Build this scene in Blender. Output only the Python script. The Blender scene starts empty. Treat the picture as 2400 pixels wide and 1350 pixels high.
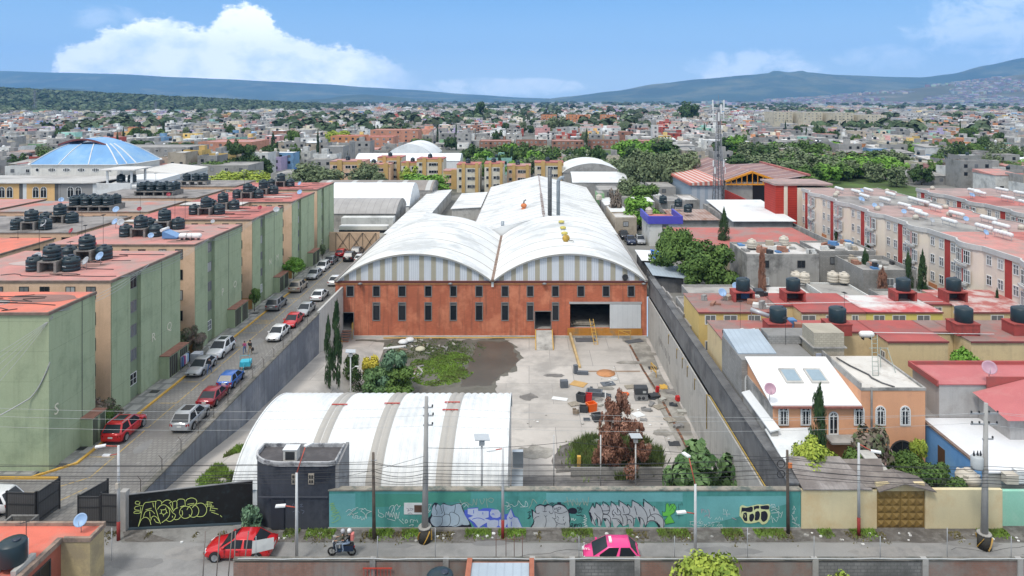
import bpy,math,random
from mathutils import Vector,Matrix,noise
from bpy import data as D
R=math.radians
SC=bpy.context.scene
COL=SC.collection
rnd=random.Random(7)
# ------- camera
cam=D.objects.new('camera',D.cameras.new('camera'))
COL.objects.link(cam)
cam.location=(0,0,30)
cam.rotation_euler=(R(90),0,0)
cam.data.sensor_width=36
cam.data.lens=24
cam.data.shift_x=-40/2400
cam.data.shift_y=-440/2400
cam.data.clip_start=.5
cam.data.clip_end=60000
SC.camera=cam
# ------- world, sun, exposure
SUN_EL,SUN_AZ=58,215
SKYSTR=.11
CLOUD=.74
def build_world():
 w=D.worlds.new('World');SC.world=w;w.use_nodes=True
 nt=w.node_tree;N=nt.nodes;L=nt.links
 for n in list(N):N.remove(n)
 def mth(op,a,b=None,c=None,clamp=False):
  n=N.new('ShaderNodeMath');n.operation=op;n.use_clamp=clamp
  for i,v in enumerate((a,b,c)):
   if v is None:continue
   if isinstance(v,(int,float)):n.inputs[i].default_value=v
   else:L.new(v,n.inputs[i])
  return n.outputs[0]
 out=N.new('ShaderNodeOutputWorld');bg=N.new('ShaderNodeBackground');bg.inputs[1].default_value=1
 L.new(bg.outputs[0],out.inputs[0])
 tc=N.new('ShaderNodeTexCoord')
 sky=N.new('ShaderNodeTexSky');sky.sky_type='NISHITA';sky.sun_disc=False
 sky.sun_elevation=R(SUN_EL);sky.sun_rotation=R(SUN_AZ)
 sky.air_density=1.3;sky.dust_density=.6;sky.ozone_density=2.2
 sk=N.new('ShaderNodeVectorMath');sk.operation='SCALE';sk.inputs['Scale'].default_value=SKYSTR
 L.new(sky.outputs[0],sk.inputs[0])
 sep=N.new('ShaderNodeSeparateXYZ');L.new(tc.outputs['Generated'],sep.inputs[0])
 x,y,z=sep.outputs
 az=mth('ARCTAN2',x,y)
 hor=mth('SQRT',mth('ADD',mth('MULTIPLY',x,x),mth('MULTIPLY',y,y)))
 el=mth('ARCTAN2',z,hor)
 azd=mth('MULTIPLY',az,57.29578);eld=mth('MULTIPLY',el,57.29578)
 cmb=N.new('ShaderNodeCombineXYZ');L.new(azd,cmb.inputs[0]);L.new(mth('MULTIPLY',eld,1.5),cmb.inputs[1])
 def nz(scale,detail=8,rough=.6,dist=0,off=0):
  n=N.new('ShaderNodeTexNoise');n.noise_dimensions='3D'
  n.inputs['Scale'].default_value=scale;n.inputs['Detail'].default_value=detail
  n.inputs['Roughness'].default_value=rough;n.inputs['Distortion'].default_value=dist
  a=N.new('ShaderNodeVectorMath');a.inputs[1].default_value=(off,off*2,off*.5)
  L.new(cmb.outputs[0],a.inputs[0]);L.new(a.outputs[0],n.inputs['Vector'])
  return n.outputs['Fac']
 def curve(src,pts,x0,x1,y0,y1):
  n=N.new('ShaderNodeFloatCurve')
  m=N.new('ShaderNodeMapRange');L.new(src,m.inputs[0])
  m.inputs[1].default_value=x0;m.inputs[2].default_value=x1
  L.new(m.outputs[0],n.inputs[1])
  c=n.mapping.curves[0]
  P=[((a-x0)/(x1-x0),(b-y0)/(y1-y0))for a,b in pts]
  c.points[0].location=P[0];c.points[1].location=P[-1]
  for p in P[1:-1]:c.points.new(*p)
  n.mapping.update()
  return mth('MULTIPLY_ADD',n.outputs[0],y1-y0,y0)
 def A(px):return math.degrees(math.atan((px-1240)/1600))
 def E(px,py):return math.degrees(math.atan((235-py)/1600*math.cos(math.radians(A(px)))))
 prof=[(118,170),(130,118),(165,104),(205,92),(240,66),(300,50),(360,40),(420,46),(470,62),(505,40),(535,12),(590,6),(625,18),(650,58),(690,84),(760,100),(830,110),(880,124),(940,150),(1000,178),(1060,205)]
 top=curve(azd,[(A(a),E(a,b))for a,b in prof],A(118),A(1060),-2,10)
 n1=nz(.55,9,.62);n2=nz(1.9,6,.6,off=5)
 edge=mth('ADD',mth('MULTIPLY_ADD',n1,1.9,-1.0),mth('MULTIPLY_ADD',n2,1.5,-.75))
 d=mth('SUBTRACT',mth('ADD',top,edge),eld)
 m=N.new('ShaderNodeMapRange');m.interpolation_type='SMOOTHSTEP'
 L.new(d,m.inputs[0]);m.inputs[1].default_value=-.2;m.inputs[2].default_value=.55
 lf=N.new('ShaderNodeMapRange');lf.interpolation_type='SMOOTHSTEP';L.new(mth('MULTIPLY_ADD',n2,1.2,azd),lf.inputs[0])
 lf.inputs[1].default_value=A(124)+.4;lf.inputs[2].default_value=A(145)+.5
 rt=N.new('ShaderNodeMapRange');rt.interpolation_type='SMOOTHSTEP';L.new(mth('MULTIPLY_ADD',n1,3.,azd),rt.inputs[0])
 rt.inputs[1].default_value=A(1050);rt.inputs[2].default_value=A(860)
 big=mth('MULTIPLY',mth('MULTIPLY',m.outputs[0],lf.outputs[0]),rt.outputs[0])
 def wisp(a0,e0,ra,re,off,gain,thr):
  u=mth('DIVIDE',mth('SUBTRACT',azd,a0),ra);v=mth('DIVIDE',mth('SUBTRACT',eld,e0),re)
  r2=mth('ADD',mth('MULTIPLY',u,u),mth('MULTIPLY',v,v))
  g=mth('SUBTRACT',1,r2,clamp=True)
  n=nz(.45,8,.6,.4,off)
  q=N.new('ShaderNodeMapRange');q.interpolation_type='SMOOTHSTEP';L.new(mth('ADD',mth('MULTIPLY',g,.35),n),q.inputs[0])
  q.inputs[1].default_value=thr;q.inputs[2].default_value=thr+.3
  return mth('MULTIPLY',mth('MULTIPLY',q.outputs[0],gain),mth('MINIMUM',mth('MULTIPLY',g,3),1.0))
 ws=[wisp(A(1760),E(1770,165),7,2.2,3,.42,.58),wisp(A(2330),E(2330,60),7,3.2,11,.32,.60),wisp(A(1180),E(1180,205),8,1.0,17,.35,.5),wisp(A(2060),E(2060,140),4,1.3,23,.25,.58),wisp(A(240),E(240,40),3,1.2,31,.2,.62)]
 tot=big
 for q in ws:tot=mth('MAXIMUM',tot,q)
 ov=N.new('ShaderNodeMapRange');ov.interpolation_type='SMOOTHSTEP'
 L.new(mth('MULTIPLY_ADD',nz(.05,4,.5,off=9),16,eld),ov.inputs[0])
 ov.inputs[1].default_value=20;ov.inputs[2].default_value=36
 tot=mth('MAXIMUM',tot,mth('MULTIPLY',ov.outputs[0],.93),clamp=True)
 hz=N.new('ShaderNodeMapRange');hz.interpolation_type='SMOOTHSTEP';L.new(eld,hz.inputs[0])
 hz.inputs[1].default_value=-.5;hz.inputs[2].default_value=10.5
 blu=N.new('ShaderNodeMixRGB');L.new(hz.outputs[0],blu.inputs[0])
 blu.inputs[1].default_value=(.42,.61,.82,1);blu.inputs[2].default_value=(.125,.33,.66,1)
 bs=N.new('ShaderNodeMixRGB');bs.inputs[0].default_value=.8
 L.new(sk.outputs[0],bs.inputs[1]);L.new(blu.outputs[0],bs.inputs[2])
 sh=nz(.35,5,.55,off=40)
 cc=N.new('ShaderNodeMixRGB');cr=N.new('ShaderNodeMapRange');L.new(mth('MULTIPLY_ADD',eld,-.025,sh),cr.inputs[0])
 cr.inputs[1].default_value=.36;cr.inputs[2].default_value=.60
 L.new(cr.outputs[0],cc.inputs[0]);cc.inputs[1].default_value=(.93,.95,.97,1);cc.inputs[2].default_value=(.60,.70,.82,1)
 cs=N.new('ShaderNodeVectorMath');cs.operation='SCALE';ck=N.new('ShaderNodeMapRange');L.new(eld,ck.inputs[0]);ck.inputs[1].default_value=10;ck.inputs[2].default_value=24;ck.inputs[3].default_value=1.25;ck.inputs[4].default_value=.98;L.new(ck.outputs[0],cs.inputs['Scale']);L.new(cc.outputs[0],cs.inputs[0])
 mix=N.new('ShaderNodeMixRGB');L.new(tot,mix.inputs[0]);L.new(bs.outputs[0],mix.inputs[1]);L.new(cs.outputs[0],mix.inputs[2])
 L.new(mix.outputs[0],bg.inputs[0])
build_world()
sun=D.objects.new('sun',D.lights.new('sun','SUN'));COL.objects.link(sun)
sun.data.energy=1.6;sun.data.angle=R(12);sun.data.color=(1,.96,.9)
sun.rotation_euler=(R(90-SUN_EL),0,R(-SUN_AZ+180-360+0))
_d=Vector((math.sin(R(SUN_AZ))*math.cos(R(SUN_EL)),math.cos(R(SUN_AZ))*math.cos(R(SUN_EL)),math.sin(R(SUN_EL))))
sun.rotation_euler=_d.to_track_quat('Z','Y').to_euler()
SC.view_settings.view_transform='Standard';SC.view_settings.look='None'
SC.view_settings.gamma=1;SC.view_settings.exposure=0.46
SC.cycles.max_bounces=6;SC.cycles.diffuse_bounces=2;SC.cycles.glossy_bounces=2;SC.cycles.transparent_max_bounces=8
SC.cycles.transmission_bounces=4;SC.cycles.volume_bounces=1
SC.cycles.use_denoising=True
SC.cycles.sample_clamp_indirect=3
# ------- survey helpers (used to take real positions off the view)
def gp(px,py,z=0.):
 Y=1600*(30-z)/(py-235)
 return Vector(((px-1240)*Y/1600,Y,z))
def at(px,py,Y):
 return Vector(((px-1240)*Y/1600,Y,30-(py-235)*Y/1600))
# ------- materials
MATS={}
def lin(c):
 return tuple((v/12.92 if v<=.04045 else((v+.055)/1.055)**2.4)for v in c)
def mat(name,col,rough=.85,var=.12,sc=.6,col2=None,amt=.35,sc2=.25,streak=0.,scol=None,bump=0.,bsc=8.,metal=0.,spec=.3,fine=.06,brick=None,stripes=None,coord='w'):
 """base colour + broad tone noise + stains (col2) + vertical streaks + fine grain, all in world metres"""
 if name in MATS:return MATS[name]
 m=D.materials.new(name);m.use_nodes=True;MATS[name]=m
 nt=m.node_tree;N=nt.nodes;L=nt.links;b=N['Principled BSDF']
 b.inputs['Roughness'].default_value=rough;b.inputs['Metallic'].default_value=metal
 b.inputs['Specular IOR Level'].default_value=spec
 if coord=='w':
  g=N.new('ShaderNodeNewGeometry');vec=g.outputs['Position']
 else:
  g=N.new('ShaderNodeTexCoord');vec=g.outputs['Object']
 def nz(scale,det=4,rg=.6,v=None):
  n=N.new('ShaderNodeTexNoise');n.inputs['Scale'].default_value=scale
  n.inputs['Detail'].default_value=det;n.inputs['Roughness'].default_value=rg
  L.new(v or vec,n.inputs['Vector']);return n.outputs['Fac']
 def ramp(src,a,b_):
  r=N.new('ShaderNodeMapRange');L.new(src,r.inputs[0]);r.inputs[1].default_value=a;r.inputs[2].default_value=b_
  return r.outputs[0]
 def mixc(f,a,c):
  x=N.new('ShaderNodeMixRGB')
  if isinstance(f,float):x.inputs[0].default_value=f
  else:L.new(f,x.inputs[0])
  for i,v in((1,a),(2,c)):
   if isinstance(v,tuple):x.inputs[i].default_value=(*v[:3],1)
   else:L.new(v,x.inputs[i])
  return x.outputs[0]
 def sc_(c,k):return tuple(min(1,v*k)for v in c[:3])
 c=mixc(ramp(nz(sc,5),.3,.7),sc_(col,1-var),sc_(col,1+var))
 if brick:
  bw,bh,mc,ax=brick
  bt=N.new('ShaderNodeTexBrick');bt.inputs['Scale'].default_value=1
  bt.inputs['Brick Width'].default_value=bw;bt.inputs['Row Height'].default_value=bh
  bt.inputs['Mortar Size'].default_value=bh*.13;bt.inputs['Mortar Smooth'].default_value=.3
  s=N.new('ShaderNodeSeparateXYZ');L.new(vec,s.inputs[0])
  k=N.new('ShaderNodeCombineXYZ')
  if ax=='f':
   L.new(s.outputs[0],k.inputs[0]);L.new(s.outputs[1],k.inputs[1])
  else:
   ad=N.new('ShaderNodeMath');L.new(s.outputs[0],ad.inputs[0]);L.new(s.outputs[1],ad.inputs[1])
   L.new(ad.outputs[0],k.inputs[0]);L.new(s.outputs[2],k.inputs[1])
  L.new(k.outputs[0],bt.inputs['Vector'])
  L.new(c,bt.inputs['Color1']);L.new(mixc(.5,c,sc_(col,.72)),bt.inputs['Color2']);bt.inputs['Mortar'].default_value=(*mc,1)
  c=bt.outputs['Color']
 if stripes:
  axn,per,wd,c3,st=stripes
  s=N.new('ShaderNodeSeparateXYZ');L.new(vec,s.inputs[0])
  if axn=='xy':
   ad=N.new('ShaderNodeMath');L.new(s.outputs[0],ad.inputs[0]);L.new(s.outputs[1],ad.inputs[1]);src=ad.outputs[0]
  else:src=s.outputs[axn]
  a=N.new('ShaderNodeMath');a.operation='DIVIDE';L.new(src,a.inputs[0]);a.inputs[1].default_value=per
  f=N.new('ShaderNodeMath');f.operation='FRACT';L.new(a.outputs[0],f.inputs[0])
  l=N.new('ShaderNodeMath');l.operation='LESS_THAN';L.new(f.outputs[0],l.inputs[0]);l.inputs[1].default_value=wd
  q=N.new('ShaderNodeMath');q.operation='MULTIPLY';L.new(l.outputs[0],q.inputs[0]);q.inputs[1].default_value=st
  c=mixc(q.outputs[0],c,tuple(c3))
 if col2:
  f=ramp(nz(sc2,7,.68),.62-amt*.3,.62-amt*.3+.16)
  c=mixc(f,c,tuple(col2))
 if streak:
  mp=N.new('ShaderNodeMapping');mp.inputs['Scale'].default_value=(1.6,1.6,.09);L.new(vec,mp.inputs[0])
  f=ramp(nz(1.3,6,.65,mp.outputs[0]),.5,.78)
  q=N.new('ShaderNodeMath');q.operation='MULTIPLY';L.new(f,q.inputs[0]);q.inputs[1].default_value=streak
  c=mixc(q.outputs[0],c,tuple(scol or sc_(col,.35)))
 if fine:
  f=nz(14,3);h=N.new('ShaderNodeHueSaturation')
  mm=N.new('ShaderNodeMath');mm.operation='MULTIPLY_ADD';L.new(f,mm.inputs[0]);mm.inputs[1].default_value=fine*4;mm.inputs[2].default_value=1-fine*2
  L.new(mm.outputs[0],h.inputs['Value']);L.new(c,h.inputs['Color']);c=h.outputs[0]
 L.new(c,b.inputs['Base Color'])
 if bump:
  bn=N.new('ShaderNodeBump');bn.inputs['Strength'].default_value=bump;bn.inputs['Distance'].default_value=.03
  L.new(nz(bsc,5),bn.inputs['Height']);L.new(bn.outputs[0],b.inputs['Normal'])
 return m
def flat(name,col,rough=.5,metal=0.,spec=.5,coat=0.):
 if name in MATS:return MATS[name]
 m=D.materials.new(name);m.use_nodes=True;MATS[name]=m
 N=m.node_tree.nodes;L=m.node_tree.links;b=N['Principled BSDF']
 g=N.new('ShaderNodeNewGeometry');n=N.new('ShaderNodeTexNoise');n.inputs['Scale'].default_value=3;n.inputs['Detail'].default_value=4
 L.new(g.outputs['Position'],n.inputs['Vector'])
 x=N.new('ShaderNodeMixRGB');L.new(n.outputs['Fac'],x.inputs[0])
 x.inputs[1].default_value=(*[v*.88 for v in col],1);x.inputs[2].default_value=(*[min(1,v*1.12)for v in col],1)
 L.new(x.outputs[0],b.inputs['Base Color'])
 b.inputs['Roughness'].default_value=rough;b.inputs['Metallic'].default_value=metal;b.inputs['Specular IOR Level'].default_value=spec
 b.inputs['Coat Weight'].default_value=coat
 return m
GLASS=flat('window_glass',(.018,.022,.028),.2,0,.4)
GLASS2=flat('curtained_glass',(.16,.17,.18),.25,0,.6)
GLASS3=flat('pale_curtain_glass',(.36,.37,.37),.35,0,.5)
# ------- mesh builder
class MB:
 def __init__(s,o=(0,0,0),rz=0.):
  s.v=[];s.f=[];s.o=Vector(o);s.sm=[];s.M=Matrix.Rotation(rz,4,'Z')if rz else None
 def add(s,vs,fs,smooth=False):
  k=len(s.v)
  for p in vs:
   p=Vector(p)-s.o
   if s.M:p=s.M@p
   s.v.append(tuple(p))
  for f in fs:s.f.append(tuple(i+k for i in f));s.sm.append(smooth)
  return s
 def box(s,x0,x1,y0,y1,z0,z1):
  if x0>x1:x0,x1=x1,x0
  if y0>y1:y0,y1=y1,y0
  if z0>z1:z0,z1=z1,z0
  return s.add([(x0,y0,z0),(x1,y0,z0),(x1,y1,z0),(x0,y1,z0),(x0,y0,z1),(x1,y0,z1),(x1,y1,z1),(x0,y1,z1)],[(0,3,2,1),(4,5,6,7),(0,1,5,4),(1,2,6,5),(2,3,7,6),(3,0,4,7)])
 def obox(s,c,L_,W,H,rz=0,tilt=None):
  m=Matrix.Translation(c)@Matrix.Rotation(rz,4,'Z')
  if tilt:m=m@Matrix.Rotation(tilt[0],4,'X')@Matrix.Rotation(tilt[1],4,'Y')
  vs=[m@Vector((a*L_/2,b*W/2,c_*H))for c_ in(0,1)for a,b in((-1,-1),(1,-1),(1,1),(-1,1))]
  return s.add(vs,[(0,3,2,1),(4,5,6,7),(0,1,5,4),(1,2,6,5),(2,3,7,6),(3,0,4,7)])
 def prism(s,poly,z0,z1,z1f=None):
  n=len(poly)
  a=sum(poly[i][0]*poly[(i+1)%n][1]-poly[(i+1)%n][0]*poly[i][1]for i in range(n))
  if a<0:poly=poly[::-1]
  vs=[(p[0],p[1],z0)for p in poly]+[(p[0],p[1],z1f(p[0],p[1])if z1f else z1)for p in poly]
  return s.add(vs,[tuple(range(n-1,-1,-1)),tuple(range(n,2*n))]+[(i,(i+1)%n,n+(i+1)%n,n+i)for i in range(n)])
 def beam(s,a,b,w,h=None,up=(0,0,1)):
  a=Vector(a);b=Vector(b);d=b-a
  if d.length<1e-6:return s
  d.normalize();up=Vector(up)
  if abs(d.dot(up))>.98:up=Vector((1,0,0))
  r=d.cross(up).normalized();u=r.cross(d);h=h or w
  vs=[p+r*(i*w/2)+u*(j*h/2)for p in(a,b)for i,j in((-1,-1),(1,-1),(1,1),(-1,1))]
  return s.add(vs,[(0,1,2,3),(7,6,5,4),(0,4,5,1),(1,5,6,2),(2,6,7,3),(3,7,4,0)])
 def tube(s,pts,r,n=6,cap=True,smooth=True):
  pts=[Vector(p)for p in pts];k=len(pts);vs=[];fs=[]
  rr=r if isinstance(r,(list,tuple))else[r]*k
  prev=None
  for i,p in enumerate(pts):
   d=(pts[min(i+1,k-1)]-pts[max(i-1,0)])
   d=d.normalized()if d.length>1e-9 else Vector((0,0,1))
   if prev is None:
    up=Vector((0,0,1))if abs(d.z)<.9 else Vector((1,0,0))
    a=d.cross(up).normalized()
   else:a=(prev-d*prev.dot(d)).normalized()
   prev=a;b=d.cross(a)
   vs+=[p+(a*math.cos(t)+b*math.sin(t))*rr[i]for t in(2*math.pi*j/n for j in range(n))]
  for i in range(k-1):
   fs+=[(i*n+j,i*n+(j+1)%n,(i+1)*n+(j+1)%n,(i+1)*n+j)for j in range(n)]
  s.add(vs,fs,smooth)
  if cap:
   b0=len(s.v)-len(vs)
   s.f+=[tuple(b0+j for j in range(n-1,-1,-1)),tuple(b0+(k-1)*n+j for j in range(n))];s.sm+=[False,False]
  return s
 def lathe(s,prof,c=(0,0,0),n=16,smooth=True,M=None,a0=0.,a1=2*math.pi):
  c=Vector(c);k=len(prof);full=abs(a1-a0-2*math.pi)<1e-6;m=n if full else n+1
  vs=[]
  for i in range(m):
   t=a0+(a1-a0)*i/n
   for r_,z in prof:
    p=Vector((r_*math.cos(t),r_*math.sin(t),z))
    if M:p=M@p
    vs.append(c+p)
  fs=[]
  for i in range(n):
   i2=(i+1)%m
   for j in range(k-1):fs.append((i*k+j,i2*k+j,i2*k+j+1,i*k+j+1))
  return s.add(vs,fs,smooth)
 def cyl(s,c,r,h,n=14,smooth=True):return s.lathe([(0,0),(r,0),(r,h),(0,h)],c,n,smooth)
 def hcyl(s,a,b,r,n=12):return s.tube([a,b],r,n)
 def quad(s,a,b,c,d):return s.add([a,b,c,d],[(0,1,2,3)])
 def sheet(s,poly,z):return s.add([(x,y,z)for x,y in poly],[tuple(range(len(poly)))])
 def grid(s,f,nu,nv,smooth=True):
  vs=[f(i/nu,j/nv)for i in range(nu+1)for j in range(nv+1)]
  fs=[(i*(nv+1)+j,(i+1)*(nv+1)+j,(i+1)*(nv+1)+j+1,i*(nv+1)+j+1)for i in range(nu)for j in range(nv)]
  return s.add(vs,fs,smooth)
 def mesh(s,name,m):
  me=D.meshes.new(name);me.from_pydata(s.v,[],s.f)
  me.polygons.foreach_set('use_smooth',s.sm)
  if m:me.materials.append(m)
  me.update();return me
 def build(s,name,m,parent=None,loc=(0,0,0),rz=0.,label=None):
  o=D.objects.new(name,s.mesh(name,m));COL.objects.link(o)
  o.location=loc;o.rotation_euler.z=rz
  if parent:o.parent=parent;KIDS.setdefault(parent.name,[]).append(o)
  if label:o['label']=label
  return o
KIDS={}
def tag(o,label=None,cat=None,group=None,kind=None):
 if label:o['label']=label
 if cat:o['category']=cat
 if group:o['group']=group
 if kind:o['kind']=kind
 return o
def thing(name,label,cat,loc=(0,0,0),rz=0.,group=None):
 o=D.objects.new(name,None);COL.objects.link(o);o.location=loc;o.rotation_euler.z=rz
 o.empty_display_size=.3
 return tag(o,label,cat,group)
def struct(o):o['kind']='structure';return o
def copy_tree(o,parent=None):
 c=o.copy();COL.objects.link(c);c.parent=parent
 if parent:KIDS.setdefault(parent.name,[]).append(c)
 for ch in KIDS.get(o.name,[]):copy_tree(ch,c)
 return c
def dup(o,loc,rz=0.,label=None,group=None,scale=None):
 c=copy_tree(o);c.location=loc;c.rotation_euler.z=rz
 if label:c['label']=label
 if group:c['group']=group
 if scale:c.scale=scale if isinstance(scale,(tuple,list))else(scale,)*3
 return c
def jit(a):return rnd.uniform(-a,a)
def window(parent,o,face,p,u0,u1,z0,z1,frame=.07,glass=None,fm=None,mull=1,trans=0,name='window',inset=.0,proud=.05,lab=None):
 """frame mesh standing proud of the wall with the pane set in it; frame is the part, pane its sub-part"""
 fm=fm or MATS['grey_metal'];glass=glass or GLASS
 sg=1 if face[1]=='+' else-1
 def bx(mb,a0,a1,d0,d1,b0,b1):
  lo,hi=sorted((p+sg*d0,p+sg*d1))
  if face[0]=='x':mb.box(lo,hi,a0,a1,b0,b1)
  else:mb.box(a0,a1,lo,hi,b0,b1)
 f=MB(o)
 bx(f,u0,u0+frame,.004,proud,z0,z1);bx(f,u1-frame,u1,.004,proud,z0,z1)
 bx(f,u0+frame,u1-frame,.004,proud,z0,z0+frame);bx(f,u0+frame,u1-frame,.004,proud,z1-frame,z1)
 for i in range(1,mull+1):
  c=u0+(u1-u0)*i/(mull+1);bx(f,c-frame*.35,c+frame*.35,.004,proud-.006,z0+frame,z1-frame)
 for i in range(1,trans+1):
  c=z0+(z1-z0)*i/(trans+1);bx(f,u0+frame,u1-frame,.004,proud-.012,c-frame*.3,c+frame*.3)
 w=f.build(name,fm,parent,label=lab)
 g=MB(o);bx(g,u0+frame*.9,u1-frame*.9,.006,.02,z0+frame*.9,z1-frame*.9)
 g.build('pane',glass,w)
 return w
# ------- palette
mat('grey_metal',(.25,.26,.26),.45,.1,fine=.02,metal=.3)
WHITEFR=flat('white_frame',(.72,.72,.70),.4)
DARKFR=flat('dark_frame',(.05,.05,.05),.5)
CONC=mat('concrete',(.36,.345,.32),.9,.14,.5,(.17,.165,.155),.5,.35,streak=.35,bump=.2)
CONC_L=mat('pale_concrete',(.46,.445,.41),.9,.12,.4,(.25,.24,.22),.4,.3,streak=.3)
CONC_D=mat('dark_concrete',(.15,.15,.15),.9,.2,.4,(.07,.07,.072),.5,.3,streak=.5)
BLOCK=mat('block_wall',(.34,.33,.31),.92,.12,.5,(.20,.195,.18),.4,.3,streak=.3,brick=(.4,.2,(.24,.235,.225),'z'))
BLOCK_D=mat('old_block_wall',(.22,.215,.205),.92,.2,.5,(.10,.10,.095),.5,.3,streak=.4,brick=(.4,.2,(.13,.13,.125),'z'))
WHITE=mat('white_paint',(.68,.69,.68),.7,.06,.4,(.5,.49,.46),.25,.3,streak=.15)
ROOFW=mat('white_sheet_roof',(.69,.70,.69),.85,.05,.3,(.50,.52,.52),.35,.15,fine=.02)
RED_ROOF=mat('red_roof',(.47,.165,.14),.85,.16,.35,(.30,.12,.105),.55,.22)
PINK_ROOF=mat('faded_red_roof',(.51,.235,.205),.88,.14,.4,(.36,.25,.22),.6,.3)
BRIGHT_ROOF=mat('fresh_red_roof',(.62,.19,.13),.8,.1,.4,(.42,.18,.14),.45,.3)
GREY_ROOF=mat('grey_roof',(.27,.25,.235),.92,.16,.4,(.14,.13,.125),.5,.3)
STEEL=flat('galvanised_steel',(.42,.43,.44),.45,.4)
DARKM=flat('dark_metal',(.045,.047,.05),.5,.3)
YEL=mat('yellow_paint',(.60,.36,.07),.7,.15,1,(.35,.25,.12),.3,1)
BLACKP=flat('black_plastic',(.012,.013,.014),.35)
TANKM=flat('tank_plastic',(.013,.030,.038),.42)
CREAMT=flat('cream_tank_plastic',(.52,.47,.39),.5)
# ------- ground
GRD=mat('town_ground',(.20,.195,.18),.95,.2,.08,(.11,.115,.09),.5,.03,fine=.1)
g=MB()
X0,X1,Y0,Y1=-28.35,18.25,48.0,104.3
for a in((-9000,9000,-200,Y0),(-9000,X0,Y0,Y1),(X1,9000,Y0,Y1),(-9000,9000,Y1,26000)):
 g.quad((a[0],a[2],0),(a[1],a[2],0),(a[1],a[3],0),(a[0],a[3],0))
struct(g.build('ground',GRD))
ASPH=mat('asphalt',(.265,.26,.25),.93,.1,.35,(.19,.188,.182),.5,.25,bump=.12,bsc=20,fine=.09)
def pl(name,m,poly,z,kind='structure'):
 o=MB().sheet(poly,z).build(name,m);o['kind']=kind;return o
pl('road',ASPH,[(-60,38.4),(60,38.4),(60,46.1),(19,46.3),(-12,46.2),(-19,46.6),(-27.6,46.3),(-28.8,47.2),(-34,47.4),(-60,47.0)],.006)
DIRT=mat('dirt_verge',(.115,.105,.095),.97,.25,.7,(.20,.19,.175),.5,1.2,bump=.4,bsc=9,fine=.12)
vp=[(-28.4,47.7)]
for i in range(60):
 x=-27.5+i*1.5;vp.append((x,46.35+.35*noise.noise((x*.35,1,0))+.14*noise.noise((x*1.7,4,0))))
pl('verge',DIRT,vp+[(61,48.1),(-28,48.1)],.012)
pl('apron',mat('worn_concrete',(.27,.265,.25),.93,.12,.5,(.17,.165,.155),.5,.5,bump=.15),[(-26.6,47.4),(-24,46.4),(-18.2,46.0),(-18.9,48.2),(-26.8,47.95)],.016)
PAVER=mat('paver_street',(.235,.225,.21),.93,.12,.3,(.16,.152,.145),.45,.2,brick=(.42,.42,(.165,.16,.15),'f'),fine=.08)
pl('paved_street',PAVER,[(-44,47.0),(-28.9,47.4),(-28.6,135),(-37.0,135),(-37.2,56.2),(-44,56.2)],.008)
LINEY=mat('worn_yellow_line',(.48,.33,.10),.85,.2,2,(.22,.2,.16),.6,2)
mk=MB()
def line(mb,x0,y0,x1,y1,w=.11,z=.016):
 d=Vector((x1-x0,y1-y0,0)).normalized()*w/2;n_=Vector((-d.y,d.x,0))
 a,b=Vector((x0,y0,z)),Vector((x1,y1,z));mb.quad(a-n_,b-n_,b+n_,a+n_)
y=57.5
while y<132:
 line(mk,-34.9,y,-34.9,y+4.6);line(mk,-37,y-.1,-34.9,y-.1);y+=5.1
line(mk,-37.6,52.2,-42.6,52.2,z=.012);line(mk,-34.9,54.3,-37.4,52.2);line(mk,-34.9,54.3,-34.9,57.4)
for k in range(8):line(mk,-36.9+k*.22,91.5,-36.2+k*.22,93,.07)
line(mk,-36.8,48.3,-34.2,52.8)
struct(mk.build('parking_lines',LINEY))
mk=MB();y=60
while y<130:line(mk,-31.0,y,-31.0,y+4.4,.09);line(mk,-31,y-.2,-28.9,y-.2,.08);y+=5.1
struct(mk.build('kerbside_parking_lines',mat('worn_white_line',(.36,.35,.33),.85,.2,2,(.2,.19,.18),.7,2)))
PAVE=mat('pavement_concrete',(.34,.335,.31),.92,.1,.6,(.22,.215,.2),.4,.5,brick=(1.3,1.6,(.2,.2,.19),'f'))
struct(MB().box(-39.5,-37.4,56.2,135,0,.12).build('pavement',PAVE))
struct(MB().box(-46,-39.5,54.2,56.1,0,.12).build('corner_pavement',PAVE))
kb=MB();y=56.2
kb.box(-37.4,-37.2,56.2,135,0,.15);kb.box(-46,-37.2,54.0,54.2,0,.15);kb.beam((-39.6,54.1,.07),(-37.3,56.3,.07),.2,.15)
struct(kb.build('yellow_kerb',YEL))
for k,(y0,l)in enumerate(((62,2.4),(77.6,3.2),(94.3,3.6),(110.2,4.6),(127.2,3.6))):
 pl('block_court',PAVE,[(-60,y0),(-39.5,y0),(-39.5,y0+l),(-60,y0+l)],.03)
# ------- sunken factory yard, 6 m below the street
ZY=-6.1
def yard_z(x,y):
 def S(a,b,t):t=max(0,min(1,(t-a)/(b-a)));return t*t*(3-2*t)
 r=0 if y<50 else(-(y-50)*.1 if y<58 else(-.8-(y-58)*.15 if y<68 else(-2.3-(y-68)*.075 if y<92 else-4.1-(y-92)*.2)))
 r=max(r,ZY)
 return r+(ZY-r)*S(-24.6,-21.0,x)
YARD=mat('yard_concrete',(.49,.455,.415),.9,.09,.25,(.33,.31,.285),.5,.16,brick=(5.8,5.8,(.22,.21,.2),'f'),bump=.1,fine=.05)
YARD.node_tree.nodes['Brick Texture'].inputs['Mortar Size'].default_value=.035
gm=MB();xs=[X0+(X1-X0)*i/46 for i in range(47)];ys=[Y0+(Y1-Y0)*i/56 for i in range(57)]
gm.grid(lambda u,v:(X0+(X1-X0)*u,Y0+(Y1-Y0)*v,yard_z(X0+(X1-X0)*u,Y0+(Y1-Y0)*v)),60,70)
struct(gm.build('yard_floor',YARD))
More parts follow.
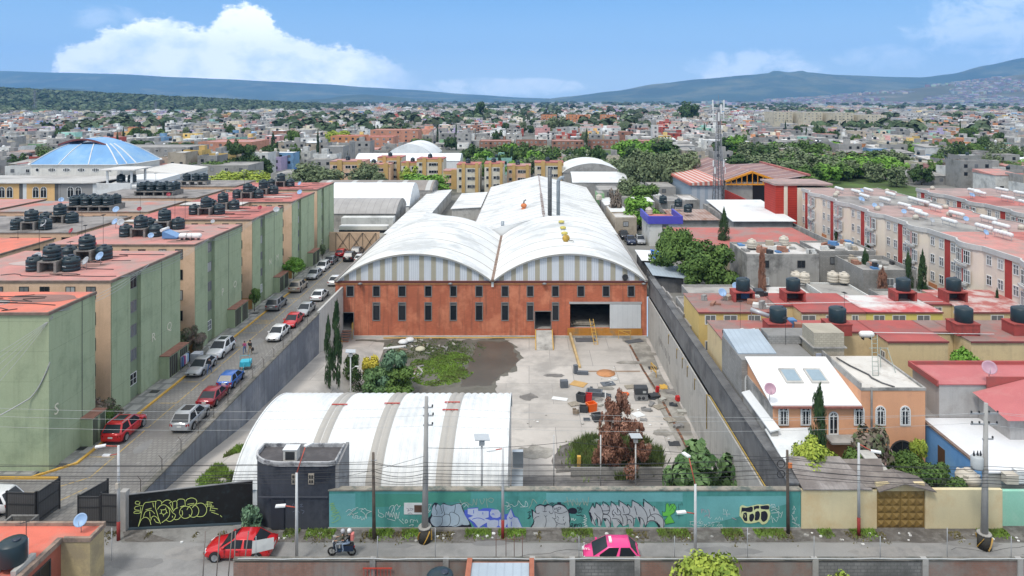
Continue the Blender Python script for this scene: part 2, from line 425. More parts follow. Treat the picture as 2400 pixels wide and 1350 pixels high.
def blob(pts,amp=.4,seed=0,sub=6):
 out=[];n=len(pts)
 for i in range(n):
  a,b=Vector(pts[i]),Vector(pts[(i+1)%n])
  for k in range(sub):
   p=a.lerp(b,k/sub)
   out.append((p.x+amp*noise.noise((p.x*.8,p.y*.8,seed))+amp*.4*noise.noise((p.x*2.3,p.y*2.3,seed+3)),p.y+amp*noise.noise((p.x*.8,p.y*.8,seed+9))+amp*.4*noise.noise((p.x*2.1,p.y*2.6,seed+7))))
 return out
def yp(px,py):p=gp(px,py,ZY);return(p.x,p.y)
SOIL=mat('wet_soil',(.135,.128,.108),.85,.15,.35,(.085,.082,.066),.45,.3,bump=.25,bsc=6,spec=.4)
pl('soil',SOIL,blob([yp(*p)for p in[(832,797),(960,793),(1080,795),(1180,793),(1206,806),(1222,838),(1208,868),(1172,886),(1158,910),(1150,960),(860,960),(835,905)]],1.0,2),ZY+.012)
PUD=mat('standing_water',(.082,.078,.066),.38,.1,.3,(.10,.095,.08),.5,.2,fine=.01,spec=.6)
pl('puddle',PUD,blob([yp(*p)for p in[(1120,800),(1195,800),(1216,838),(1200,866),(1168,882),(1150,905),(1080,905),(1095,860),(1110,830)]],.8,5),ZY+.018)
STAIN=mat('stained_concrete',(.22,.205,.18),.92,.18,.5,(.38,.36,.32),.5,.35,bump=.15)
pl('loading_slope',STAIN,blob([yp(*p)for p in[(1452,792),(1515,790),(1545,865),(1508,868),(1478,815)]],.4,8),ZY+.01)
pl('stained_lane',STAIN,blob([yp(*p)for p in[(1545,870),(1600,960),(1655,1080),(1610,1100),(1565,1000),(1515,880)]],.5,11),ZY+.01)
pl('dark_lane',mat('damp_concrete',(.13,.125,.12),.85,.2,.4,(.2,.19,.18),.5,.4),[(-21,53.6),(18.0,53.6),(18.0,65.4),(-1,65.4),(-1.2,64.2),(-21,60)],ZY+.014)
pl('repaired_slab',mat('rust_stained_slab',(.30,.22,.16),.9,.2,.8),[yp(*p)for p in[(1348,869),(1350,872),(1500,872),(1500,869)]],ZY+.02)
dr=MB();pa=[yp(1476,808),yp(1508,868),yp(1545,925),yp(1600,1030),yp(1622,1075)]
for a,b in zip(pa,pa[1:]):line(dr,a[0],a[1],b[0],b[1],.3,ZY+.024)
struct(dr.build('drain_channel',mat('rusty_drain',(.10,.065,.045),.9,.3,2,(.3,.12,.06),.5,2)))
for i,p in enumerate([(1580,1040),(1530,863)]):
 a=yp(*p);o=MB((a[0],a[1],ZY)).box(a[0]-.6,a[0]+.6,a[1]-.5,a[1]+.5,ZY+.01,ZY+.05).build('drain_grate',DARKM,None,(a[0],a[1],ZY))
 tag(o,['square iron drain grate open in the yard near the right wall','small iron drain grate beside the long crack line of the yard'][i],'drain','drain grates of the yard')
def grass(name,poly_fn,n,z,m,seed,h=.25,lab='',w=.05):
 q=random.Random(seed);mb=MB()
 for _ in range(n):
  p=poly_fn(q)
  if p is None:continue
  x,y=p[:2];zz=z if len(p)<3 else p[2];a=q.uniform(0,6.28);hh=h*q.uniform(.4,1.2);ww=w*q.uniform(.6,1.6);dx,dy=math.cos(a)*ww,math.sin(a)*ww
  lx,ly=q.uniform(-.6,.6)*hh,q.uniform(-.6,.6)*hh
  mb.add([(x-dx,y-dy,zz),(x+dx,y+dy,zz),(x+lx,y+ly,zz+hh)],[(0,1,2)])
 o=mb.build(name,m);tag(o,lab,None,None,'stuff');return o
G_BR=mat('bright_grass',(.19,.31,.05),.8,.3,.6,(.12,.14,.05),.5,.5,fine=.1)
G_DK=mat('weed_green',(.105,.155,.045),.85,.3,.8,(.12,.12,.05),.5,.8,fine=.1)
def pf(ell,thr=0.05,f=.35,sd=0):
 cx,cy,rx,ry=ell
 def fn(q):
  a=q.uniform(0,6.28);r=math.sqrt(q.random());x=cx+rx*r*math.cos(a);y=cy+ry*r*math.sin(a)
  return(x,y)if noise.noise((x*f,y*f,sd))*.8+noise.noise((x*2.2,y*2.2,sd))*.5+(1-r)*.6+q.uniform(-.3,.3)>thr+.1 else None
 return fn
c=yp(1035,862);grass('grass',pf((c[0],c[1],4.6,6.0),.12),26000,ZY+.012,G_BR,1,.15,'bright low grass spreading on the wet yard soil',.09)
c=yp(1010,820);grass('weeds',pf((c[0]+.5,c[1],7.5,5.0),.22,.5,4),9000,ZY+.012,G_DK,2,.28,'taller dark weeds below the brick wall')
grass('weeds',lambda q:(lambda x,y:(x,y,yard_z(x,y))if noise.noise((x*.5,y*.4,3))>-.08 else None)(q.uniform(-26.5,-22.8),q.uniform(50.5,62)),16000,0,G_BR,3,.3,'green weeds growing behind the black gate')
def vg(q):
 x=q.uniform(-17,40);y=47.65-abs(q.gauss(0,.38))
 return(x,y)if noise.noise((x*.45,2,0))>.02 and 46.2<y and not(24.5<x<29)else None
grass('roadside_weeds',vg,26000,.012,G_BR,4,.16,'low weeds along the foot of the painted walls')
def vg2(q):
 x=q.uniform(-30,40);y=47.4-abs(q.gauss(0,.5))
 return(x,y)if noise.noise((x*.6,7,0))>.12 and not(24.5<x<29)else None
grass('dry_weeds',vg2,9000,.012,mat('dry_grass',(.16,.14,.06),.9,.3),5,.14,'dry yellowish weeds on the road verge')
LIT=[flat('litter_white',(.7,.7,.68),.6),flat('litter_grey',(.35,.34,.32),.8)]
q=random.Random(12)
def scrap(x,y,z,s,m,lab,name='litter_scrap',grp='scraps of litter on the road verge',cat='litter'):
 mb=MB((x,y,z));k=7
 top=[(x+s*q.uniform(.6,1)*math.cos(6.28*i/k),y+s*.7*q.uniform(.6,1)*math.sin(6.28*i/k))for i in range(k)]
 mb.prism(top,z,z+s*.35,lambda a,b:z+s*(.25+.3*q.random()));o=mb.build(name,m,None,(x,y,z));tag(o,lab,cat,grp);return o
for i in range(46):
 scrap(rnd.choice([q.uniform(-25,-2),q.uniform(-2,40),q.uniform(18,38)]),47.3-abs(q.gauss(0,.55)),.012,q.uniform(.06,.17),LIT[0],'small white scrap of litter lying on the dirt verge')
for i in range(22):
 scrap(q.uniform(-20,38),47.3-abs(q.gauss(0,.5)),.012,q.uniform(.1,.22),LIT[1],'small grey stone lying on the dirt verge','stone','stones on the road verge','stone')
RP1=mat('asphalt_patch',(.20,.197,.192),.95,.12,.6,fine=.1);RP2=mat('dusty_patch',(.27,.26,.245),.95,.12,.6,(.2,.195,.19),.5,.8)
def oval(x,y,a,b,s):return blob([(x+a*math.cos(t*.785),y+b*math.sin(t*.785))for t in range(8)],min(a,b)*.5,s,4)
for i,(x,y,a,b,m)in enumerate([(-22,45.2,2.4,.7,RP2),(-9.8,46.0,2.2,.35,RP1),(3,44.9,3.5,.5,RP2),(13,45.4,2.6,.45,RP1),(24,45.3,3,.5,RP2),(-2.6,46.2,1.3,.3,RP1),(30,46.2,2,.4,RP1),(-25.5,44.2,1.8,.6,RP1)]):pl('road_patch',m,oval(x,y,a,b,i),.009+.0007*i)
for i,(x,y,a,b)in enumerate([(-33,66,.7,1.6),(-34,84,1,2.2),(-32.6,74,.5,1.5),(-35.5,55.6,.4,.9),(-34.5,100,.8,3),(-33.4,59,.6,1.2)]):pl('lane_stain',RP1,oval(x,y,a,b,20+i),.0125+.0005*i)
cm=MB()
for k in range(7):
 x,y=rnd.uniform(-27,36),rnd.uniform(44.2,46)
 for _ in range(9):x2,y2=x+rnd.uniform(.3,.9),y+rnd.uniform(-.25,.25);line(cm,x,y,x2,y2,.035,.016);x,y=x2,y2
struct(cm.build('road_cracks',mat('crack_dark',(.07,.07,.07),.95)))
for x,y in((-38.5,64),(-38.4,70),(-38.5,79.4),(-38.5,84),(-38.4,95.8),(-38.5,58.6)):tag(MB((x,y,.12)).box(x-.45,x+.45,y-.35,y+.35,.121,.135).build('drain_cover',DARKM,None,(x,y,.12)),'dark iron cover set in the pavement along the green blocks','cover','pavement covers along the lane')
# ------- walls with real openings
def holed(mb,x0,x1,z0,z1,y0,y1,holes):
 xs=sorted({x0,x1,*[h[0]for h in holes],*[h[1]for h in holes]})
 zs=sorted({z0,z1,*[h[2]for h in holes],*[h[3]for h in holes]})
 def solid(i,j):
  if i<0 or j<0 or i>=len(xs)-1 or j>=len(zs)-1:return False
  cx,cz=(xs[i]+xs[i+1])/2,(zs[j]+zs[j+1])/2
  return not any(h[0]<cx<h[1]and h[2]<cz<h[3]for h in holes)
 for i in range(len(xs)-1):
  for j in range(len(zs)-1):
   if not solid(i,j):continue
   a,b,c,d=xs[i],xs[i+1],zs[j],zs[j+1]
   mb.quad((a,y0,c),(b,y0,c),(b,y0,d),(a,y0,d));mb.quad((b,y1,c),(a,y1,c),(a,y1,d),(b,y1,d))
   if not solid(i-1,j):mb.quad((a,y1,c),(a,y0,c),(a,y0,d),(a,y1,d))
   if not solid(i+1,j):mb.quad((b,y0,c),(b,y1,c),(b,y1,d),(b,y0,d))
   if not solid(i,j-1):mb.quad((a,y0,c),(a,y1,c),(b,y1,c),(b,y0,c))
   if not solid(i,j+1):mb.quad((a,y0,d),(b,y0,d),(b,y1,d),(a,y1,d))
FY=104.0
def fx(px):return(px-1240)*FY/1600
def fz(py):return 30-(py-235)*FY/1600
BRICK=mat('red_brick',(.54,.155,.08),.92,.2,.35,(.62,.23,.13),.5,.3,streak=.8,scol=(.11,.065,.05),brick=(.42,.14,(.33,.13,.085),'z'),fine=.1)
wh=thing('factory_warehouse','long red brick factory hall with two white barrel roofs behind the yard','warehouse',(-6,FY,ZY))
WO=wh.location.copy()
XL,XR,ZT=fx(786),fx(1516),fz(658)
holes=[]
ux=[(190,235),(375,418),(555,600),(740,782),(918,958),(1097,1140),(1280,1322),(1458,1498),(1634,1676),(1813,1856),(1990,2032),(2167,2208)]
U=[(fx(750+a/3),fx(750+b/3),fz(694),fz(671))for a,b in ux]
lx=[(375,418),(555,600),(740,782),(918,958),(1097,1140),(1280,1322),(1458,1498),(1636,1676)]
Lw=[(fx(750+a/3),fx(750+b/3),fz(750),fz(710))for a,b in lx]
dL=(fx(795),fx(828.5),fz(775),fz(733));dM=(fx(1254),fx(1291),fz(772),fz(730));dD=(fx(1336),fx(1503),fz(769),fz(712))
mb=MB(WO);holed(mb,XL,XR,ZY-.1,ZT,FY,FY+.35,U+Lw+[dL,dM,dD]);mb.build('front_wall',BRICK,wh)
mb=MB(WO)
mb.box(XL,XL+.3,FY+.35,138,ZY,ZT);mb.box(XR-.3,XR,FY+.35,214,ZY,ZT);mb.box(XL+.3,XR-.3,137.7,138,ZY,ZT);mb.box(-11.7,XR-.3,213.7,214,0,ZT+.2);mb.box(-11.9,-11.6,138,213.7,0,ZT)
mb.build('side_wall',CONC_D,wh)
MB(WO).box(XL+.3,XR-.3,FY+.35,137.7,ZY,fz(772)).build('floor_slab',CONC,wh)
FRG=flat('window_frame_grey',(.20,.19,.18),.6)
for k,(a,b,c,d)in enumerate(U+Lw):
 f=MB(WO);e=.13
 f.box(a-e,a,FY-.05,FY+.12,c-e,d+e);f.box(b,b+e,FY-.05,FY+.12,c-e,d+e)
 f.box(a,b,FY-.07,FY+.12,c-e,c);f.box(a,b,FY-.05,FY+.12,d,d+e)
 if k>=12:f.box(a,b,FY+.03,FY+.09,d-.42,d-.36)
 w=f.build('window',FRG,wh)
 MB(WO).box(a,b,FY+.13,FY+.15,c,d).build('pane',GLASS,w)
 if k>=12:MB(WO).box(a,b,FY+.10,FY+.12,d-.36,d).build('blind',flat('grey_blind',(.17,.175,.175),.6),w)
MB(WO).box(XL-.1,XR+.1,FY-.12,FY-.002,ZT-.52,ZT-.38).build('gutter',mat('orange_gutter',(.5,.24,.1),.7,.2,1),wh)
MB(WO).box(XL-.1,XR+.1,FY-.16,FY-.004,ZT-.3,ZT+.0).build('cornice',flat('dark_red_band',(.13,.04,.035),.7),wh)
MB(WO).box(XL,XR,FY-.3,FY-.002,ZY,ZY+.28).build('plinth',CONC_L,wh)
MB(WO).box(fx(1330),fx(1505),FY-.1,FY-.004,ZY+.29,fz(769)).build('dock_face',mat('orange_dock',(.50,.22,.04),.8,.2,.6,(.3,.2,.1),.4,.6,streak=.4),wh)
MB(WO).box(fx(1429),fx(1502),FY-.12,FY-.06,fz(769),fz(713)).build('sliding_door',mat('white_door_sheet',(.58,.60,.61),.6,.05,.5,stripes=(0,.75,.04,(.4,.42,.43),.7)),wh)
MB(WO).box(fx(1334),fx(1504),FY-.1,FY-.055,fz(712),fz(707)).build('door_rail',flat('pale_rail',(.4,.4,.4),.6),wh)
MB(WO).box(fx(1335),fx(1430),FY+16,FY+16.2,fz(769),fz(712)).build('inner_partition',mat('inner_brick',(.30,.29,.28),.9,.1,1,brick=(.6,.3,(.4,.39,.38),'z')),wh)
for a,b in((dL[0],dL[1]),(dM[0],dM[1])):
 f=MB(WO);zt=dL[3]if a<0 and a<-10 else dM[3];z0=dL[2]if a<-10 else dM[2]
 f.box(a-.1,a,FY-.06,FY+.2,z0,zt+.1);f.box(b,b+.1,FY-.06,FY+.2,z0,zt+.1);f.box(a,b,FY-.06,FY+.2,zt,zt+.1);f.build('door_frame',FRG,wh)
GABW=mat('gable_sheet',(.66,.69,.72),.6,.05,.5,streak=.3,scol=(.4,.42,.44),stripes=(0,.3,.35,(.52,.55,.59),.8),fine=.03)
TAN=mat('tan_translucent',(.43,.40,.32),.6,.08,.5,stripes=(0,.2,.3,(.36,.32,.22),.7))
VR=ZT+.04
def arch_z(u,w=11.72,h=4.1):
 Rr=(w*w+h*h)/(2*h);return VR+max(0.,math.sqrt(max(0,Rr*Rr-u*u))-(Rr-h))
RIBS=mat('barrel_roof_sheet',(.70,.705,.69),.85,.05,.15,(.49,.50,.49),.5,.13,stripes=(1,5.75,.055,(.30,.27,.215),1.),fine=.015)
for ci,(cx,nm)in enumerate((((fx(789)+fx(1153))/2,'left'),((fx(1156)+fx(1514))/2,'right'))):
 w=11.78 if ci==0 else 11.6
 n=40;mb=MB(WO)
 pts=[(cx-w+2*w*i/n)for i in range(n+1)]
 vs=[];fs=[]
 for x in pts:vs+=[(x,FY+.05,VR-.05),(x,FY+.05,arch_z(x-cx,w))]
 fs=[(2*i,2*i+2,2*i+3,2*i+1)for i in range(n)]
 mb.add(vs,fs);mb.build('gable_wall',GABW,wh)
 for k in range(12):
  off=(k-5.5)*1.82+(.25 if k>=6 else-.25)*(1 if ci==0 else 1.2)-.05
  x0,x1=cx+off-.37,cx+off+.37
  if abs(off)>w-.7:continue
  m2=MB(WO);vv=[]
  for i in range(5):
   x=x0+(x1-x0)*i/4;vv+=[(x,FY+.035,VR-.04),(x,FY+.035,arch_z(x-cx,w)-.02)]
  m2.add(vv,[(2*i,2*i+2,2*i+3,2*i+1)for i in range(4)]);m2.build('translucent_panel',TAN,wh)
 mb=MB(WO);N_=36;L_=34.0
 def rf(u,v,dz=0.):x=cx-w+2*w*u;return(x,FY-.35+(L_+.35)*v,arch_z(x-cx,w)+.05+dz)
 mb.grid(lambda u,v:rf(u,v),N_,30);mb.grid(lambda u,v:rf(1-u,v,-.08),N_,1)
 for v in(0,1):
  vs=[]
  for i in range(N_+1):vs+=[rf(i/N_,v),rf(i/N_,v,-.08)]
  mb.add(vs,[(2*i,2*i+1,2*i+3,2*i+2)for i in range(N_)])
 mb.build('barrel_roof',RIBS,wh)
 m3=MB(WO)
 for i in range(N_):
  a,b=rf(i/N_,0,-.16),rf((i+1)/N_,0,-.16);m3.beam(a,b,.1,.14)
 m3.build('eave_trim',flat('eave_grey',(.33,.34,.34),.6),wh)
 m4=MB(WO);vs=[]
 for i in range(N_+1):a=rf(i/N_,1,-.1);vs+=[(a[0],137.6,VR-.05),(a[0],137.6,a[2])]
 m4.add(vs,[(2*i,2*i+2,2*i+3,2*i+1)for i in range(N_)]);m4.build('rear_gable',ROOFW,wh)
vx=fx(1154.5)
MB(WO).box(vx-.32,vx+.32,FY-.5,138,VR-.1,VR+.12).build('valley_gutter',mat('rusty_gutter',(.24,.17,.13),.8,.25,.8,(.12,.08,.06),.5,.6),wh)
MB(WO).box(XL-.15,XL+.18,FY-.2,138,VR-.1,VR+.15).build('eave_gutter',flat('old_gutter',(.22,.2,.18),.7),wh)
MB(WO).box(XR-.18,XR+.15,FY-.2,214,VR-.1,VR+.15).build('eave_gutter',flat('old_gutter',(.22,.2,.18),.7),wh)
MB(WO).box(vx-.18,vx+.18,FY-.2,FY-.165,ZT-.9,ZT-.01).build('downpipe',WHITEFR,wh)
mb=MB(WO);mb.lathe([(.0,.0),(.42,.0),(.46,.04),(.46,.22),(.4,.25),(.1,.12),(0,.12)],(fx(1465),FY-.04,VR+.55),16,M=Matrix.Rotation(R(90),4,'X'));mb.build('wall_fan',DARKM,wh)
for px in(845,1056,1276,1508):
 MB(WO).lathe([(0,.22),(.3,.12),(.36,0),(0,0)],(fx(px),FY-.3,ZT-.42),12).build('flood_lamp',flat('lamp_grey',(.22,.23,.23),.4),wh)
LONGR=mat('long_roof_sheet',(.69,.695,.68),.85,.05,.15,(.48,.485,.47),.5,.15,stripes=(1,4.1,.07,(.32,.30,.27),1.),fine=.015)
HXL,HXR,HX,HZ=-11.9,XR,3.0,6.4
mb=MB(WO)
for a,b in((HXL,HX),(HX,HXR)):
 za,zb=(VR+.25,HZ)if a==HXL else(HZ,VR+.25)
 mb.add([(a,138.4,za),(b,138.4,zb),(b,214.4,zb),(a,214.4,za),(a,138.4,za-.1),(b,138.4,zb-.1),(b,214.4,zb-.1),(a,214.4,za-.1)],[(0,1,2,3),(7,6,5,4),(0,4,5,1),(2,6,7,3),(1,5,6,2),(3,7,4,0)])
mb.build('gabled_roof',LONGR,wh)
mb=MB(WO);mb.add([(HXL,138.3,VR),(HXR,138.3,VR),(HXR,138.3,VR+.2),(HX,138.3,HZ-.12),(HXL,138.3,VR+.2)],[(0,1,2,3,4)]);mb.add([(HXL,213.9,VR),(HXR,213.9,VR),(HXR,213.9,VR+.2),(HX,213.9,HZ-.12),(HXL,213.9,VR+.2)],[(4,3,2,1,0)]);mb.build('rear_gable',ROOFW,wh)
mb=MB(WO);mb.box(HX-.18,HX+.18,138.6,214.2,HZ-.06,HZ+.07)
for k in range(40):mb.box(HX-.3,HX+.3,141+k*.8,141.3+k*.8,HZ+.0,HZ+.14)
mb.build('ridge_cap',mat('stained_ridge',(.45,.42,.40),.8,.3,1,(.2,.12,.1),.6,1.2),wh)
MB(WO).box(HXL-.22,HXL,138.4,214,VR+.05,VR+.3).build('eave_gutter',flat('old_gutter',(.22,.2,.18),.7),wh)
def shed(name,lab,x0,x1,y0,y1,z0,zl,zr,wm,rm,cat='shed',group=None,zb=None,ov=.25):
 """mono-pitch shed: roof from zl at x0 to zr at x1 (or front zl, back zb)"""
 o=thing(name,lab,cat,((x0+x1)/2,y0,z0),0,group);L0=o.location.copy()
 def zf(x,y):t=(x-x0)/(x1-x0);z=zl+(zr-zl)*t;return z+((zb-zl)*(y-y0)/(y1-y0)if zb is not None else 0)
 MB(L0).prism([(x0,y0),(x1,y0),(x1,y1),(x0,y1)],z0,0,lambda x,y:zf(x,y)-.02).build('wall',wm,o)
 a,b,c,d=x0-ov,x1+ov,y0-ov,y1+ov
 mb=MB(L0);vs=[(a,c,zf(a,c)),(b,c,zf(b,c)),(b,d,zf(b,d)),(a,d,zf(a,d))]
 mb.add([(p[0],p[1],p[2])for p in vs]+[(p[0],p[1],p[2]+.1)for p in vs],[(0,3,2,1),(4,5,6,7),(0,1,5,4),(1,2,6,5),(2,3,7,6),(3,0,4,7)]);mb.build('roof',rm,o)
 return o
shed('side_shed','long narrow shed with a white sheet roof beside the lane wall',-29.3,-23.2,138.6,203,0,2.9,3.3,CONC_L,LONGR)
shed('link_building','low link building with a sloping white roof between the factory halls',-22.6,-12.2,138.8,152,0,5.0,2.8,WHITE,LONGR)
shed('side_shed','small white roofed shed against the long factory hall',-19.5,-12.4,172,200,0,2.6,3.0,CONC_L,LONGR)
MB((0,0,0))
STK=mat('sooty_steel',(.115,.12,.125),.5,.2,1,metal=.3,stripes=(2,2.4,.03,(.25,.26,.27),.8));STK2=mat('pale_steel_duct',(.30,.34,.37),.45,.1,1,metal=.3,stripes=(2,2.2,.03,(.15,.16,.17),.8))
MB(WO).cyl((4.3,141.5,5.7),.43,10.2,18).build('chimney',STK,wh)
MB(WO).tube([(6.05,141.5,5.4),(6.05,141.5,13.0),(6.2,141.5,13.6),(6.6,141.5,13.95),(7.3,141.5,14.0)],.38,16).build('chimney',STK2,wh)
MB(WO).cyl((-5.4,139.5,2.9),.32,2.4,12).build('chimney',STK2,wh)
VY=flat('yellowed_vent',(.52,.44,.10),.5);VB=flat('vent_base_white',(.6,.6,.57),.6)
for k,yy in enumerate((128.8,122.8,117.7,112.7)):
 zz=arch_z(6.1-(fx(1156)+fx(1514))/2,11.6)
 if k<3:b=MB(WO).lathe([(.38,-.15),(.38,.22),(.5,.26),(.5,.3),(.36,.32)],(6.1,yy,zz),14).build('roof_vent',VB,wh);MB(WO).lathe([(.0,.3),(.56,.3),(.6,.42),(.48,.62),(.2,.72),(0,.74)],(6.1,yy,zz),14).build('vent_cap',VY,b)
 else:
  RM_=Matrix.Rotation(R(70),4,'X')
  b=MB(WO).lathe([(.5,-.1),(.5,.35),(.4,.38)],(6.9,yy-.4,zz-.1),14).build('roof_vent',VB,wh);MB(WO).lathe([(.0,.25),(.3,.2),(.55,0),(.62,.02),(.62,.2),(.3,.45),(0,.5)],(6.1,yy,zz+.55),16,M=RM_).build('vent_cap',mat('rust_yellow',(.42,.27,.05),.7,.3,2),b)
OR=flat('orange_fan_paint',(.62,.19,.06),.6)
b=MB(WO).lathe([(.6,-.3),(.6,.15),(.35,.3),(.62,.5),(.7,.9),(.5,1.2),(.25,1.3)],(-1.2,155,5.3),14).build('extractor_fan',OR,wh);MB(WO).tube([(-1.2,155,6.55),(-1.15,155,7.1),(-.7,155,7.4)],.16,8).build('outlet',STK,b)
# ------- yard walls
RWX=18.1
wl=thing('yard_wall','tall right hand yard wall with pale panels below and a dark grey band above','wall',(RWX,76,ZY))
WALLC=mat('yard_wall_concrete',(.47,.455,.42),.9,.08,.4,(.33,.32,.295),.4,.4,streak=.4,stripes=('xy',2.4,.012,(.2,.2,.19),.9))
MB(wl.location).box(RWX,RWX+.5,48.3,FY,ZY,-.0).build('lower_wall',WALLC,wl)
MB(wl.location).box(RWX+.35,RWX+1.0,48.3,FY+1,0.003,2.75).build('upper_wall',mat('dark_plaster_band',(.18,.18,.18),.92,.15,.5,(.11,.11,.112),.5,.4,streak=.4),wl)
MB(wl.location).box(RWX+.25,RWX+1.12,48.3,FY+1,2.752,2.9).build('coping',CONC_D,wl)
MB(wl.location).tube([(RWX+.2,49,.1),(RWX+.2,69,.1),(RWX-.05,69.4,.1),(RWX-.05,69.4,-3.4)],.05,6).build('pipe',mat('yellow_pipe',(.52,.36,.1),.6),wl)
mb=MB(wl.location)
for yy in(74,77.5,80,83,88):mb.tube([(RWX-.05,yy,-.3),(RWX-.05,yy+.5,-.35),(RWX-.05,yy+.5,-1.6)],.04,5)
mb.build('conduit',mat('yellow_pipe',(.5,.35,.1),.6),wl)
mb=MB(wl.location);q=random.Random(4)
for k in range(9):yy=95-k*.9;mb.box(RWX-.02,RWX+.01,yy,yy+.12,-3.6-k*.05,-2.9)
mb.build('anchor_plate',DARKM,wl)
lw=thing('lane_wall','long dark blue stained wall between the car lane and the sunken yard','wall',(-28.6,76,0))
BLUEW=mat('blue_grey_wall',(.165,.18,.21),.92,.16,.3,(.26,.275,.30),.5,.22,streak=.75,scol=(.055,.06,.07),bump=.1)
LWX=-28.6
MB(lw.location).prism([(LWX,48.3),(LWX+.3,48.3),(LWX+.3,92),(LWX,92)],ZY,1.25,None).build('wall',BLUEW,lw)
MB(lw.location).box(LWX,LWX+.29,92,FY,ZY,1.6).build('end_panel',mat('white_wall_panel',(.52,.51,.48),.9,.08,.5,(.35,.34,.31),.3,.5,streak=.4),lw)
MB(lw.location).box(LWX-.05,LWX+.4,48.3,92,1.252,1.36).build('coping',mat('mossy_coping',(.19,.175,.15),.95,.3,.8,(.1,.1,.085),.5,1),lw)
MB(lw.location).box(LWX+.3,LWX+.34,91,92,-5.0,-4.2).build('red_box',flat('red_box_paint',(.4,.03,.02),.6),lw)
tag(MB((LWX+.1,119,0)).box(LWX,LWX+.25,FY+.6,134.6,0,2.3).build('lane_wall',CONC,None,(LWX+.1,119,0)),'plain grey lane wall running beside the left barrel roof','wall')
for k in range(14):
 yy=50+k*2.9
 o=MB((LWX+.15,yy,1.36)).tube([(LWX+.15,yy,1.36),(LWX+.15,yy,2.2),(LWX-.1,yy,2.5)],.025,5).build('fence_post',flat('rusty_post',(.09,.07,.06),.8),None,(LWX+.15,yy,1.36))
 tag(o,'thin rusty fence post standing on the lane wall coping','post','wire fence posts along the lane wall')
for k in range(2):
 mb=MB();zz=1.75+k*.35;n=60
 mb.tube([(LWX+.15+.04*noise.noise((i,k,0)),50+i*38/n,zz+.05*noise.noise((i*.7,k,5)))for i in range(n+1)],.012,4)
 tag(mb.build('fence_wire',DARKM),['lower fence wire strung along the lane wall','upper fence wire strung along the lane wall'][k],'wire')
# ------- teal wall with coping
tw=thing('painted_wall','long teal street wall covered in graffiti','wall',(2.5,47.75,0))
TEAL=mat('teal_paint',(.095,.33,.30),.85,.14,.25,(.07,.25,.22),.5,.35,streak=.35,scol=(.02,.09,.085),fine=.05)
TX0,TX1,TWY,TZ=-14.05,19.0,47.75,2.68
MB(tw.location).box(TX0,TX1,TWY,TWY+.3,-.1,TZ).build('wall_face',TEAL,tw)
MB(tw.location).box(TX0,TX1+.03,TWY-.05,TWY+.42,TZ+.002,TZ+.1).build('coping',mat('worn_coping',(.30,.27,.22),.95,.25,.8,(.12,.14,.12),.5,1.2),tw)
MB(tw.location).box(TX0,TX1,TWY-.06,TWY-.003,0,.14).build('footing',CONC,tw)
MB(tw.location).box(TX0-.0,RWX,TWY+.31,TWY+.55,ZY,TZ-.3).build('backing',CONC_D,tw)
mb=MB(tw.location);x0,x1=(947-1240)*.02984,(992-1240)*.02984
mb.box(x0,x1,TWY-.03,TWY-.004,1.05,1.85);n=mb.build('meter_panel',WHITE,tw);MB(tw.location).box(x0+.72,x0+1.25,TWY-.045,TWY-.032,1.2,1.7).build('meter_grille',mat('rusty_grille',(.12,.07,.05),.8,.3,4),n)
# ------- white ribbed arch shed in the yard
sh=thing('arch_shed','long white corrugated arch roofed shed with three tan strips in front of the yard','shed',(-12,60,ZY))
SX0,SX1=-22.9,-1.75
def prof(t):
 a=math.pi*(.06+.88*t);return(60-7.2*math.cos(a)/math.cos(math.pi*.06),-1.15+4.1*math.sin(a)**.82)
SHW=mat('arch_shed_sheet',(.70,.71,.70),.85,.05,.2,(.54,.56,.56),.4,.25,streak=.0,fine=.02,stripes=(0,.605,.12,(.50,.53,.54),.6))  # stripes are seam lines that also paint shade into the rib valleys
SHT=mat('arch_shed_tan_strip',(.40,.38,.345),.8,.06,.5)
strips=[(-17.3,-16.1),(-12.8,-11.6),(-7.3,-6.15)]
def ribbed(mb,xa,xb,dz=0.):
 per=.605;k=int((xb-xa)/.1);nt=26
 def f(u,v):
  x=xa+(xb-xa)*u;y,z=prof(v);ph=(x/per)%1
  h=.13*(1-abs(2*ph-1)**2.2);ny,nz=(y-60)/7.4,max(.1,(z+1.2)/4.2);l=math.hypot(ny,nz)
  return(x,y+ny/l*(h+dz),z+nz/l*(h+dz))
 mb.grid(f,k,nt)
mb=MB(sh.location);ribbed(mb,SX0,SX1);mb.build('roof',SHW,sh)
for a,b in strips:
 a=round(a/.605)*.605;m2=MB(sh.location);ribbed(m2,a,a+1.21,.03);st=m2.build('tan_strip',SHT,sh)
RP=flat('red_patch',(.45,.05,.03),.7)
for x,ts in((-16.9,(.80,)),(-12.3,(.82,)),(-7.0,(.84,.72))):
 for t in ts:
  y,z=prof(t*.62+.02);m2=MB(sh.location)
  for k in range(5):m2.obox((x-.4+k*.28,y,z+.16),.26,.12,.06,0)
  m2.build('red_clip',RP,sh)
mb=MB(sh.location)
for x in(SX0+.02,SX1-.02):
 vs=[]
 for i in range(25):y,z=prof(i/24);vs+=[(x,y,ZY),(x,y,z)]
 mb.add(vs,[(2*i,2*i+2,2*i+3,2*i+1)for i in range(24)])
y0,z0=prof(0);y1,z1=prof(1)
mb.box(SX0,SX1,y0+.05,y0+.15,ZY,z0+.02);mb.box(SX0,SX1,y1-.15,y1-.05,ZY,z1+.02);mb.build('wall',WHITE,sh)
mb=MB(sh.location)
for i in range(24):
 a,b=prof(i/24),prof((i+1)/24)
 for x in(SX0-.06,SX1+.04):mb.beam((x,a[0],a[1]+.04),(x,b[0],b[1]+.04),.12,.2)
mb.build('edge_trim',WHITE,sh)
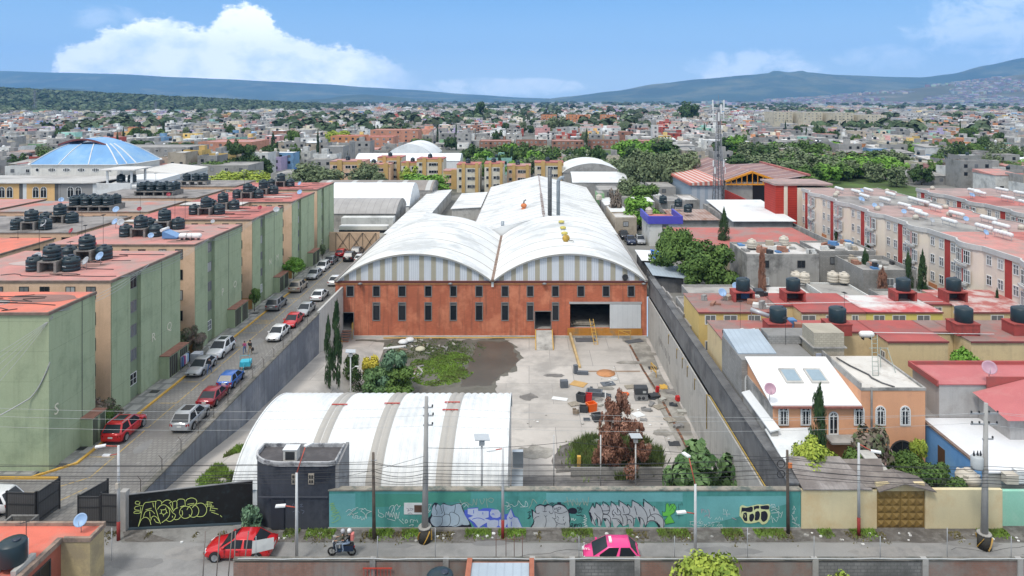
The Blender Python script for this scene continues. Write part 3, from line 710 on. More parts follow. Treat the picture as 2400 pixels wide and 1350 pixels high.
MB(sh.location).box(SX0+5,SX1,y0-.22,y0+.0,z0-.25,z0-.05).build('gutter',flat('gutter_blue_grey',(.3,.33,.36),.6),sh)
an=thing('low_annex','low grey annex with white ducts squeezed behind the teal wall','annex',(-6,51,ZY))
MB(an.location).box(-13.2,-1.9,49.4,52.2,ZY,.3).build('wall',CONC,an)
MB(an.location).tube([(-8.6,49.6,.9),(-8.4,49.6,.55),(-8,49.6,.45),(-4.2,49.6,.42)],.13,8).build('duct',WHITE,an)
MB(an.location).box(-2.6,.15,49.1,49.7,1.35,1.62).build('white_beam',WHITE,an)
to=thing('gate_tower','dark blue two storey gatehouse with a rounded corner and flat roof','gatehouse',(-17,47.8,0))
TB=mat('dark_blue_plaster',(.058,.064,.078),.85,.2,.4,(.022,.026,.036),.5,.4,streak=.4,scol=(.09,.10,.12))
def tp():
 pts=[(-14.05,47.72)]
 for i in range(13):
  a=-math.pi/2-i/12*math.pi*.5;pts.append((-17.2+2.35*math.cos(a)*1.0,49.3+1.58*math.sin(a)))
 pts+=[(-19.5,50.3),(-13.6,50.3),(-13.6,47.9)]
 return pts
P_=tp()
MB(to.location).prism(P_,-2.0,4.42).build('wall',TB,to)
MB(to.location).prism([(-16.7+(x+16.7)*.955,49.4+(y-49.4)*.93)for x,y in P_],4.43,4.47).build('roof',mat('bitumen_roof',(.085,.08,.082),.95,.15,.5,(.13,.12,.12),.4,.5),to)
mb=MB(to.location)
for a,b in zip(P_,P_[1:]+P_[:1]):
 back=a[1]>50 and b[1]>50.9
 mb.beam((a[0],a[1],4.58),(b[0],b[1],4.58),.13,.3)
mb.build('parapet',mat('white_parapet',(.42,.42,.42),.9,.2,1,(.12,.12,.13),.5,1.5),to)
MB(to.location).prism([(-13.59,47.9),(-13.35,47.9),(-13.35,50.7),(-13.59,50.7)],0,5.3,lambda x,y:4.45+(y-47.7)*.06).build('side_parapet',mat('weathered_parapet',(.25,.25,.25),.9,.2,1),to)
WBL=mat('aged_block',(.36,.32,.26),.9,.15,2)
for k,px in enumerate((623,691,730)):
 x=(px-1240)*.02984;yy=47.7 if k else 48.15
 w=MB(to.location);w.box(x-.2,x+.2,yy-.04,yy+.02,3.18,3.92)
 ww=w.build('block_window',WBL,to)
 m2=MB(to.location)
 for i in range(2):
  for j in range(2):m2.box(x-.14+i*.16,x-.03+i*.16,yy-.055,yy-.042,3.26+j*.34,3.48+j*.34)
 m2.build('opening',BLACKP,ww)
MB(to.location).box(-18.0,-17.1,47.60,47.72,.1,2.1).build('door',flat('dark_door',(.03,.034,.045),.6),to)
m2=MB(to.location);x=(654-1240)*.02984;m2.box(x-.09,x+.09,47.69,47.71,1.1,1.75);s1=m2.build('slot_window',WHITEFR,to);MB(to.location).box(x-.045,x+.045,47.675,47.688,1.18,1.67).build('pane',BLACKP,s1)
MB(to.location).box(-18.9,-14.06,47.62,47.71,2.25,2.33).build('string_course',flat('ledge_dark',(.07,.075,.09),.8),to)
ac=thing('air_conditioner','boxy beige air conditioner standing on the dark gatehouse roof','air conditioner',(-16.9,48.6,4.47))
MB().box(-.48,.48,-.35,.35,0,.8).build('casing',mat('beige_metal',(.52,.50,.46),.6,.1,2),ac)
MB().box(-.33,.33,-.37,-.352,.12,.68).build('grille',DARKM,ac);MB().box(-.52,.52,-.4,.4,.801,.84).build('lid',WHITE,ac)
bg_=thing('metal_gate','wide black metal sliding gate tagged with yellow graffiti outline letters','gate',(-23.5,48,0))
ga,gb_=Vector((-27.95,47.68,0)),Vector((-19.6,48.35,0));gd=(gb_-ga).normalized();gn=Vector((gd.y,-gd.x,0))
GB=mat('black_gate_sheet',(.012,.013,.013),.5,.2,1,(.02,.03,.035),.3,2)
mb=MB(bg_.location);mb.add([ga+Vector((0,0,.08)),gb_+Vector((0,0,.08)),gb_+Vector((0,0,3.05)),ga+Vector((0,0,2.45)),ga-gn*.08+Vector((0,0,.08)),gb_-gn*.08+Vector((0,0,.08)),gb_-gn*.08+Vector((0,0,3.05)),ga-gn*.08+Vector((0,0,2.45))],[(0,1,2,3),(7,6,5,4),(0,4,5,1),(1,5,6,2),(2,6,7,3),(3,7,4,0)]);mb.build('gate_leaf',GB,bg_)
mb=MB(bg_.location);mb.beam(ga+Vector((0,0,2.47)),gb_+Vector((0,0,3.07)),.1,.06);mb.build('top_rail',flat('rail_grey',(.2,.2,.2),.6),bg_)
mb=MB(bg_.location);mb.beam(ga+gn*.05+Vector((0,0,.1)),gb_+gn*.05+Vector((0,0,.1)),.1,.12);mb.build('bottom_rail',flat('rail_blue',(.05,.075,.09),.6),bg_)
GATE=(ga,gd,gn)
mb=MB((-28.25,47.7,0));mb.box(-28.5,-28.05,47.45,47.95,0,2.75);tag(mb.build('gate_pillar',CONC,None,(-28.25,47.7,0)),'grey concrete pillar at the left end of the black gate','pillar')
# ------- water tanks and dishes (prototypes are placed by their first use)
PROTO={}
def place(key,make,loc,rz=0.,label=None,group=None,scale=None):
 """first use builds the thing, later uses copy it with its parts"""
 if key not in PROTO:
  o=make();PROTO[key]=o;o.location=loc;o.rotation_euler.z=rz
  if label:o['label']=label
  if group:o['group']=group
  if scale:o.scale=scale if isinstance(scale,(tuple,list))else(scale,)*3
  return o
 return dup(PROTO[key],loc,rz,label,group,scale)
def tank_maker(kind):
 def f():
  o=thing('water_tank','water tank','water tank')
  m={'cream':CREAMT,'black':TANKM,'tall':TANKM}[kind]
  r,h=(.78,1.45)
  pr=[(0,0),(r,0),(r,.28),(r*.97,.3),(r*.97,.34),(r,.36),(r,.68),(r*.97,.7),(r*.97,.74),(r,.76),(r,1.08),(r*.96,1.12),(r*.6,1.36),(.3,1.45),(0,1.45)]
  if kind=='tall':pr=[(0,0),(.84,0),(.86,.05),(.86,1.35),(.8,1.42),(.3,1.6),(0,1.62)]
  mb=MB();mb.lathe(pr,n=20)
  if kind!='tall':
   for k in range(4):
    a=k*math.pi/2+.5;mb.obox((math.cos(a)*.52,math.sin(a)*.52,1.08),.34,.3,.26,a)
  mb.build('barrel',m,o)
  z=1.62 if kind=='tall' else 1.44
  MB().lathe([(0,z-.03),(.25,z-.03),(.27,z+.1),(.2,z+.14),(0,z+.15)],(.0 if kind!='tall' else.3,0,0 if kind!='tall' else-.12),n=12).build('lid',flat('tank_lid',(.02,.03,.05),.4)if kind!='cream' else m,o)
  if kind!='cream':
   m2=MB()
   for i,(dx,dz,w,h)in enumerate([(-.2,0,.06,.1),(-.1,.01,.06,.06),(0,0,.06,.1),(.1,.01,.06,.06),(.2,0,.06,.06)]):
    a=-math.pi/2+dx/.8;m2.obox((math.cos(a)*(r+.005),math.sin(a)*(r+.005),.5+dz),.01,w,h,a)
   m2.build('white_marking',WHITEFR,o)
   if kind=='tall':
    for a in(0.7,):MB().tube([(math.cos(a)*.88,math.sin(a)*.88,0),(math.cos(a)*.88,math.sin(a)*.88,1.3)],.03,5).build('pipe',WHITEFR,o)
  return o
 return f
def tank(loc,label,kind='black',group=None,scale=None,rz=None):
 return place('tank_'+kind,tank_maker(kind),loc,rnd.uniform(-.5,.5)if rz is None else rz,label,group,scale)
DISHM={'blue':flat('dish_blue',(.28,.42,.62),.5),'grey':flat('dish_grey',(.38,.40,.42),.5),'red':flat('dish_red',(.32,.02,.04),.5),'pink':flat('dish_pink',(.45,.27,.33),.5)}
def dish_maker(c):
 def f():
  o=thing('satellite_dish','dish','satellite dish')
  M_=Matrix.Translation((0,0,.95))@Matrix.Rotation(R(55),4,'X')
  mb=MB();mb.lathe([(0,0),(.2,.03),(.38,.11),(.5,.2),(.5,.215),(.38,.125),(.2,.045),(0,.015)],n=18,M=M_);mb.build('reflector',DISHM[c],o)
  MB().tube([(0,0,0),(0,0,.7),(0,.1,.92)],.03,6).build('mast',STEEL,o)
  a=M_@Vector((0,-.45,.17));b=M_@Vector((0,-.1,.5));MB().tube([a,b],.018,5).build('feed_arm',STEEL,o)
  return o
 return f
def dish(loc,c,label,group=None,scale=1.,rz=None):
 scale*=.68
 return place('dish_'+c,dish_maker(c),loc,rnd.uniform(-.6,.6)if rz is None else rz,label,group,scale)
def aerial(loc,h,label,group='thin aerial masts on the flat roofs'):
 def mk():
  o=thing('aerial',label,'aerial');MB().tube([(0,0,0),(0,0,1)],.02,4).build('mast',DARKM,o)
  mb=MB();mb.beam((-.3,0,.96),(.3,0,.96),.02)
  for k in range(5):mb.beam((-.28+k*.14,-.2,.97),(-.28+k*.14,.2,.97),.014)
  mb.build('antenna',DARKM,o);return o
 return place('aerial',mk,loc,rnd.uniform(0,3),label,group,(1,1,h))
# ------- green and peach apartment blocks
GREEN=mat('sage_green_plaster',(.37,.43,.275),.9,.1,.3,(.29,.345,.22),.45,.3,streak=.42,scol=(.15,.18,.11),stripes=(2,2.43,.012,(.22,.26,.17),.8),bump=.2,fine=.07)
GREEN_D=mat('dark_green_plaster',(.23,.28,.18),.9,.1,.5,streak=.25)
PEACH=mat('peach_plaster',(.68,.47,.325),.9,.09,.5,(.58,.39,.26),.35,.4,streak=.25,scol=(.3,.2,.14),fine=.06)
OCHRE=mat('ochre_base_plaster',(.50,.265,.09),.9,.1,.5)
EDGE=mat('roof_edge',(.19,.14,.115),.95,.25,1.5)
CAGE=mat('dark_louvre',(.045,.04,.035),.7,.2,2,stripes=(2,.09,.35,(.09,.075,.06),.9))
TILE=mat('rusty_canopy',(.30,.15,.11),.9,.2,2)
ZR=12.8
GL=[GLASS,GLASS2,GLASS2,GLASS3]
BRR_=mat('roof_patch_brown',(.26,.15,.125),.92,.16,.5);WROOF_=mat('roof_patch_pale',(.45,.36,.33),.9,.1,.5)
def letters(txt,loc,size,m,parent,rot,off=Vector((0,0,0))):
 cu=D.curves.new('lettering','FONT');cu.body=txt;cu.size=size;cu.extrude=.006;cu.resolution_u=2
 t=D.objects.new('tmp',cu);COL.objects.link(t)
 dg=bpy.context.evaluated_depsgraph_get();me=D.meshes.new_from_object(t.evaluated_get(dg));D.objects.remove(t)
 o=D.objects.new('lettering',me);me.materials.clear();me.materials.append(m);COL.objects.link(o)
 o.location=Vector(loc)-off;o.rotation_euler=rot
 if parent:o.parent=parent;KIDS.setdefault(parent.name,[]).append(o)
 return o
def green_block(tagw,y0,y1,xr,xl,roof,lets,front=PEACH,cols=7,streetwin=True):
 o=thing('apartment_block',f'sage green five storey apartment block {tagw}','apartment block',((xr+xl)/2,y0,0),0,'green apartment blocks along the lane')
 P=o.location.copy();L_=y1-y0
 r0,r1=y0+L_*.24,y0+L_*.385
 mb=MB(P)
 if streetwin:
  mb.box(xl,xr-.35,y0+.02,y1,0,ZR)
  mb.box(xr-.35,xr,y0+.02,r0,0,ZR);mb.box(xr-.35,xr,r1,y1,0,ZR)
 else:mb.box(xl,xr,y0+.02,y1,0,ZR)
 mb.build('wall',GREEN,o)
 if front is not GREEN:
  MB(P).box(xl+.02,xr-.06,y0-.06,y0+.0,1.6,ZR-.02).build('front_wall',front,o);MB(P).box(xl+.02,xr-.06,y0-.065,y0-.0,0,1.59).build('base_band',OCHRE,o)
 if streetwin:
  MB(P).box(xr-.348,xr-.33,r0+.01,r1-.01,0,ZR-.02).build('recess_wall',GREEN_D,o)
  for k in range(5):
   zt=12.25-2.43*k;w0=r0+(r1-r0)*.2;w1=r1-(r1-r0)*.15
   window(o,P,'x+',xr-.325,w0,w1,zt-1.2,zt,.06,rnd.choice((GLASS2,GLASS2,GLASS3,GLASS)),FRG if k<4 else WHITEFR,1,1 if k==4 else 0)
 if front is not GREEN:
  for c in range(cols):
   x=xr-1.9-c*1.95-(c//2)*.5
   if x<xl+.8:break
   for k in range(5 if c<2 else 2):
    zt=12.35-2.43*k;window(o,P,'y-',y0-.062,x-.45,x+.45,zt-1.2,zt,.05,rnd.choice(GL),DARKFR,1)
 MB(P).box(xl-.05,xr+.08,y0-.12,y1+.08,ZR+.002,ZR+.09).build('roof',roof,o)
 mb=MB(P);mb.box(xr-.1,xr+.1,y0-.14,y1+.1,ZR-.1,ZR+.14);mb.box(xl-.07,xr-.1,y0-.14,y0+.02,ZR-.08,ZR+.12);mb.build('roof_edge',EDGE,o)
 for c in(.69,):
  MB(P).box(xr+.002,xr+.02,y0+L_*c,y0+L_*c+.06,0,ZR-.1).build('rain_pipe',DARKM,o)
 if lets:
  for(t,yy,zz)in lets:letters(t,(xr+.012,yy,zz),1.3,mat('cream_lettering',(.66,.62,.48),.8),o,(R(90),0,R(90)),P)
 for k in range(4):
  px_,py_=rnd.uniform(xl+3,xr-3),rnd.uniform(y0+1.5,y1-1.5);a_,b_=rnd.uniform(1.2,3.5),rnd.uniform(.5,1.4);MB(P).sheet(blob([(max(xl,min(xr-.2,px_+a_*math.cos(t*.785))),max(y0,min(y1,py_+b_*math.sin(t*.785))))for t in range(8)],.25,k+y0,3),ZR+.1+.003*k).build('roof_patch',(GREY_ROOF,BRR_,PINK_ROOF,WROOF_)[k],o)
 for k in range(4):
  a_,b_=rnd.uniform(xl+4,xr-2),y0+L_*(.15+.22*k);MB(P).tube([(a_+t*rnd.uniform(.5,.9),b_+.5*math.sin(t*.9+k),ZR+.13)for t in range(int((xr-a_)/.9)+2)if a_+t*.9<xr-.3]or[(a_,b_,ZR+.1),(a_+.5,b_,ZR+.1)],.035,4).build('roof_cable',DARKM,o)
 for k in range(2):
  a=y1-L_*.34+k*L_*.17;b=a+L_*.155
  pc=MB(P).box(xr,xr+1.0,a,a+.12,0,2.5).box(xr,xr+1.0,b-.12,b,0,2.5).box(xr+.9,xr+1.02,a+.12,b-.12,2.38,2.5).box(xr+.9,xr+1.0,a+.12,b-.12,0,.14).build('porch',GREEN,o)
  MB(P).box(xr+.93,xr+.97,a+.13,b-.13,.15,2.37).build('gate_leaf',CAGE,pc);MB(P).box(xr,xr+1.1,a-.05,b+.05,2.51,2.6).build('canopy',TILE,pc)
  mb=MB(P)
  for t in range(5):yy=a+.13+(b-a-.26)*t/4;mb.box(xr+.975,xr+1.0,yy-.02,yy+.02,.15,2.37)
  mb.build('grille',flat('cage_frame',(.20,.25,.17),.6),pc)
 return o
blocks=[('marked S, nearest the street gates',55.0,60.9,-38.7,-62,BRIGHT_ROOF,[('S',55.6,4.3)],GREEN,False),('marked R and Q',64.75,77.5,-39.6,-57.2,PINK_ROOF,[('R',71.6,4.6),('Q',74.6,4.7)],PEACH,True),('marked P and O',81.0,94.0,-39.6,-57.2,PINK_ROOF,[('P',87.9,4.8),('O',91.4,4.8)],PEACH,True),('marked N and M, fourth from the gates',98.0,110.0,-39.7,-57.2,RED_ROOF,[('N',104.2,4.8),('M',107.2,4.8)],PEACH,True),('fifth from the gates',115.0,126.8,-39.9,-57.2,RED_ROOF,[],PEACH,True),('last one before the brick striped wall',131.0,142,-40.6,-57.4,RED_ROOF,[],PEACH,True)]
for b in blocks:green_block(b[0],b[1],b[2],b[3],b[4],b[5],b[6],b[7],7,b[8])
def wing(i,y0,y1,xl,xr,roof,where,zr=ZR):
 o=thing('rear_wing',f'peach rear wing under a {where}','apartment block',((xr+xl)/2,y0,0),0,'rear wings of the green apartment blocks')
 P=o.location.copy()
 MB(P).box(xl,xr,y0,y1,0,zr).build('wall',PEACH,o)
 MB(P).box(xl-.1,xr+.1,y0-.12,y1+.1,zr+.002,zr+.1).build('roof',roof,o)
 MB(P).box(xr-.08,xr+.13,y0-.14,y1+.12,zr-.06,zr+.13).build('roof_edge',EDGE,o)
 x=xr-1.4
 while x>xl+1:window(o,P,'y-',y0-.003,x-.6,x+.6,zr-1.75,zr-.55,.06,rnd.choice(GL),DARKFR,1);x-=rnd.choice((2.6,3.2,4.1))
 for yy in(y0+2,y0+5.2,y0+8.6):
  if yy<y1-1:window(o,P,'x+',xr+.003,yy-.55,yy+.55,zr-1.75,zr-.55,.06,rnd.choice(GL),DARKFR,1)
 return o
WROOF=mat('whitewashed_roof',(.56,.54,.51),.9,.08,.4,(.36,.33,.30),.5,.3)
wing(0,73,84.7,-82,-58.9,BRIGHT_ROOF,'bright red roof left of block R')
wing(1,88.5,100.5,-82,-58.6,GREY_ROOF,'stained grey roof left of block P')
wing(2,105,116,-82,-58.4,mat('patched_grey_red_roof',(.30,.27,.25),.92,.14,.4,(.50,.17,.13),.35,.14),'red and grey roof with a long row of tanks')
wing(3,120,131,-78,-58.4,GREY_ROOF,'pale grey roof with seven tanks')
wing(4,136,146,-76,-58.4,GREY_ROOF,'grey roof with three tanks beside the domed hall')
wing(5,96.5,97.9,-57.2,-50,WROOF,'narrow whitewashed roof behind block P')
wing(6,112,114.8,-57.2,-47,WROOF,'long whitewashed roof behind the fourth block')
wing(7,104,118,-104,-83.5,PINK_ROOF,'faded red roof at the left edge of the estate')
wing(8,86,99,-104,-83.5,PINK_ROOF,'faded roof at the far left edge of the picture')
STAND=mat('tank_stand',(.25,.235,.215),.95,.2,1,(.13,.12,.11),.5,1)
def cluster(x,y,z,which,rz=0.,n6=True):
 G='black water tanks on the green apartment roofs'
 for k,dy in enumerate((0,5.0)if n6 else(0,)):
  row=('front','back')[k];jx=.4*k+jit(.25)
  s=thing('tank_stand',f'rough grey {row} tank stand on the roof of {which}','tank stand',(x+jx,y+dy,z),0,'tank stands on the green apartment roofs')
  MB().box(-.95,.95,-.8,.8,1.05,1.2).build('slab',STAND,s)
  mb=MB().box(-.95,-.7,-.8,.8,0,1.05).build('leg',STAND,s);mb=MB().box(.7,.95,-.8,.8,0,1.05).build('leg',STAND,s);MB().box(-.7,.7,.5,.7,0,1.05).build('back_panel',STAND,s)
  tank((x+jx,y+dy,z+1.2),f'black water tank raised on the {row} stand on {which}','black',G,1.02)
  tank((x+jx-1.85,y+dy+jit(.3),z+.1),f'black water tank left of the {row} stand on {which}','black',G,1.0)
  tank((x+jx+1.85,y+dy+jit(.3),z+.1),f'black water tank right of the {row} stand on {which}','black',G,1.02)
def rowtanks(x,y,z,n,rows,which):
 s=thing('tank_platform',f'long grey tank platform on the roof of {which}','tank platform',(x,y,z),0,'tank platforms on the green apartment roofs');w=n*1.75
 MB().box(-w/2,w/2,-.9,rows*1.9-.9,.75,.92).build('slab',STAND,s)
 for k in range(n+1):MB().box(-w/2+k*(w-.25)/n,-w/2+.25+k*(w-.25)/n,-.85,rows*1.9-.95,0,.75).build('leg',STAND,s)
 for j in range(rows):
  for i in range(n):
   tank((x-w/2+.87+i*1.75+jit(.05),y+j*1.9,z+.92+j*.0),f'black water tank {("leftmost","second","third","fourth")[i] if i < n - 1 else "rightmost"} in the {("front","back")[j]} row on {which}','black','black water tanks on the green apartment roofs',1.0)
cluster(-48,68.5,ZR,'block R');cluster(-48.7,85.9,ZR,'block P');cluster(-48.6,102.3,ZR,'the fourth green block');cluster(-49,119.4,ZR,'the fifth green block');cluster(-49.3,135.5,ZR,'the last green block',n6=False)
cluster(-65.6,86.6-8,ZR,'the left wing with bright red roof')if False else cluster(-66,90.5,ZR,'the grey left wing')
rowtanks(-67.9,106,ZR,4,2,'the long tank wing');rowtanks(-67.2,123,ZR,4,2,'the pale grey wing');rowtanks(-67.6,138.4,ZR,3,1,'the wing by the domed hall')
tank((-72.5,88.9,ZR+.1),'black water tank at the left picture edge beside the grey wing stand','black','black water tanks on the green apartment roofs')
q=random.Random(5)
for(px,py,c,s,l)in[(236,607+14,'blue',1.35,'blue dish beside the tanks of block R'),(203,632,'grey',1.3,'round grey dish in front of the tanks of block R'),(89,618,'grey',1.2,'grey dish leaning at the front left tank of block R'),(154,610,'red',1,'small red dish between the tanks of block R'),(223,588,'red',1,'dark red dish behind the tanks of block R'),(168,553,'red',1,'red dish on the bright roof left of block P'),(273,506,'blue',1.4,'blue dish on the long tank wing'),(271,535,'blue',1.3,'blue dish on the roof left of block P'),(284,538,'grey',1.4,'grey dish touching the blue one left of block P'),(354,565,'blue',1,'blue dish at the front edge of block P roof'),(327,500,'red',1,'red dish on the whitewashed roof'),(340,548,'grey',1,'grey dish on the front tank of block P'),(499,528,'grey',.8,'small pale dish in front of the tanks of the fourth block'),(648,505,'grey',1.3,'grey dish at the roof edge of the fifth green block'),(703,462,'blue',1.3,'blue dish on the last green block'),(703,440,'blue',1.2,'blue dish near the far roof corner of the last block'),(610,497,'red',1,'red dish near the edge of the fourth green block'),(105,540,'grey',1.4,'grey dish right of the tanks on the grey left wing'),(388,443,'blue',1.4,'blue dish right of the pale wing tanks'),(478,428,'blue',1.3,'blue dish at the end of the three tank row'),(408,440,'blue',1.3,'blue dish leaning on the last tank of the pale wing'),(395,465,'red',1,'red dish on the pale grey wing roof'),(144,480,'blue',1.2,'blue dish left of the long tank row'),(240,483,'blue',1.2,'blue dish right of the long tank row'),(225,488,'red',1,'red dish right of the long tank row')]:
 p=gp(px,py,ZR+.1);dish(p,c,l,'satellite dishes on the green apartment roofs',s)
for i,(px,py)in enumerate([(192,555),(242,575),(410,517),(434,530),(568,486),(329,510),(165,615),(92,603),(141,492),(365,448),(573,458),(200,575),(344,430),(42,560)]):
 p=gp(px,py,ZR+.1);aerial(p,q.uniform(2.2,4.2),'thin television aerial on a red apartment roof')
o=thing('solar_heater','solar water heater with blue panel on the roof of block P','solar heater',gp(405,558,ZR+.1))
MB().prism([(-.9,-.8),(.9,-.8),(.9,.8),(-.9,.8)],.1,0,lambda x,y:.25+(x*-1+.9)*.42).build('panel',flat('solar_blue',(.12,.26,.48),.2),o)
MB().hcyl((-.98,-.8,1.1),(-.98,.8,1.1),.2).build('tank',flat('heater_white',(.7,.7,.68),.4),o)
def gas_maker():
 o=thing('gas_tank','white gas cylinder','gas tank');MB().lathe([(0,-.75),(.2,-.72),(.31,-.58),(.34,-.4),(.34,.4),(.31,.58),(.2,.72),(0,.75)],(0,0,.5),14,M=Matrix.Rotation(R(90),4,'Y')).build('barrel',flat('gas_white',(.78,.77,.74),.35),o)
 for x in(-.4,.4):MB().box(x-.05,x+.05,-.25,.25,0,.25).build('leg',DARKM,o)
 return o
for i,px in enumerate((434,445,458)):p=gp(px,562,ZR+.1);place('gas',gas_maker,p,0,['leftmost white gas tank at the roof edge of block P','middle white gas tank at the roof edge of block P','rightmost white gas tank at the roof edge of block P'][i],'white gas tanks on the roof of block P')
o=thing('end_wall','cream wall with black crossed bars closing the lane','wall',(-34.5,135,0));P=o.location.copy()
MB(P).box(-39.5,-29.6,135,135.3,0,3.9).build('wall',mat('cream_peach_wall',(.56,.40,.27),.9,.12,.6,streak=.3),o)
mb=MB(P)
for k in range(4):
 x=-38.2+k*2.65;mb.beam((x,134.97,.2),(x,134.97,3.8),.16,.04)
 if k<3:mb.beam((x+.1,134.94,3.8),(x+2.6,134.94,.2),.13,.04);mb.beam((x+.1,134.91,.2),(x+2.6,134.91,3.8),.13,.04)
mb.build('crossed_bars',DARKM,o)
# ------- domed hall
def hall():
 o=thing('domed_hall','large hall with a pale blue faceted dome roof over wide grey roofs','hall',(-124,186,0));P=o.location.copy()
 def X(px,Y):return(px-1240)*Y/1600
 def Z(py,Y):return 30-(py-235)*Y/1600
 BL=mat('pale_blue_sheet',(.17,.36,.62),.6,.14,.12,(.26,.43,.60),.5,.12,stripes=(0,1.1,.12,(.18,.34,.55),.5))
 cx,cy=-124.8,197.6;rx,ry=14.7,10.6;ze=12.4;zt=17.6
 oc=[(.82,-1),(-.82,-1),(-1,-.6),(-1,.6),(-.82,1),(.82,1),(1,.6),(1,-.6)]
 def ring(t):s=1-.57*t;return[(cx+rx*a*(s),cy+ry*b*s,ze+(zt-ze)*(.62*t+.38*math.sin(t*math.pi/2)))for a,b in oc]
 mb=MB(P);n=8;rs=[ring(i/n)for i in range(n+1)]
 for i in range(n):
  for k in range(8):
   a,b=rs[i],rs[i+1];k2=(k+1)%8;mb.quad(a[k2],a[k],b[k],b[k2])
 mb.add(rs[-1][::-1],[tuple(range(8))]);mb.build('dome',BL,o)
 mb=MB(P)
 for k in range(8):
  for i in range(n):mb.beam(Vector(rs[i][k])+Vector((0,0,.08)),Vector(rs[i+1][k])+Vector((0,0,.08)),.3,.16)
 for k,(u)in((0,.5),(0,0.02),(6,.5)):
  pass
 for k,k2,u in((0,1,.33),(0,1,.67),(7,0,.5)):
  for i in range(n):mb.beam(Vector(rs[i][k]).lerp(Vector(rs[i][k2]),u)+Vector((0,0,.08)),Vector(rs[i+1][k]).lerp(Vector(rs[i+1][k2]),u)+Vector((0,0,.08)),.25,.16)
 mb.build('white_rib',WHITE,o)
 mb=MB(P);L0,L1=cx-8.2,cx+5.4;n2=12
 def vf(u,v):x=L0+(L1-L0)*u;return(x,cy-4.8+9.6*v,17.5+(1.6)*math.sin(math.pi*u))
 mb.grid(lambda u,v:vf(u,v),n2,1);mb.grid(lambda u,v:(lambda p:(p[0],p[1],p[2]-.25))(vf(1-u,v)),n2,1);mb.build('lantern_roof',BL,o)
 mb=MB(P)
 for i in range(n2):
  a,b=vf(i/n2,0),vf((i+1)/n2,0);mb.beam((a[0],a[1]-.05,a[2]-.15),(b[0],b[1]-.05,b[2]-.15),.2,.5)
 mb.build('lantern_edge',flat('maroon_edge',(.16,.05,.05),.6),o)
 mb=MB(P);dm=[(cx+rx*a*.985,cy+ry*b*.985)for a,b in oc];mb.prism(dm,9.2,ze-.12);mb.build('drum',mat('cream_white_wall',(.62,.60,.55),.85,.07,.5,streak=.25),o)
 MB(P).prism([(cx+rx*a*1.03,cy+ry*b*1.03)for a,b in oc],ze-.11,ze+.02).build('eave',WHITE,o)
 for k in range(6):
  x=cx-rx*.68+k*rx*1.36/5;w=.5 if k in(0,5)else 1.15
  M_=Matrix.Rotation(R(90),4,'X')@Matrix.Diagonal((w,.55,1,1))
  f=MB(P).lathe([(0,0),(1.0,0),(1,.08),(0,.08)],(x,cy-ry*.985-.0,10.9),20,M=M_,smooth=False).build('oval_window',WHITE,o)
  MB(P).lathe([(0,.085),(.8,.085),(.8,.1),(0,.1)],(x,cy-ry*.985,10.9),20,M=M_,smooth=False).build('pane',GLASS,f)
  if w>1:
   m2=MB(P)
   for d in(-.45,0,.45):m2.box(x+d-.06,x+d+.06,cy-ry*.985-.14,cy-ry*.985-.105,10.45,11.35)
   m2.build('glazing_bar',WHITE,f)
 HR=mat('weathered_hall_roof',(.47,.455,.43),.9,.1,.2,(.33,.315,.295),.5,.12,stripes=(0,9,.05,(.62,.6,.57),.6))
 mb=MB(P)
 A=[(-150,165,10.2),(-97.5,165,10.2),(-97.5,186.6,10.4),(-150,186.6,10.4)]
 mb.add([(-150,164.6,10.1),(-104.8,164.6,10.1),(-108.5,187.4,12.0-2.6),(-150,187.4,12.0-2.6),(-150,164.6,9.9),(-104.8,164.6,9.9),(-108.5,187.4,9.2),(-150,187.4,9.2)],[(0,1,2,3),(7,6,5,4),(0,4,5,1),(1,5,6,2)]);mb.build('front_roof',HR,o)
 mb=MB(P);mb.prism([(-104.6,166),(-96.6,168),(-96.6,189),(-100,190),(-106,190),(-108.3,187)],8.3,0,lambda x,y:8.8+(y-166)*.035)
 mb.build('side_terrace',WHITE,o)
 mb=MB(P);mb.prism([(-109.6,190.2),(-97.2,190.2),(-98.6,210),(-109.8,210)],8.6,0,lambda x,y:10.6-(x+109)*.10);mb.build('side_roof',mat('pale_hall_roof',(.60,.58,.54),.85,.06,.3),o)
 segs=[(-150,-123.4,OCR),(-123.4,-122.5,DKB),(-122.5,-121.6,WHITE),(-121.6,-114.8,OCR),(-114.8,-113.9,DKB),(-113.9,-105.6,GRW),(-105.6,-96.5,WHITE)]
 for a,b,m in segs:MB(P).box(a,b-.003,165.2,165.8,0,9.86).build('front_wall',m,o)
 MB(P).box(-150,-106,166,186,0,8.6).build('side_wall',WHITE,o);MB(P).box(-109.5,-98.8,190.3,209.8,0,8.5).build('side_wall',WHITE,o)
 for cxx in(-126.6,-118.4,-110.0):
  for zz,hh in((6.4,2.7),(1.6,3.2)):
   for d in(-.95,.95):
    arch_window(o,P,cxx+d,165.2,zz,1.6,hh)
 arch_window(o,P,-99.5,165.2,6.6,1.2,1.7)
 mb=MB(P)
 for x,y in((-105,170),(-99,170),(-105,176),(-99,176)):MB(P).box(x-.2,x+.2,y-.2,y+.2,9.4,12.6).build('pavilion_post',WHITE,o)
 MB(P).box(-106.2,-97.6,168.8,177.2,12.61,12.85).build('pavilion_roof',mat('pale_hall_roof2',(.62,.60,.57),.85,.06,.3),o)
 for i,x in enumerate((-103.4,-100.6)):tank((x,173,9.35),['black water tank under the roof pavilion, left one','black water tank under the roof pavilion, right one'][i],'black','tanks under the hall pavilion',1.3)
OCR=mat('apricot_wall',(.72,.45,.20),.9,.07,.5,streak=.2);DKB=mat('dark_pilaster',(.12,.12,.12),.9,.2,1);GRW=mat('mid_grey_wall',(.30,.29,.28),.9,.08,.5)
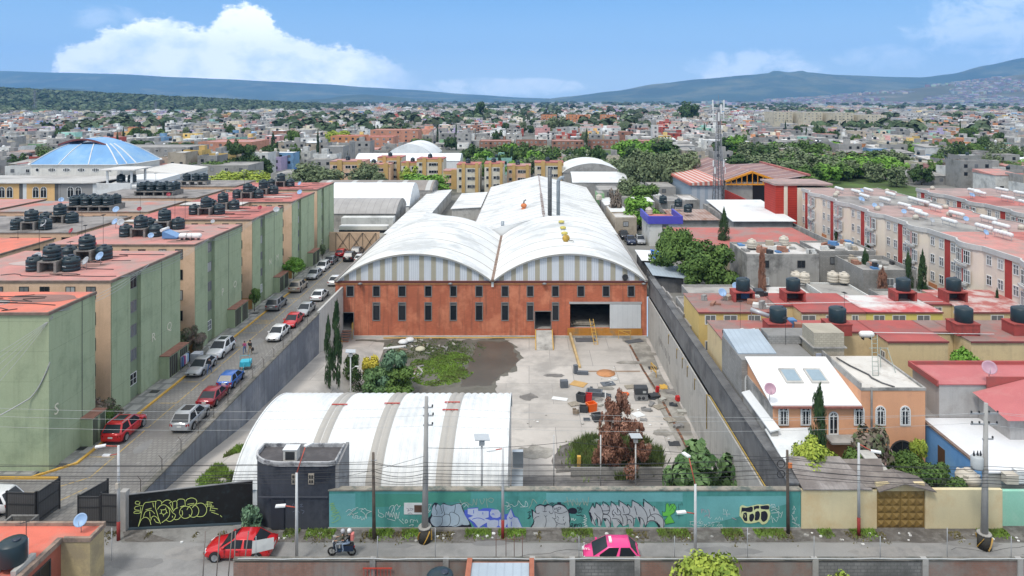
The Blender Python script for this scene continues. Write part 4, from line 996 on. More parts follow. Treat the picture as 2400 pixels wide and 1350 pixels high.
def arch_window(parent,P,x,y,z,w,h,face='y-',fm=None,n=9,name='arched_window',proud=.08,grid=1):
 """frame with a round head; pane and bars as sub-parts. face y- (towards the camera)"""
 fm=fm or WHITEFR;r=w/2
 def outl(rr,d):
  pts=[(x-rr,y-d,z+(r-rr)),(x+rr,y-d,z+(r-rr))]
  for i in range(n+1):a=math.pi*i/n;pts.append((x+rr*math.cos(a),y-d,z+h-r+rr*math.sin(a)))
  return pts
 mb=MB(P);a,b=outl(r,proud),outl(r-.11,proud);k=len(a)
 mb.add(a+b,[(i,(i+1)%k,k+(i+1)%k,k+i)for i in range(k)]);c=outl(r,.0);mb.add(a+c,[((i+1)%k,i,k+i,k+(i+1)%k)for i in range(k)])
 if grid:
  mb.box(x-.035,x+.035,y-proud+.02,y-.03,z+.1,z+h-.08)
  mb.box(x-r+.1,x+r-.1,y-proud+.024,y-.034,z+h-r-.035,z+h-r+.035)
  for ang in(45,135):mb.beam((x,y-proud+.05,z+h-r),(x+(r-.08)*math.cos(R(ang)),y-proud+.05,z+h-r+(r-.08)*math.sin(R(ang))),.05,.02)
 if grid==2:
  for sx in(-1,1):
   mb.box(x+sx*r*.55-.025,x+sx*r*.55+.025,y-proud+.028,y-.03,z+.1,z+h-r)
   for j in range(1,6):zz=z+(h-r)*j/6;mb.box(min(x+sx*r*.55,x+sx*(r-.1)),max(x+sx*r*.55,x+sx*(r-.1)),y-proud+.032,y-.03,zz-.025,zz+.025)
 w_=mb.build(name,fm,parent);g=MB(P);o2=outl(r-.1,.012);g.add(o2,[tuple(range(len(o2)))]);g.build('pane',GLASS,w_)
 return w_
hall()
# ------- generic flat roofed house
PAL={'grey':(.33,.32,.30),'block':(.29,.285,.27),'white':(.60,.60,.57),'cream':(.56,.50,.38),'brick':(.33,.17,.12),'orange':(.58,.26,.12),'pink':(.55,.30,.28),'salmon':(.56,.27,.18),'red':(.38,.08,.06),'yellow':(.60,.42,.15),'blue':(.18,.33,.50),'mint':(.28,.50,.42),'lilac':(.40,.34,.50),'green':(.22,.38,.20),'tan':(.42,.36,.28)}
WM={k:mat('wall_'+k,c,.9,.1,.5,tuple(v*.6 for v in c),.35,.3,streak=.25)for k,c in PAL.items()}
RM={'conc':mat('roof_concrete',(.34,.325,.30),.95,.14,.3,(.2,.19,.18),.5,.25),'dark':GREY_ROOF,'red':RED_ROOF,'pink':PINK_ROOF,'white':WROOF,'sheet':ROOFW,'rust':mat('rusty_sheet',(.34,.24,.20),.8,.15,.5,(.24,.12,.08),.5,.3,stripes=(0,.8,.3,(.42,.38,.36),.6)),'bluegrey':mat('blue_grey_sheet',(.36,.42,.47),.6,.1,.5,stripes=(0,.5,.2,(.3,.35,.4),.6))}
def house(lab,x0,x1,y0,y1,h,wall='grey',roof='conc',z=0.,par=.35,wins=None,cat='house',name='house',group=None,side='',wm=None,nwin=None,fm=None,rows=None):
 o=thing(name,lab,cat,((x0+x1)/2,y0,z),0,group);P=o.location.copy();wm=wm or WM[wall]
 MB(P).box(x0,x1,y0,y1,z,z+h).build('wall',wm,o)
 MB(P).box(x0+.15,x1-.15,y0+.15,y1-.15,z+h+.002,z+h+.05).build('roof',RM[roof]if isinstance(roof,str)else roof,o)
 if par:
  mb=MB(P);t=.16
  mb.box(x0-.02,x1+.02,y0-.02,y0+t,z+h-.1,z+h+par);mb.box(x0-.02,x1+.02,y1-t,y1+.02,z+h-.1,z+h+par)
  mb.box(x0-.02,x0+t,y0+t,y1-t,z+h-.1,z+h+par);mb.box(x1-t,x1+.02,y0+t,y1-t,z+h-.1,z+h+par);mb.build('parapet',wm,o)
 n=nwin if nwin is not None else max(1,int((x1-x0)/3.2));fl=rows or max(1,int(h/2.6))
 for k in range(fl):
  zt=z+h-.6-2.6*k
  for i in range(n):
   cx=x0+(x1-x0)*(i+.5)/n
   window(o,P,'y-',y0-.024,cx-.6,cx+.6,zt-1.1,zt,.07,rnd.choice(GL),fm or rnd.choice((WHITEFR,DARKFR)),1)
  if side:
   for yy in(y0+(y1-y0)*.3,y0+(y1-y0)*.7):window(o,P,side,(x0-.024)if side=='x-' else(x1+.024),yy-.5,yy+.5,zt-1.1,zt,.07,rnd.choice(GL),DARKFR,1)
 return o
# ------- yellow row houses with red roofs
YW=mat('pale_yellow_wall',(.66,.52,.30),.9,.07,.4,(.52,.40,.24),.35,.4,streak=.25,scol=(.3,.24,.16));YW2=mat('bright_yellow_wall',(.66,.56,.17),.9,.06,.4,streak=.1)
YW3=mat('deep_yellow_wall',(.60,.44,.17),.9,.08,.4,streak=.15)
PATCHR=mat('red_roof_white_paint',(.50,.10,.10),.85,.1,.5,(.62,.60,.57),.75,.16)
DKRED=mat('deep_red_roof',(.38,.095,.085),.88,.12,.4,(.27,.11,.10),.5,.3);BRR=mat('brown_red_roof',(.25,.175,.155),.92,.16,.5,(.36,.13,.11),.55,.3)
REDT=flat('roof_trim_red',(.20,.05,.05),.8)
def row_house(lab,x0,x1,y0,y1,roof,wm,h=5.6,wx=(),wz=(4.25,5.35),sidewin=(),grp='yellow row houses beyond the right wall'):
 o=thing('row_house',lab,'house',((x0+x1)/2,y0,0),0,grp);P=o.location.copy()
 MB(P).box(x0,x1,y0,y1,0,h).build('wall',wm,o)
 MB(P).box(x0-.08,x1+.02,y0-.12,y1+.05,h+.002,h+.1).build('roof',roof,o)
 MB(P).box(x0-.1,x1+.03,y0-.15,y0-.121,h-.06,h+.12).build('roof_trim',REDT,o)
 for a,b in wx:window(o,P,'y-',y0-.003,a,b,wz[0],wz[1],.08,GLASS2,WHITEFR,1);window(o,P,'y-',y0-.003,a,b,1.2,2.4,.08,GLASS2,WHITEFR,1)
 for yy in sidewin:window(o,P,'x-',x0-.003,yy-.5,yy+.5,2.9,4.4,.08,GLASS2,WHITEFR,1)
 return o
k=.049
row_house('pale yellow row house with weathered brown roof nearest the yard wall, rear row',19.5,29.3,78.4,86,BRR,YW3,wx=[((a-1240)*k,(b-1240)*k)for a,b in((1652,1678),(1696,1728),(1753,1783))])
row_house('narrow recessed row house part with a small window beside a dark canopy',29.32,31.3,81,86,DKRED,YW,wx=[(29.6,30.6)])
row_house('row house with deep red roof and three windows in the middle of the rear row',31.32,38.7,78.4,86,DKRED,YW,wx=[((a-1240)*k,(b-1240)*k)for a,b in((1879,1912),(1935,1951),(1996,2012))])
row_house('bright yellow row house whose red roof is half painted white',38.72,47.5,78.4,85.0,PATCHR,YW2,wx=[((a-1240)*k,(b-1240)*k)for a,b in((2047,2074),(2091,2123),(2149,2180))])
row_house('narrow recessed row house right of the white painted roof',47.52,50.4,81.5,86,DKRED,YW,wx=[(48.3,49.3)])
row_house('row house with flaking red and white roof at the right edge, rear row',50.42,66,78.4,87.5,mat('flaking_roof',(.44,.15,.13),.88,.16,.5,(.55,.45,.42),.6,.5),YW,wx=[(53,54.5),(56,57.6),(60,61.6)])
row_house('row house with brown patched roof and light well, front row',19.7,29.4,69.2,75.4,BRR,YW,wx=[(22.0,23.2)])
row_house('set back red roofed row house behind the block water tower',29.42,36.2,71.8,75.4,DKRED,YW)
row_house('red roofed row house with a blank yellow back wall right of the block tower',36.22,42.3,68.9,75.4,DKRED,YW,sidewin=(69.9,))
row_house('short set back row house beside the tall tank pedestal',42.32,44.6,71.8,75.4,BRR,YW)
row_house('long red roofed row house with a blank yellow wall at the right edge',44.62,58.5,68.9,75.4,BRR,YW)
PED=mat('red_pedestal',(.36,.07,.06),.85,.15,.8,(.2,.06,.05),.4,1,streak=.5,scol=(.08,.05,.045))
def pedestal(x,y,z,which,hollow=True):
 o=thing('tank_pedestal',f'dark red tank pedestal {which}','pedestal',(x,y,z),0,'red tank pedestals on the row houses')
 MB().box(-1.25,1.25,-1.0,1.0,1.1,1.22).build('slab',PED,o)
 if hollow:MB().box(-1.25,-1.0,-.95,.95,0,1.1).build('side_panel',PED,o);MB().box(1.0,1.25,-.95,.95,0,1.1).build('side_panel',PED,o);MB().box(-1,1,.7,.9,0,1.1).build('back_panel',CONC_D,o)
 else:MB().box(-1.2,1.2,-.95,.95,0,1.1).build('body',PED,o)
 return(x+.1,y,z+1.22)
WN=['first from the yard wall','second from the yard wall','third from the yard wall','last before the picture edge']
for i,x in enumerate((25.9,32.0,45.4,51.5)):
 p=pedestal(x,83,5.7,'of the rear row, '+WN[i]);tank(p,'tall black tank of the rear row, '+WN[i],'tall','tall black tanks on red pedestals',.96)
for i,x in enumerate((25.9,32.1,45.3,51.2)):
 p=pedestal(x,71.3,5.7,'of the front row, '+WN[i],False);tank(p,'tall black tank of the front row, '+WN[i],'tall','tall black tanks on red pedestals',1.0)
p=gp(2031,795,5.7);place('gas',gas_maker,p,0,'white gas tank on the red roof in the front row','gas tanks on the row houses')
p=gp(1780,755,5.7);o=thing('solar_heater','silver solar heater cylinder lying near the first front row tank','solar heater',p);MB().hcyl((-.9,.3,1.3),(.9,-.5,.8),.25).build('tank',STEEL,o);MB().beam((-.8,.2,.1),(-.8,.2,1.2),.05).build('leg',STEEL,o)
for(px,py,z,c,s,l)in[(1692,705,5.7,'blue',1.5,'blue dish on the brown roof near the yard wall'),(1724,686,5.7,'blue',1.3,'pale blue dish left of the first rear tank'),(2102,690,5.7,'grey',1.4,'pale dish left of the third rear tank'),(2240,760,5.7,'grey',1.5,'tilted grey dish left of the third front tank'),(1804,938,5.4,'pink',1.4,'small purple dish on the corner of the white sloped roof'),(2318,893,6.2,'pink',1.7,'pink dish on the ridge of the pink roofed house')]:
 dish(gp(px,py,z),c,l,None,s)
for i,(px,py)in enumerate([(1735,775),(1800,735),(1979,752),(1841,820)]):aerial(gp(px,py,5.7),3.2,'thin aerial mast on a row house roof','aerials on the row houses')
mb=MB();a,b=gp(1775,712,5.95),gp(2210,707,5.95);mb.tube([a,a.lerp(b,.5)+Vector((0,.2,0)),b],.04,5);tag(mb.build('water_pipe',WHITEFR),'long white water pipe lying across the rear row roofs','pipe')
mb=MB();a,b=gp(2045,779,5.95),gp(2330,783,5.95);mb.tube([a,b],.04,5);tag(mb.build('water_pipe',WHITEFR),'long white water pipe lying across the front row roofs','pipe')
# ------- concrete tower and the peach house
o=thing('water_tower','square cream block water tower rising behind the white roofs','tower',(28,63.6,0));P=o.location.copy()
CBL=mat('cream_block',(.43,.39,.31),.92,.1,.5,brick=(.4,.2,(.30,.275,.22),'z'),streak=.2)
MB(P).box(26.6,29.4,63.7,66.5,0,6.9).build('shaft',CBL,o);MB(P).box(26.6,29.4,63.7,66.5,7.0,8.3).build('tank_box',CBL,o);MB(P).box(26.4,29.6,63.5,66.7,6.9,7.0).build('slab',CONC,o)
MB(P).box(26.75,27.6,63.6,63.69,4.2,6.4).build('door',flat('pale_blue_door',(.42,.46,.55),.5),o)
o=thing('concrete_house','raw grey block house with a blue sheet roof squeezed against the yard wall','house',(22,62.5,0));P=o.location.copy()
MB(P).box(19.5,26.3,62.6,69.0,0,6.2).build('wall',BLOCK,o)
MB(P).prism([(19.6,64),(23.2,64),(23.2,69),(19.6,69)],6.2,0,lambda x,y:6.3+(y-64)*.12).build('roof',RM['bluegrey'],o)
MB(P).box(23.4,29.4,66.7,69.0,6.21,7.0).build('parapet',BLOCK,o)
arch_window(o,P,20.4-.15,62.6,2.9,.95,2.0,grid=2)
pe=thing('peach_house','two storey peach house with arched white windows and white roofs','house',(26,56,0));P=pe.location.copy()
PW=mat('orange_peach_wall',(.70,.36,.205),.88,.07,.35,(.60,.31,.19),.4,.4,streak=.15,scol=(.35,.2,.13))
MB(P).prism([(20.0,56),(27.2,56),(27.2,62.5),(20.0,62.5)],0,0,lambda x,y:4.95+(y-56)*.2).build('left_wall',PW,pe)
MB(P).box(19.9,19.995,56,62.5,0,4.9).build('side_wall',CONC,pe)
MB(P).box(27.22,32.5,56.0,63.5,0,6.2).build('right_wall',PW,pe)
MB(P).box(27.2,32.5,55.98,55.999,0,1.75).build('base_wall',BLOCK,pe)if False else None
mb=MB(P);mb.add([(19.8,55.8,5.0),(27.2,55.8,5.0),(27.2,62.6,6.4),(19.8,62.6,6.4),(19.8,55.8,5.1),(27.2,55.8,5.1),(27.2,62.6,6.5),(19.8,62.6,6.5)],[(0,3,2,1),(4,5,6,7),(0,1,5,4),(1,2,6,5),(2,3,7,6),(3,0,4,7)]);wr=mb.build('white_roof',mat('fresh_white_roof',(.82,.81,.79),.7,.03,.3),pe)
for x in(22.1,24.3):
 z0,z1=5.1+(58.6-55.8)*.2059,5.1+(60.6-55.8)*.2059
 b=MB(P).add([(x,58.6,z0),(x+1.5,58.6,z0),(x+1.5,60.6,z1),(x,60.6,z1),(x,58.6,z0+.14),(x+1.5,58.6,z0+.14),(x+1.5,60.6,z1+.14),(x,60.6,z1+.14)],[(0,1,5,4),(1,2,6,5),(2,3,7,6),(3,0,4,7),(4,5,6,7)]).build('skylight',CONC_L,wr)
 MB(P).add([(x+.15,58.8,z0+.19),(x+1.35,58.8,z0+.19),(x+1.35,60.4,z1+.10),(x+.15,60.4,z1+.10)],[(0,1,2,3)]).build('pane',flat('skylight_glass',(.25,.33,.38),.2),b)
MB(P).box(27.3,32.4,56.1,63.4,6.202,6.25).build('flat_roof',mat('dusty_white_roof',(.60,.57,.52),.9,.08,.5,(.42,.38,.33),.4,.4),pe)
mb=MB(P);mb.box(27.2,32.55,55.95,56.1,6.2,6.42);mb.box(32.4,32.56,56.1,63.5,6.2,6.42);mb.box(27.2,27.34,56.1,63.5,6.2,6.75);mb.build('parapet',CONC,pe)
MB(P).box(19.9,27.2,55.6,55.81,4.86,5.0).build('tile_eave',mat('eave_tile',(.25,.10,.08),.8,.2,4),pe)
for px in(1836,1888,2013,2063,2121):arch_window(pe,P,(px-1240)*.035,55.995,3.35,.86,1.62,grid=2)
d=arch_window(pe,P,(1953-1240)*.035,55.995,2.6,.8,1.9,name='arched_door')
for px in(1838,1890):arch_window(pe,P,(px-1240)*.035,55.995,.3,.9,1.2,grid=1)
arch_window(pe,P,(2114-1240)*.035,55.995,.0,2.1,2.15,fm=DARKFR,grid=1,name='arched_entrance')
MB(P).box((2042-1240)*.035-.07,(2042-1240)*.035+.07,55.9,55.99,.5,6.5).build('drain_pipe',CONC,pe)
MB(P).box(24.2,26.9,54.6,55.98,2.45,2.6).build('balcony_slab',CONC,pe)
o=thing('ladder','thin pale steel ladder frame standing on the white flat roof','ladder',(30,59,6.25));P=o.location.copy()
mb=MB(P)
for x in(29.6,30.1):mb.tube([(x,58.8,6.25),(x+.8,60.6,9.2)],.03,5)
for t in range(9):mb.tube([(29.6+.8*t/9,58.8+1.8*t/9,6.3+2.9*t/9),(30.1+.8*t/9,58.8+1.8*t/9,6.3+2.9*t/9)],.025,4)
mb.build('frame',mat('pale_green_steel',(.34,.38,.33),.6),o);mb=MB(P);mb.beam((31.2,60.6,6.3),(31.2,60.6,8.1),.05);mb.beam((30.2,60.6,8.0),(31.9,60.6,8.0),.05);mb.beam((31.9,59.4,6.3),(31.8,60.6,8.0),.05);mb.build('bracket',mat('pale_green_steel',(.3,.3,.3),.6),o)
mb=MB();mb.tube([(28.2,62.6,6.4),(28.6,60.9,6.35),(29.3,58.9,6.34),(29.2,58.2,6.36),(29.6,57.2,6.32),(30.2,56.4,6.32)],.07,5);tag(mb.build('roof_hose',CONC_D),'dark hose lying across the dusty white flat roof','hose')
shed('lean_to','narrow white corrugated lean-to roof between yard wall and peach house',19.3,19.85,54.4,61.5,0,3.6,3.75,CONC,ROOFW,'lean-to',ov=.12)
shed('porch_roof','white sheet porch roof in front of the peach house beside the yard wall',19.4,22.6,50.9,55.2,0,2.7,2.8,CONC,ROOFW,'porch',zb=3.2)
cw=thing('street_wall','cream yellow street wall with a brown panelled double gate','wall',(26,47.9,0));P=cw.location.copy()
CRW=mat('cream_wall_paint',(.66,.58,.37),.9,.06,.35,(.62,.48,.27),.5,.22,streak=.15,scol=(.35,.3,.2))
MB(P).box(19.05,24.35,47.8,48.1,0,2.68).build('wall',CRW,cw);MB(P).box(27.75,33.15,47.8,48.1,0,2.72).build('wall',CRW,cw);MB(P).box(24.35,27.75,47.86,48.1,2.6,3.15).build('gate_lintel',CRW,cw)
GBR=mat('brown_gate_panel',(.27,.175,.055),.55,.15,1,(.2,.13,.045),.4,1,metal=.2)
for s in(0,1):
 x0=24.38+s*1.68;g=MB(P).box(x0,x0+1.66,47.88,47.94,.04,2.58);gl=g.build('gate_leaf',GBR,cw);mb=MB(P)
 for i in range(3):
  for j in range(5):
   a,b=x0+.03+i*.54,x0+.03+i*.54+.5;c,d_=.08+j*.5,.08+j*.5+.46;y=47.878;cx,cz=(a+b)/2,(c+d_)/2
   mb.add([(a,y,c),(b,y,c),(b,y,d_),(a,y,d_),(cx,y-.11,cz)],[(0,1,4),(1,2,4),(2,3,4),(3,0,4)])
 mb.build('diamond_panel',GBR,gl)
TIN=mat('old_fibre_roof',(.30,.27,.25),.95,.14,.5,(.19,.165,.15),.55,.4,stripes=(0,.35,.25,(.25,.23,.215),.6),bump=.2)
def slab(name,lab,vs,th,m,cat='roof'):
 o=MB(vs[0]).add([Vector(v)for v in vs]+[Vector(v)+Vector((0,0,th))for v in vs],[(0,3,2,1),(4,5,6,7),(0,1,5,4),(1,2,6,5),(2,3,7,6),(3,0,4,7)]).build(name,m,None,vs[0]);return tag(o,lab,cat)
slab('tin_roof','weathered grey fibre roof over the cream wall beside the yard',[(19.15,47.7,2.75),(24.0,47.7,2.75),(23.2,51,3.35),(19.15,51,3.35)],.06,TIN)
slab('tin_roof','dark brown tin roof falling towards the brown gate',[(23.6,47.9,2.82),(25.0,47.75,2.85),(26.0,50.4,3.5),(23.3,50.9,3.2)],.06,mat('dark_tin',(.17,.145,.13),.9,.2,.6,(.26,.23,.2),.4,.6))
slab('gate_roof','left slope of the little roof over the brown gate',[(24.3,47.4,2.75),(26.1,47.4,3.3),(26.1,49.2,3.4),(24.5,49.2,2.95)],.07,mat('dark_tin',(.2,.2,.2)))
slab('gate_roof','right slope of the little roof over the brown gate',[(26.12,47.4,3.3),(28.3,47.4,2.75),(28.0,49.2,2.85),(26.12,49.2,3.4)],.07,mat('dark_tin',(.2,.2,.2)))
slab('concrete_slab','pale concrete beam slab leaning behind the brown gate',[(25.1,49.3,3.0),(26.1,49.3,3.0),(26.0,51.9,3.3),(25.0,51.9,3.3)],.12,CONC_L,'slab')
tag(MB((20.9,49,0)).box(19.2,24.0,48.12,50.9,0,2.7).build('store_room',CONC,None,(20.9,49,0)),'grey store room under the weathered fibre roof','shed')
mw=MB((36,48.1,0)).box(33.2,42,48.1,48.4,0,2.45).build('street_wall',mat('mint_wall_paint',(.30,.60,.46),.9,.07,.4,(.38,.62,.5),.4,.5),None,(36,48.1,0));tag(mw,'mint green street wall at the right edge','wall')
bh=thing('blue_house','low house with a bright blue side wall and white flat roof','house',(36,49,0));P=bh.location.copy()
MB(P).box(32.95,44,49.2,57.4,0,3.15).build('wall',CONC_L,bh);MB(P).box(32.9,32.949,49.2,57.4,0,3.13).build('blue_wall',mat('sky_blue_paint',(.14,.33,.63),.9,.08,.5,(.2,.4,.66),.4,.4,streak=.2),bh)
MB(P).box(32.88,44.1,49.1,57.5,3.155,3.24).build('roof',mat('blue_house_roof',(.66,.67,.68),.8,.05,.4),bh);MB(P).box(32.8,33.05,49.1,57.5,3.241,3.36).build('roof_edge',EDGE,bh)
MB(P).box(32.86,32.9,54.0,54.9,.3,2.3).build('door',mat('brown_door',(.10,.06,.035),.7),bh)
for i,(x,z,m)in enumerate([(34.3,2.5,CREAMT),(35.2,2.6,WHITE)]):
 o=thing('rooftop_box',['cream metal box standing on the cream wall near the power pole','white metal box beside the cream box near the power pole'][i],'box',(x,48.7+i*.2,2.72));MB().box(-.42,.42,-.3,.3,0,.62+i*.2).build('casing',m,o);MB().box(-.45,.45,-.33,.33,.621+i*.2,.66+i*.2).build('lid',m,o)
tank((32.3,50.2,1.2),'cream water tank standing behind the cream wall by the power pole','cream',None,1.1)
tag(MB((32.3,50.2,0)).box(31.5,33.1-.25,49.4,51,0,1.2).build('tank_plinth',CONC,None,(32.3,50.2,0)),'concrete base under the cream tank behind the wall','tank base')
ph=thing('pink_roof_house','large grey house under faded pink flat and hipped roofs','house',(42,54,0));P=ph.location.copy()
HG=mat('house_grey_wall',(.42,.405,.39),.9,.07,.4,(.33,.31,.29),.4,.4,streak=.25);PKR=mat('pink_red_roof',(.47,.15,.15),.85,.07,.4,(.50,.2,.19),.4,.3)
MB(P).box(34.6,54,57.6,61.6,0,6.0).build('wall',HG,ph);MB(P).box(37.9,44.2,53.8,57.58,0,4.9).build('front_wall',HG,ph);MB(P).box(45.5,54,55.5,57.58,0,6.0).build('front_wall',HG,ph)
MB(P).box(34.5,54,57.5,61.7,6.002,6.1).build('roof',PKR,ph);MB(P).box(45.4,54,55.4,57.49,6.003,6.1).build('roof',PKR,ph)
mb=MB(P);mb.box(34.45,54,61.7,61.9,5.9,6.4);mb.box(34.35,34.49,57.5,61.9,5.9,6.4);mb.build('parapet',DKRED,ph);MB(P).box(38.5,45.4,57.35,57.49,5.4,6.75).build('red_band',DKRED,ph)
mb=MB(P);e=[(37.4,53.3,4.95),(44.7,53.3,4.95),(45.3,57.3,5.9),(37.2,57.3,5.5)];ap=(42.2,57.3,6.75)
mb.add(e+[ap],[(0,1,4),(1,2,4),(3,0,4),(0,3,2,1)]);mb.build('hip_roof',PKR,ph)
window(ph,P,'y-',53.79,39.9,41.7,3.1,4.5,.09,GLASS,DARKFR,1);window(ph,P,'y-',55.49,45.9,47.4,3.2,4.9,.09,GLASS,DARKFR,1);MB(P).box(39.8,41.8,53.6,53.78,2.95,3.08).build('sill',HG,ph)
shed('garage','low lean-to shed between the peach house and the grey house',33.2,37.6,57.9,60.5,0,3.0,3.4,CONC,GREY_ROOF,'shed')
# ------- pink-cream apartment rows with solar tanks
PC=mat('blush_plaster',(.73,.63,.51),.9,.06,.3,(.70,.60,.52),.55,.12,streak=.12,scol=(.4,.3,.24));BAND=mat('grey_white_band',(.50,.49,.47),.85,.08,.5,streak=.2)
REDS=mat('red_stair_strip',(.40,.055,.045),.8,.1,1);ORB=mat('orange_base',(.58,.24,.11),.85,.1,1)
UL=12.2
def apt_unit():
 o=thing('apartment_block','unit','apartment block');H=11.
 fp=[(0,0),(0,2.2)]+[(-1.05*math.sin(math.pi*t/10)**.8-.0,2.2+5.4*t/10)for t in range(1,10)]+[(0,7.6),(0,UL),(8,UL),(8,0)]
 MB().prism(fp,2.4,H).build('wall',PC,o)
 MB().prism([(a+(.15 if a<=0 else 0),b)for a,b in fp],0,2.399).build('ground_floor',mat('ground_floor_dark',(.24,.22,.2),.9,.15,.6),o)  # ground floor coloured darker than the walls above
 off=[(a-.22 if a<7 else a+.0,b)for a,b in fp[:-2]]
 mb=MB();k=len(off)
 for z0,z1 in((H-.55,H+.12),):
  for a,b,c,d in zip(off,off[1:],fp,fp[1:]):
   mb.add([(a[0],a[1],z0),(b[0],b[1],z0),(b[0],b[1],z1),(a[0],a[1],z1),(c[0]+.05,c[1],z0),(d[0]+.05,d[1],z0),(d[0]+.05,d[1],z1),(c[0]+.05,c[1],z1)],[(1,0,3,2),(3,7,6,2),(0,1,5,4)])
 mb.build('cornice',BAND,o)
 MB().prism([(a+(.05 if a<7 else 0),b)for a,b in fp],H+.001,H+.04).build('roof',PINK_ROOF,o)
 MB().box(-.06,-.003,9.25,10.45,2.4,H-.55).build('red_strip',REDS,o);MB().box(-.03,-.002,2.4-2.3,2.2,2.4,3.3).build('orange_base',ORB,o)
 def win(x,y,w,h,zt,ang,m=WHITEFR,n=1,gl=GLASS2):
  f=MB((0,0,0));c,s=math.cos(ang),math.sin(ang)
  def T(u,d,z):return(x-d*c-u*s*-1*0+u*s,y+u*c+d*s*-1*-1*0-d*s*0+0,z)if False else(x-d*math.cos(ang)+u*math.sin(ang),y+u*math.cos(ang)+d*math.sin(ang),z)
  def bx(mb,u0,u1,d0,d1,z0,z1):
   vs=[T(u,d,z)for z in(z0,z1)for u,d in((u0,d0),(u1,d0),(u1,d1),(u0,d1))];mb.add(vs,[(0,1,2,3),(7,6,5,4),(4,5,1,0),(5,6,2,1),(6,7,3,2),(7,4,0,3)])
  t=.09;bx(f,-w/2,-w/2+t,.0,.09,zt-h,zt);bx(f,w/2-t,w/2,0,.09,zt-h,zt);bx(f,-w/2+t,w/2-t,0,.09,zt-h,zt-h+t);bx(f,-w/2+t,w/2-t,0,.09,zt-t,zt)
  for i in range(1,n+1):u=-w/2+w*i/(n+1);bx(f,u-.04,u+.04,0,.08,zt-h+t,zt-t)
  bx(f,-w/2+t,w/2-t,0,.07,zt-h*.38-.03,zt-h*.38+.03)
  ww=f.build('window',m,o);g=MB();bx(g,-w/2+.05,w/2-.05,.01,.03,zt-h+.05,zt-.05);g.build('pane',gl,ww)
 for fl in range(4):
  zt=H-.85-2.55*fl;
  if fl==3:zt+=.1
  g=lambda:rnd.choice((GLASS,GLASS2,GLASS2,GLASS3))
  win(-.0,1.1,1.0,1.3,zt,0,WHITEFR,1,g())
  if fl<3:
   win(-1.02,4.0,1.3,1.75,zt,-.06,WHITEFR,2,g());win(-.98,5.75,1.5,1.75,zt,.16,WHITEFR,2,g())
   MB().box(-1.13,-1.08,4.75,4.95,zt-1.75,zt).build('red_pier',REDS,o)
   bal=MB();
   for t in range(3,9):
    a,b=fp[t+1],fp[t+2];bal.beam((a[0]-.32,a[1],zt-1.95),(b[0]-.32,b[1],zt-1.95),.3,.28)
   bal.build('balcony_slab',BAND,o)
  win(-.0,8.5,1.05,1.3,zt,0,WHITEFR,1,g());win(-.0,11.2,1.05,1.3,zt,0,WHITEFR,1,g())
 return o
DPR=mat('dusty_pink_roof',(.38,.27,.245),.92,.14,.4,(.27,.22,.2),.5,.3)
ROOFS=[DPR,RM['dark'],PINK_ROOF,DPR,RM['conc'],RED_ROOF,DPR]
unit0=None;NTH=['first','second','third','fourth','fifth','sixth','seventh']
RROWS=[(58.9,0,6,'the row facing the grey perimeter wall',74.0),(66.93+8,math.pi,6,'the row backing onto the front row',74.0+UL),(83.5,0,5,'the second facade row',86),(91.53+8,math.pi,5,'the row behind the second facade row',86+UL),(108,0,4,'the third facade row',98)]
def setmat(o,m):
 o.data=o.data.copy();o.data.materials[0]=m
for ri,(x,rz,n,lab,ys)in enumerate(RROWS):
 for i in range(n):
  L_=f'{NTH[i]} pink and cream block of {lab}'
  loc=(x,ys+i*(UL+.02),0)
  if unit0 is None:unit0=apt_unit();o=unit0;o.location=loc;o['label']=L_;o['group']='pink and cream apartment blocks'
  else:o=dup(unit0,loc,rz,L_,'pink and cream apartment blocks')
  if unit0 is not o:
   for c in KIDS[o.name]:
    if c.name.startswith('roof'):setmat(c,ROOFS[(i*2+ri*3)%7])
def tank_row_maker():
 o=thing('solar_tank_row','row','solar tank')
 for k in range(4):MB().lathe([(0,0),(.28,.02),(.31,.1),(.31,.72),(.28,.8),(0,.82)],(0,-1.7+k*.84,.85),10,M=Matrix.Rotation(R(-90),4,'X')).build('tank',MATS['heater_white'],o)
 mb=MB()
 for y in(-1.6,0,1.6):mb.beam((0,y,0),(0,y,.62),.04)
 mb.beam((0,-1.6,.6),(0,1.6,.6),.04);mb.build('stand',STEEL,o);return o
for ri,(x,n,y0,lab)in enumerate(((64.2,13,76,'along the front row'),(69.8,12,78,'along the backing row'),(88.8,10,90,'on the second facade row'),(95,9,95,'on the row behind'),(112.5,7,102,'on the third facade row'))):
 for i in range(n):place('solar',tank_row_maker,(x+jit(1.4),y0+i*5.4+jit(1.3),11.04),jit(.05),f'row of four white solar tanks {lab}','white solar tank rows on the apartment roofs')
for i in range(22):
 x,y=rnd.choice((61.5,68,72.5,86.5,93))+jit(1.5),rnd.uniform(84,145)
 place('rooftank_s',lambda:(lambda o:(MB().lathe([(0,0),(.45,0),(.45,.5),(.3,.7),(0,.72)],n=10).build('barrel',CREAMT,o),MB().cyl((0,0,.7),.16,.08,8).build('lid',CREAMT,o),o)[-1])(thing('water_tank','t','water tank')),(x,y,11.04),0,'small cream roof tank on the pink and cream apartment roofs','small cream tanks on the apartment roofs')
for i in range(16):dish((rnd.choice((60.5,62,67.5,72.5,85))+jit(1),rnd.uniform(82,140),11.04),rnd.choice(('blue','grey')),'satellite dish on the pink and cream apartment roofs','dishes on the pink and cream roofs',1.2)
o=thing('perimeter_wall','long grey concrete wall in front of the pink apartment row','wall',(55.5,100,0));MB(o.location).box(55.3,55.6,92,152,0,4.2).build('wall',mat('panelled_concrete',(.38,.365,.34),.9,.1,.4,(.22,.21,.2),.4,.4,streak=.4,stripes=(1,3,.05,(.25,.24,.23),.8)),o)
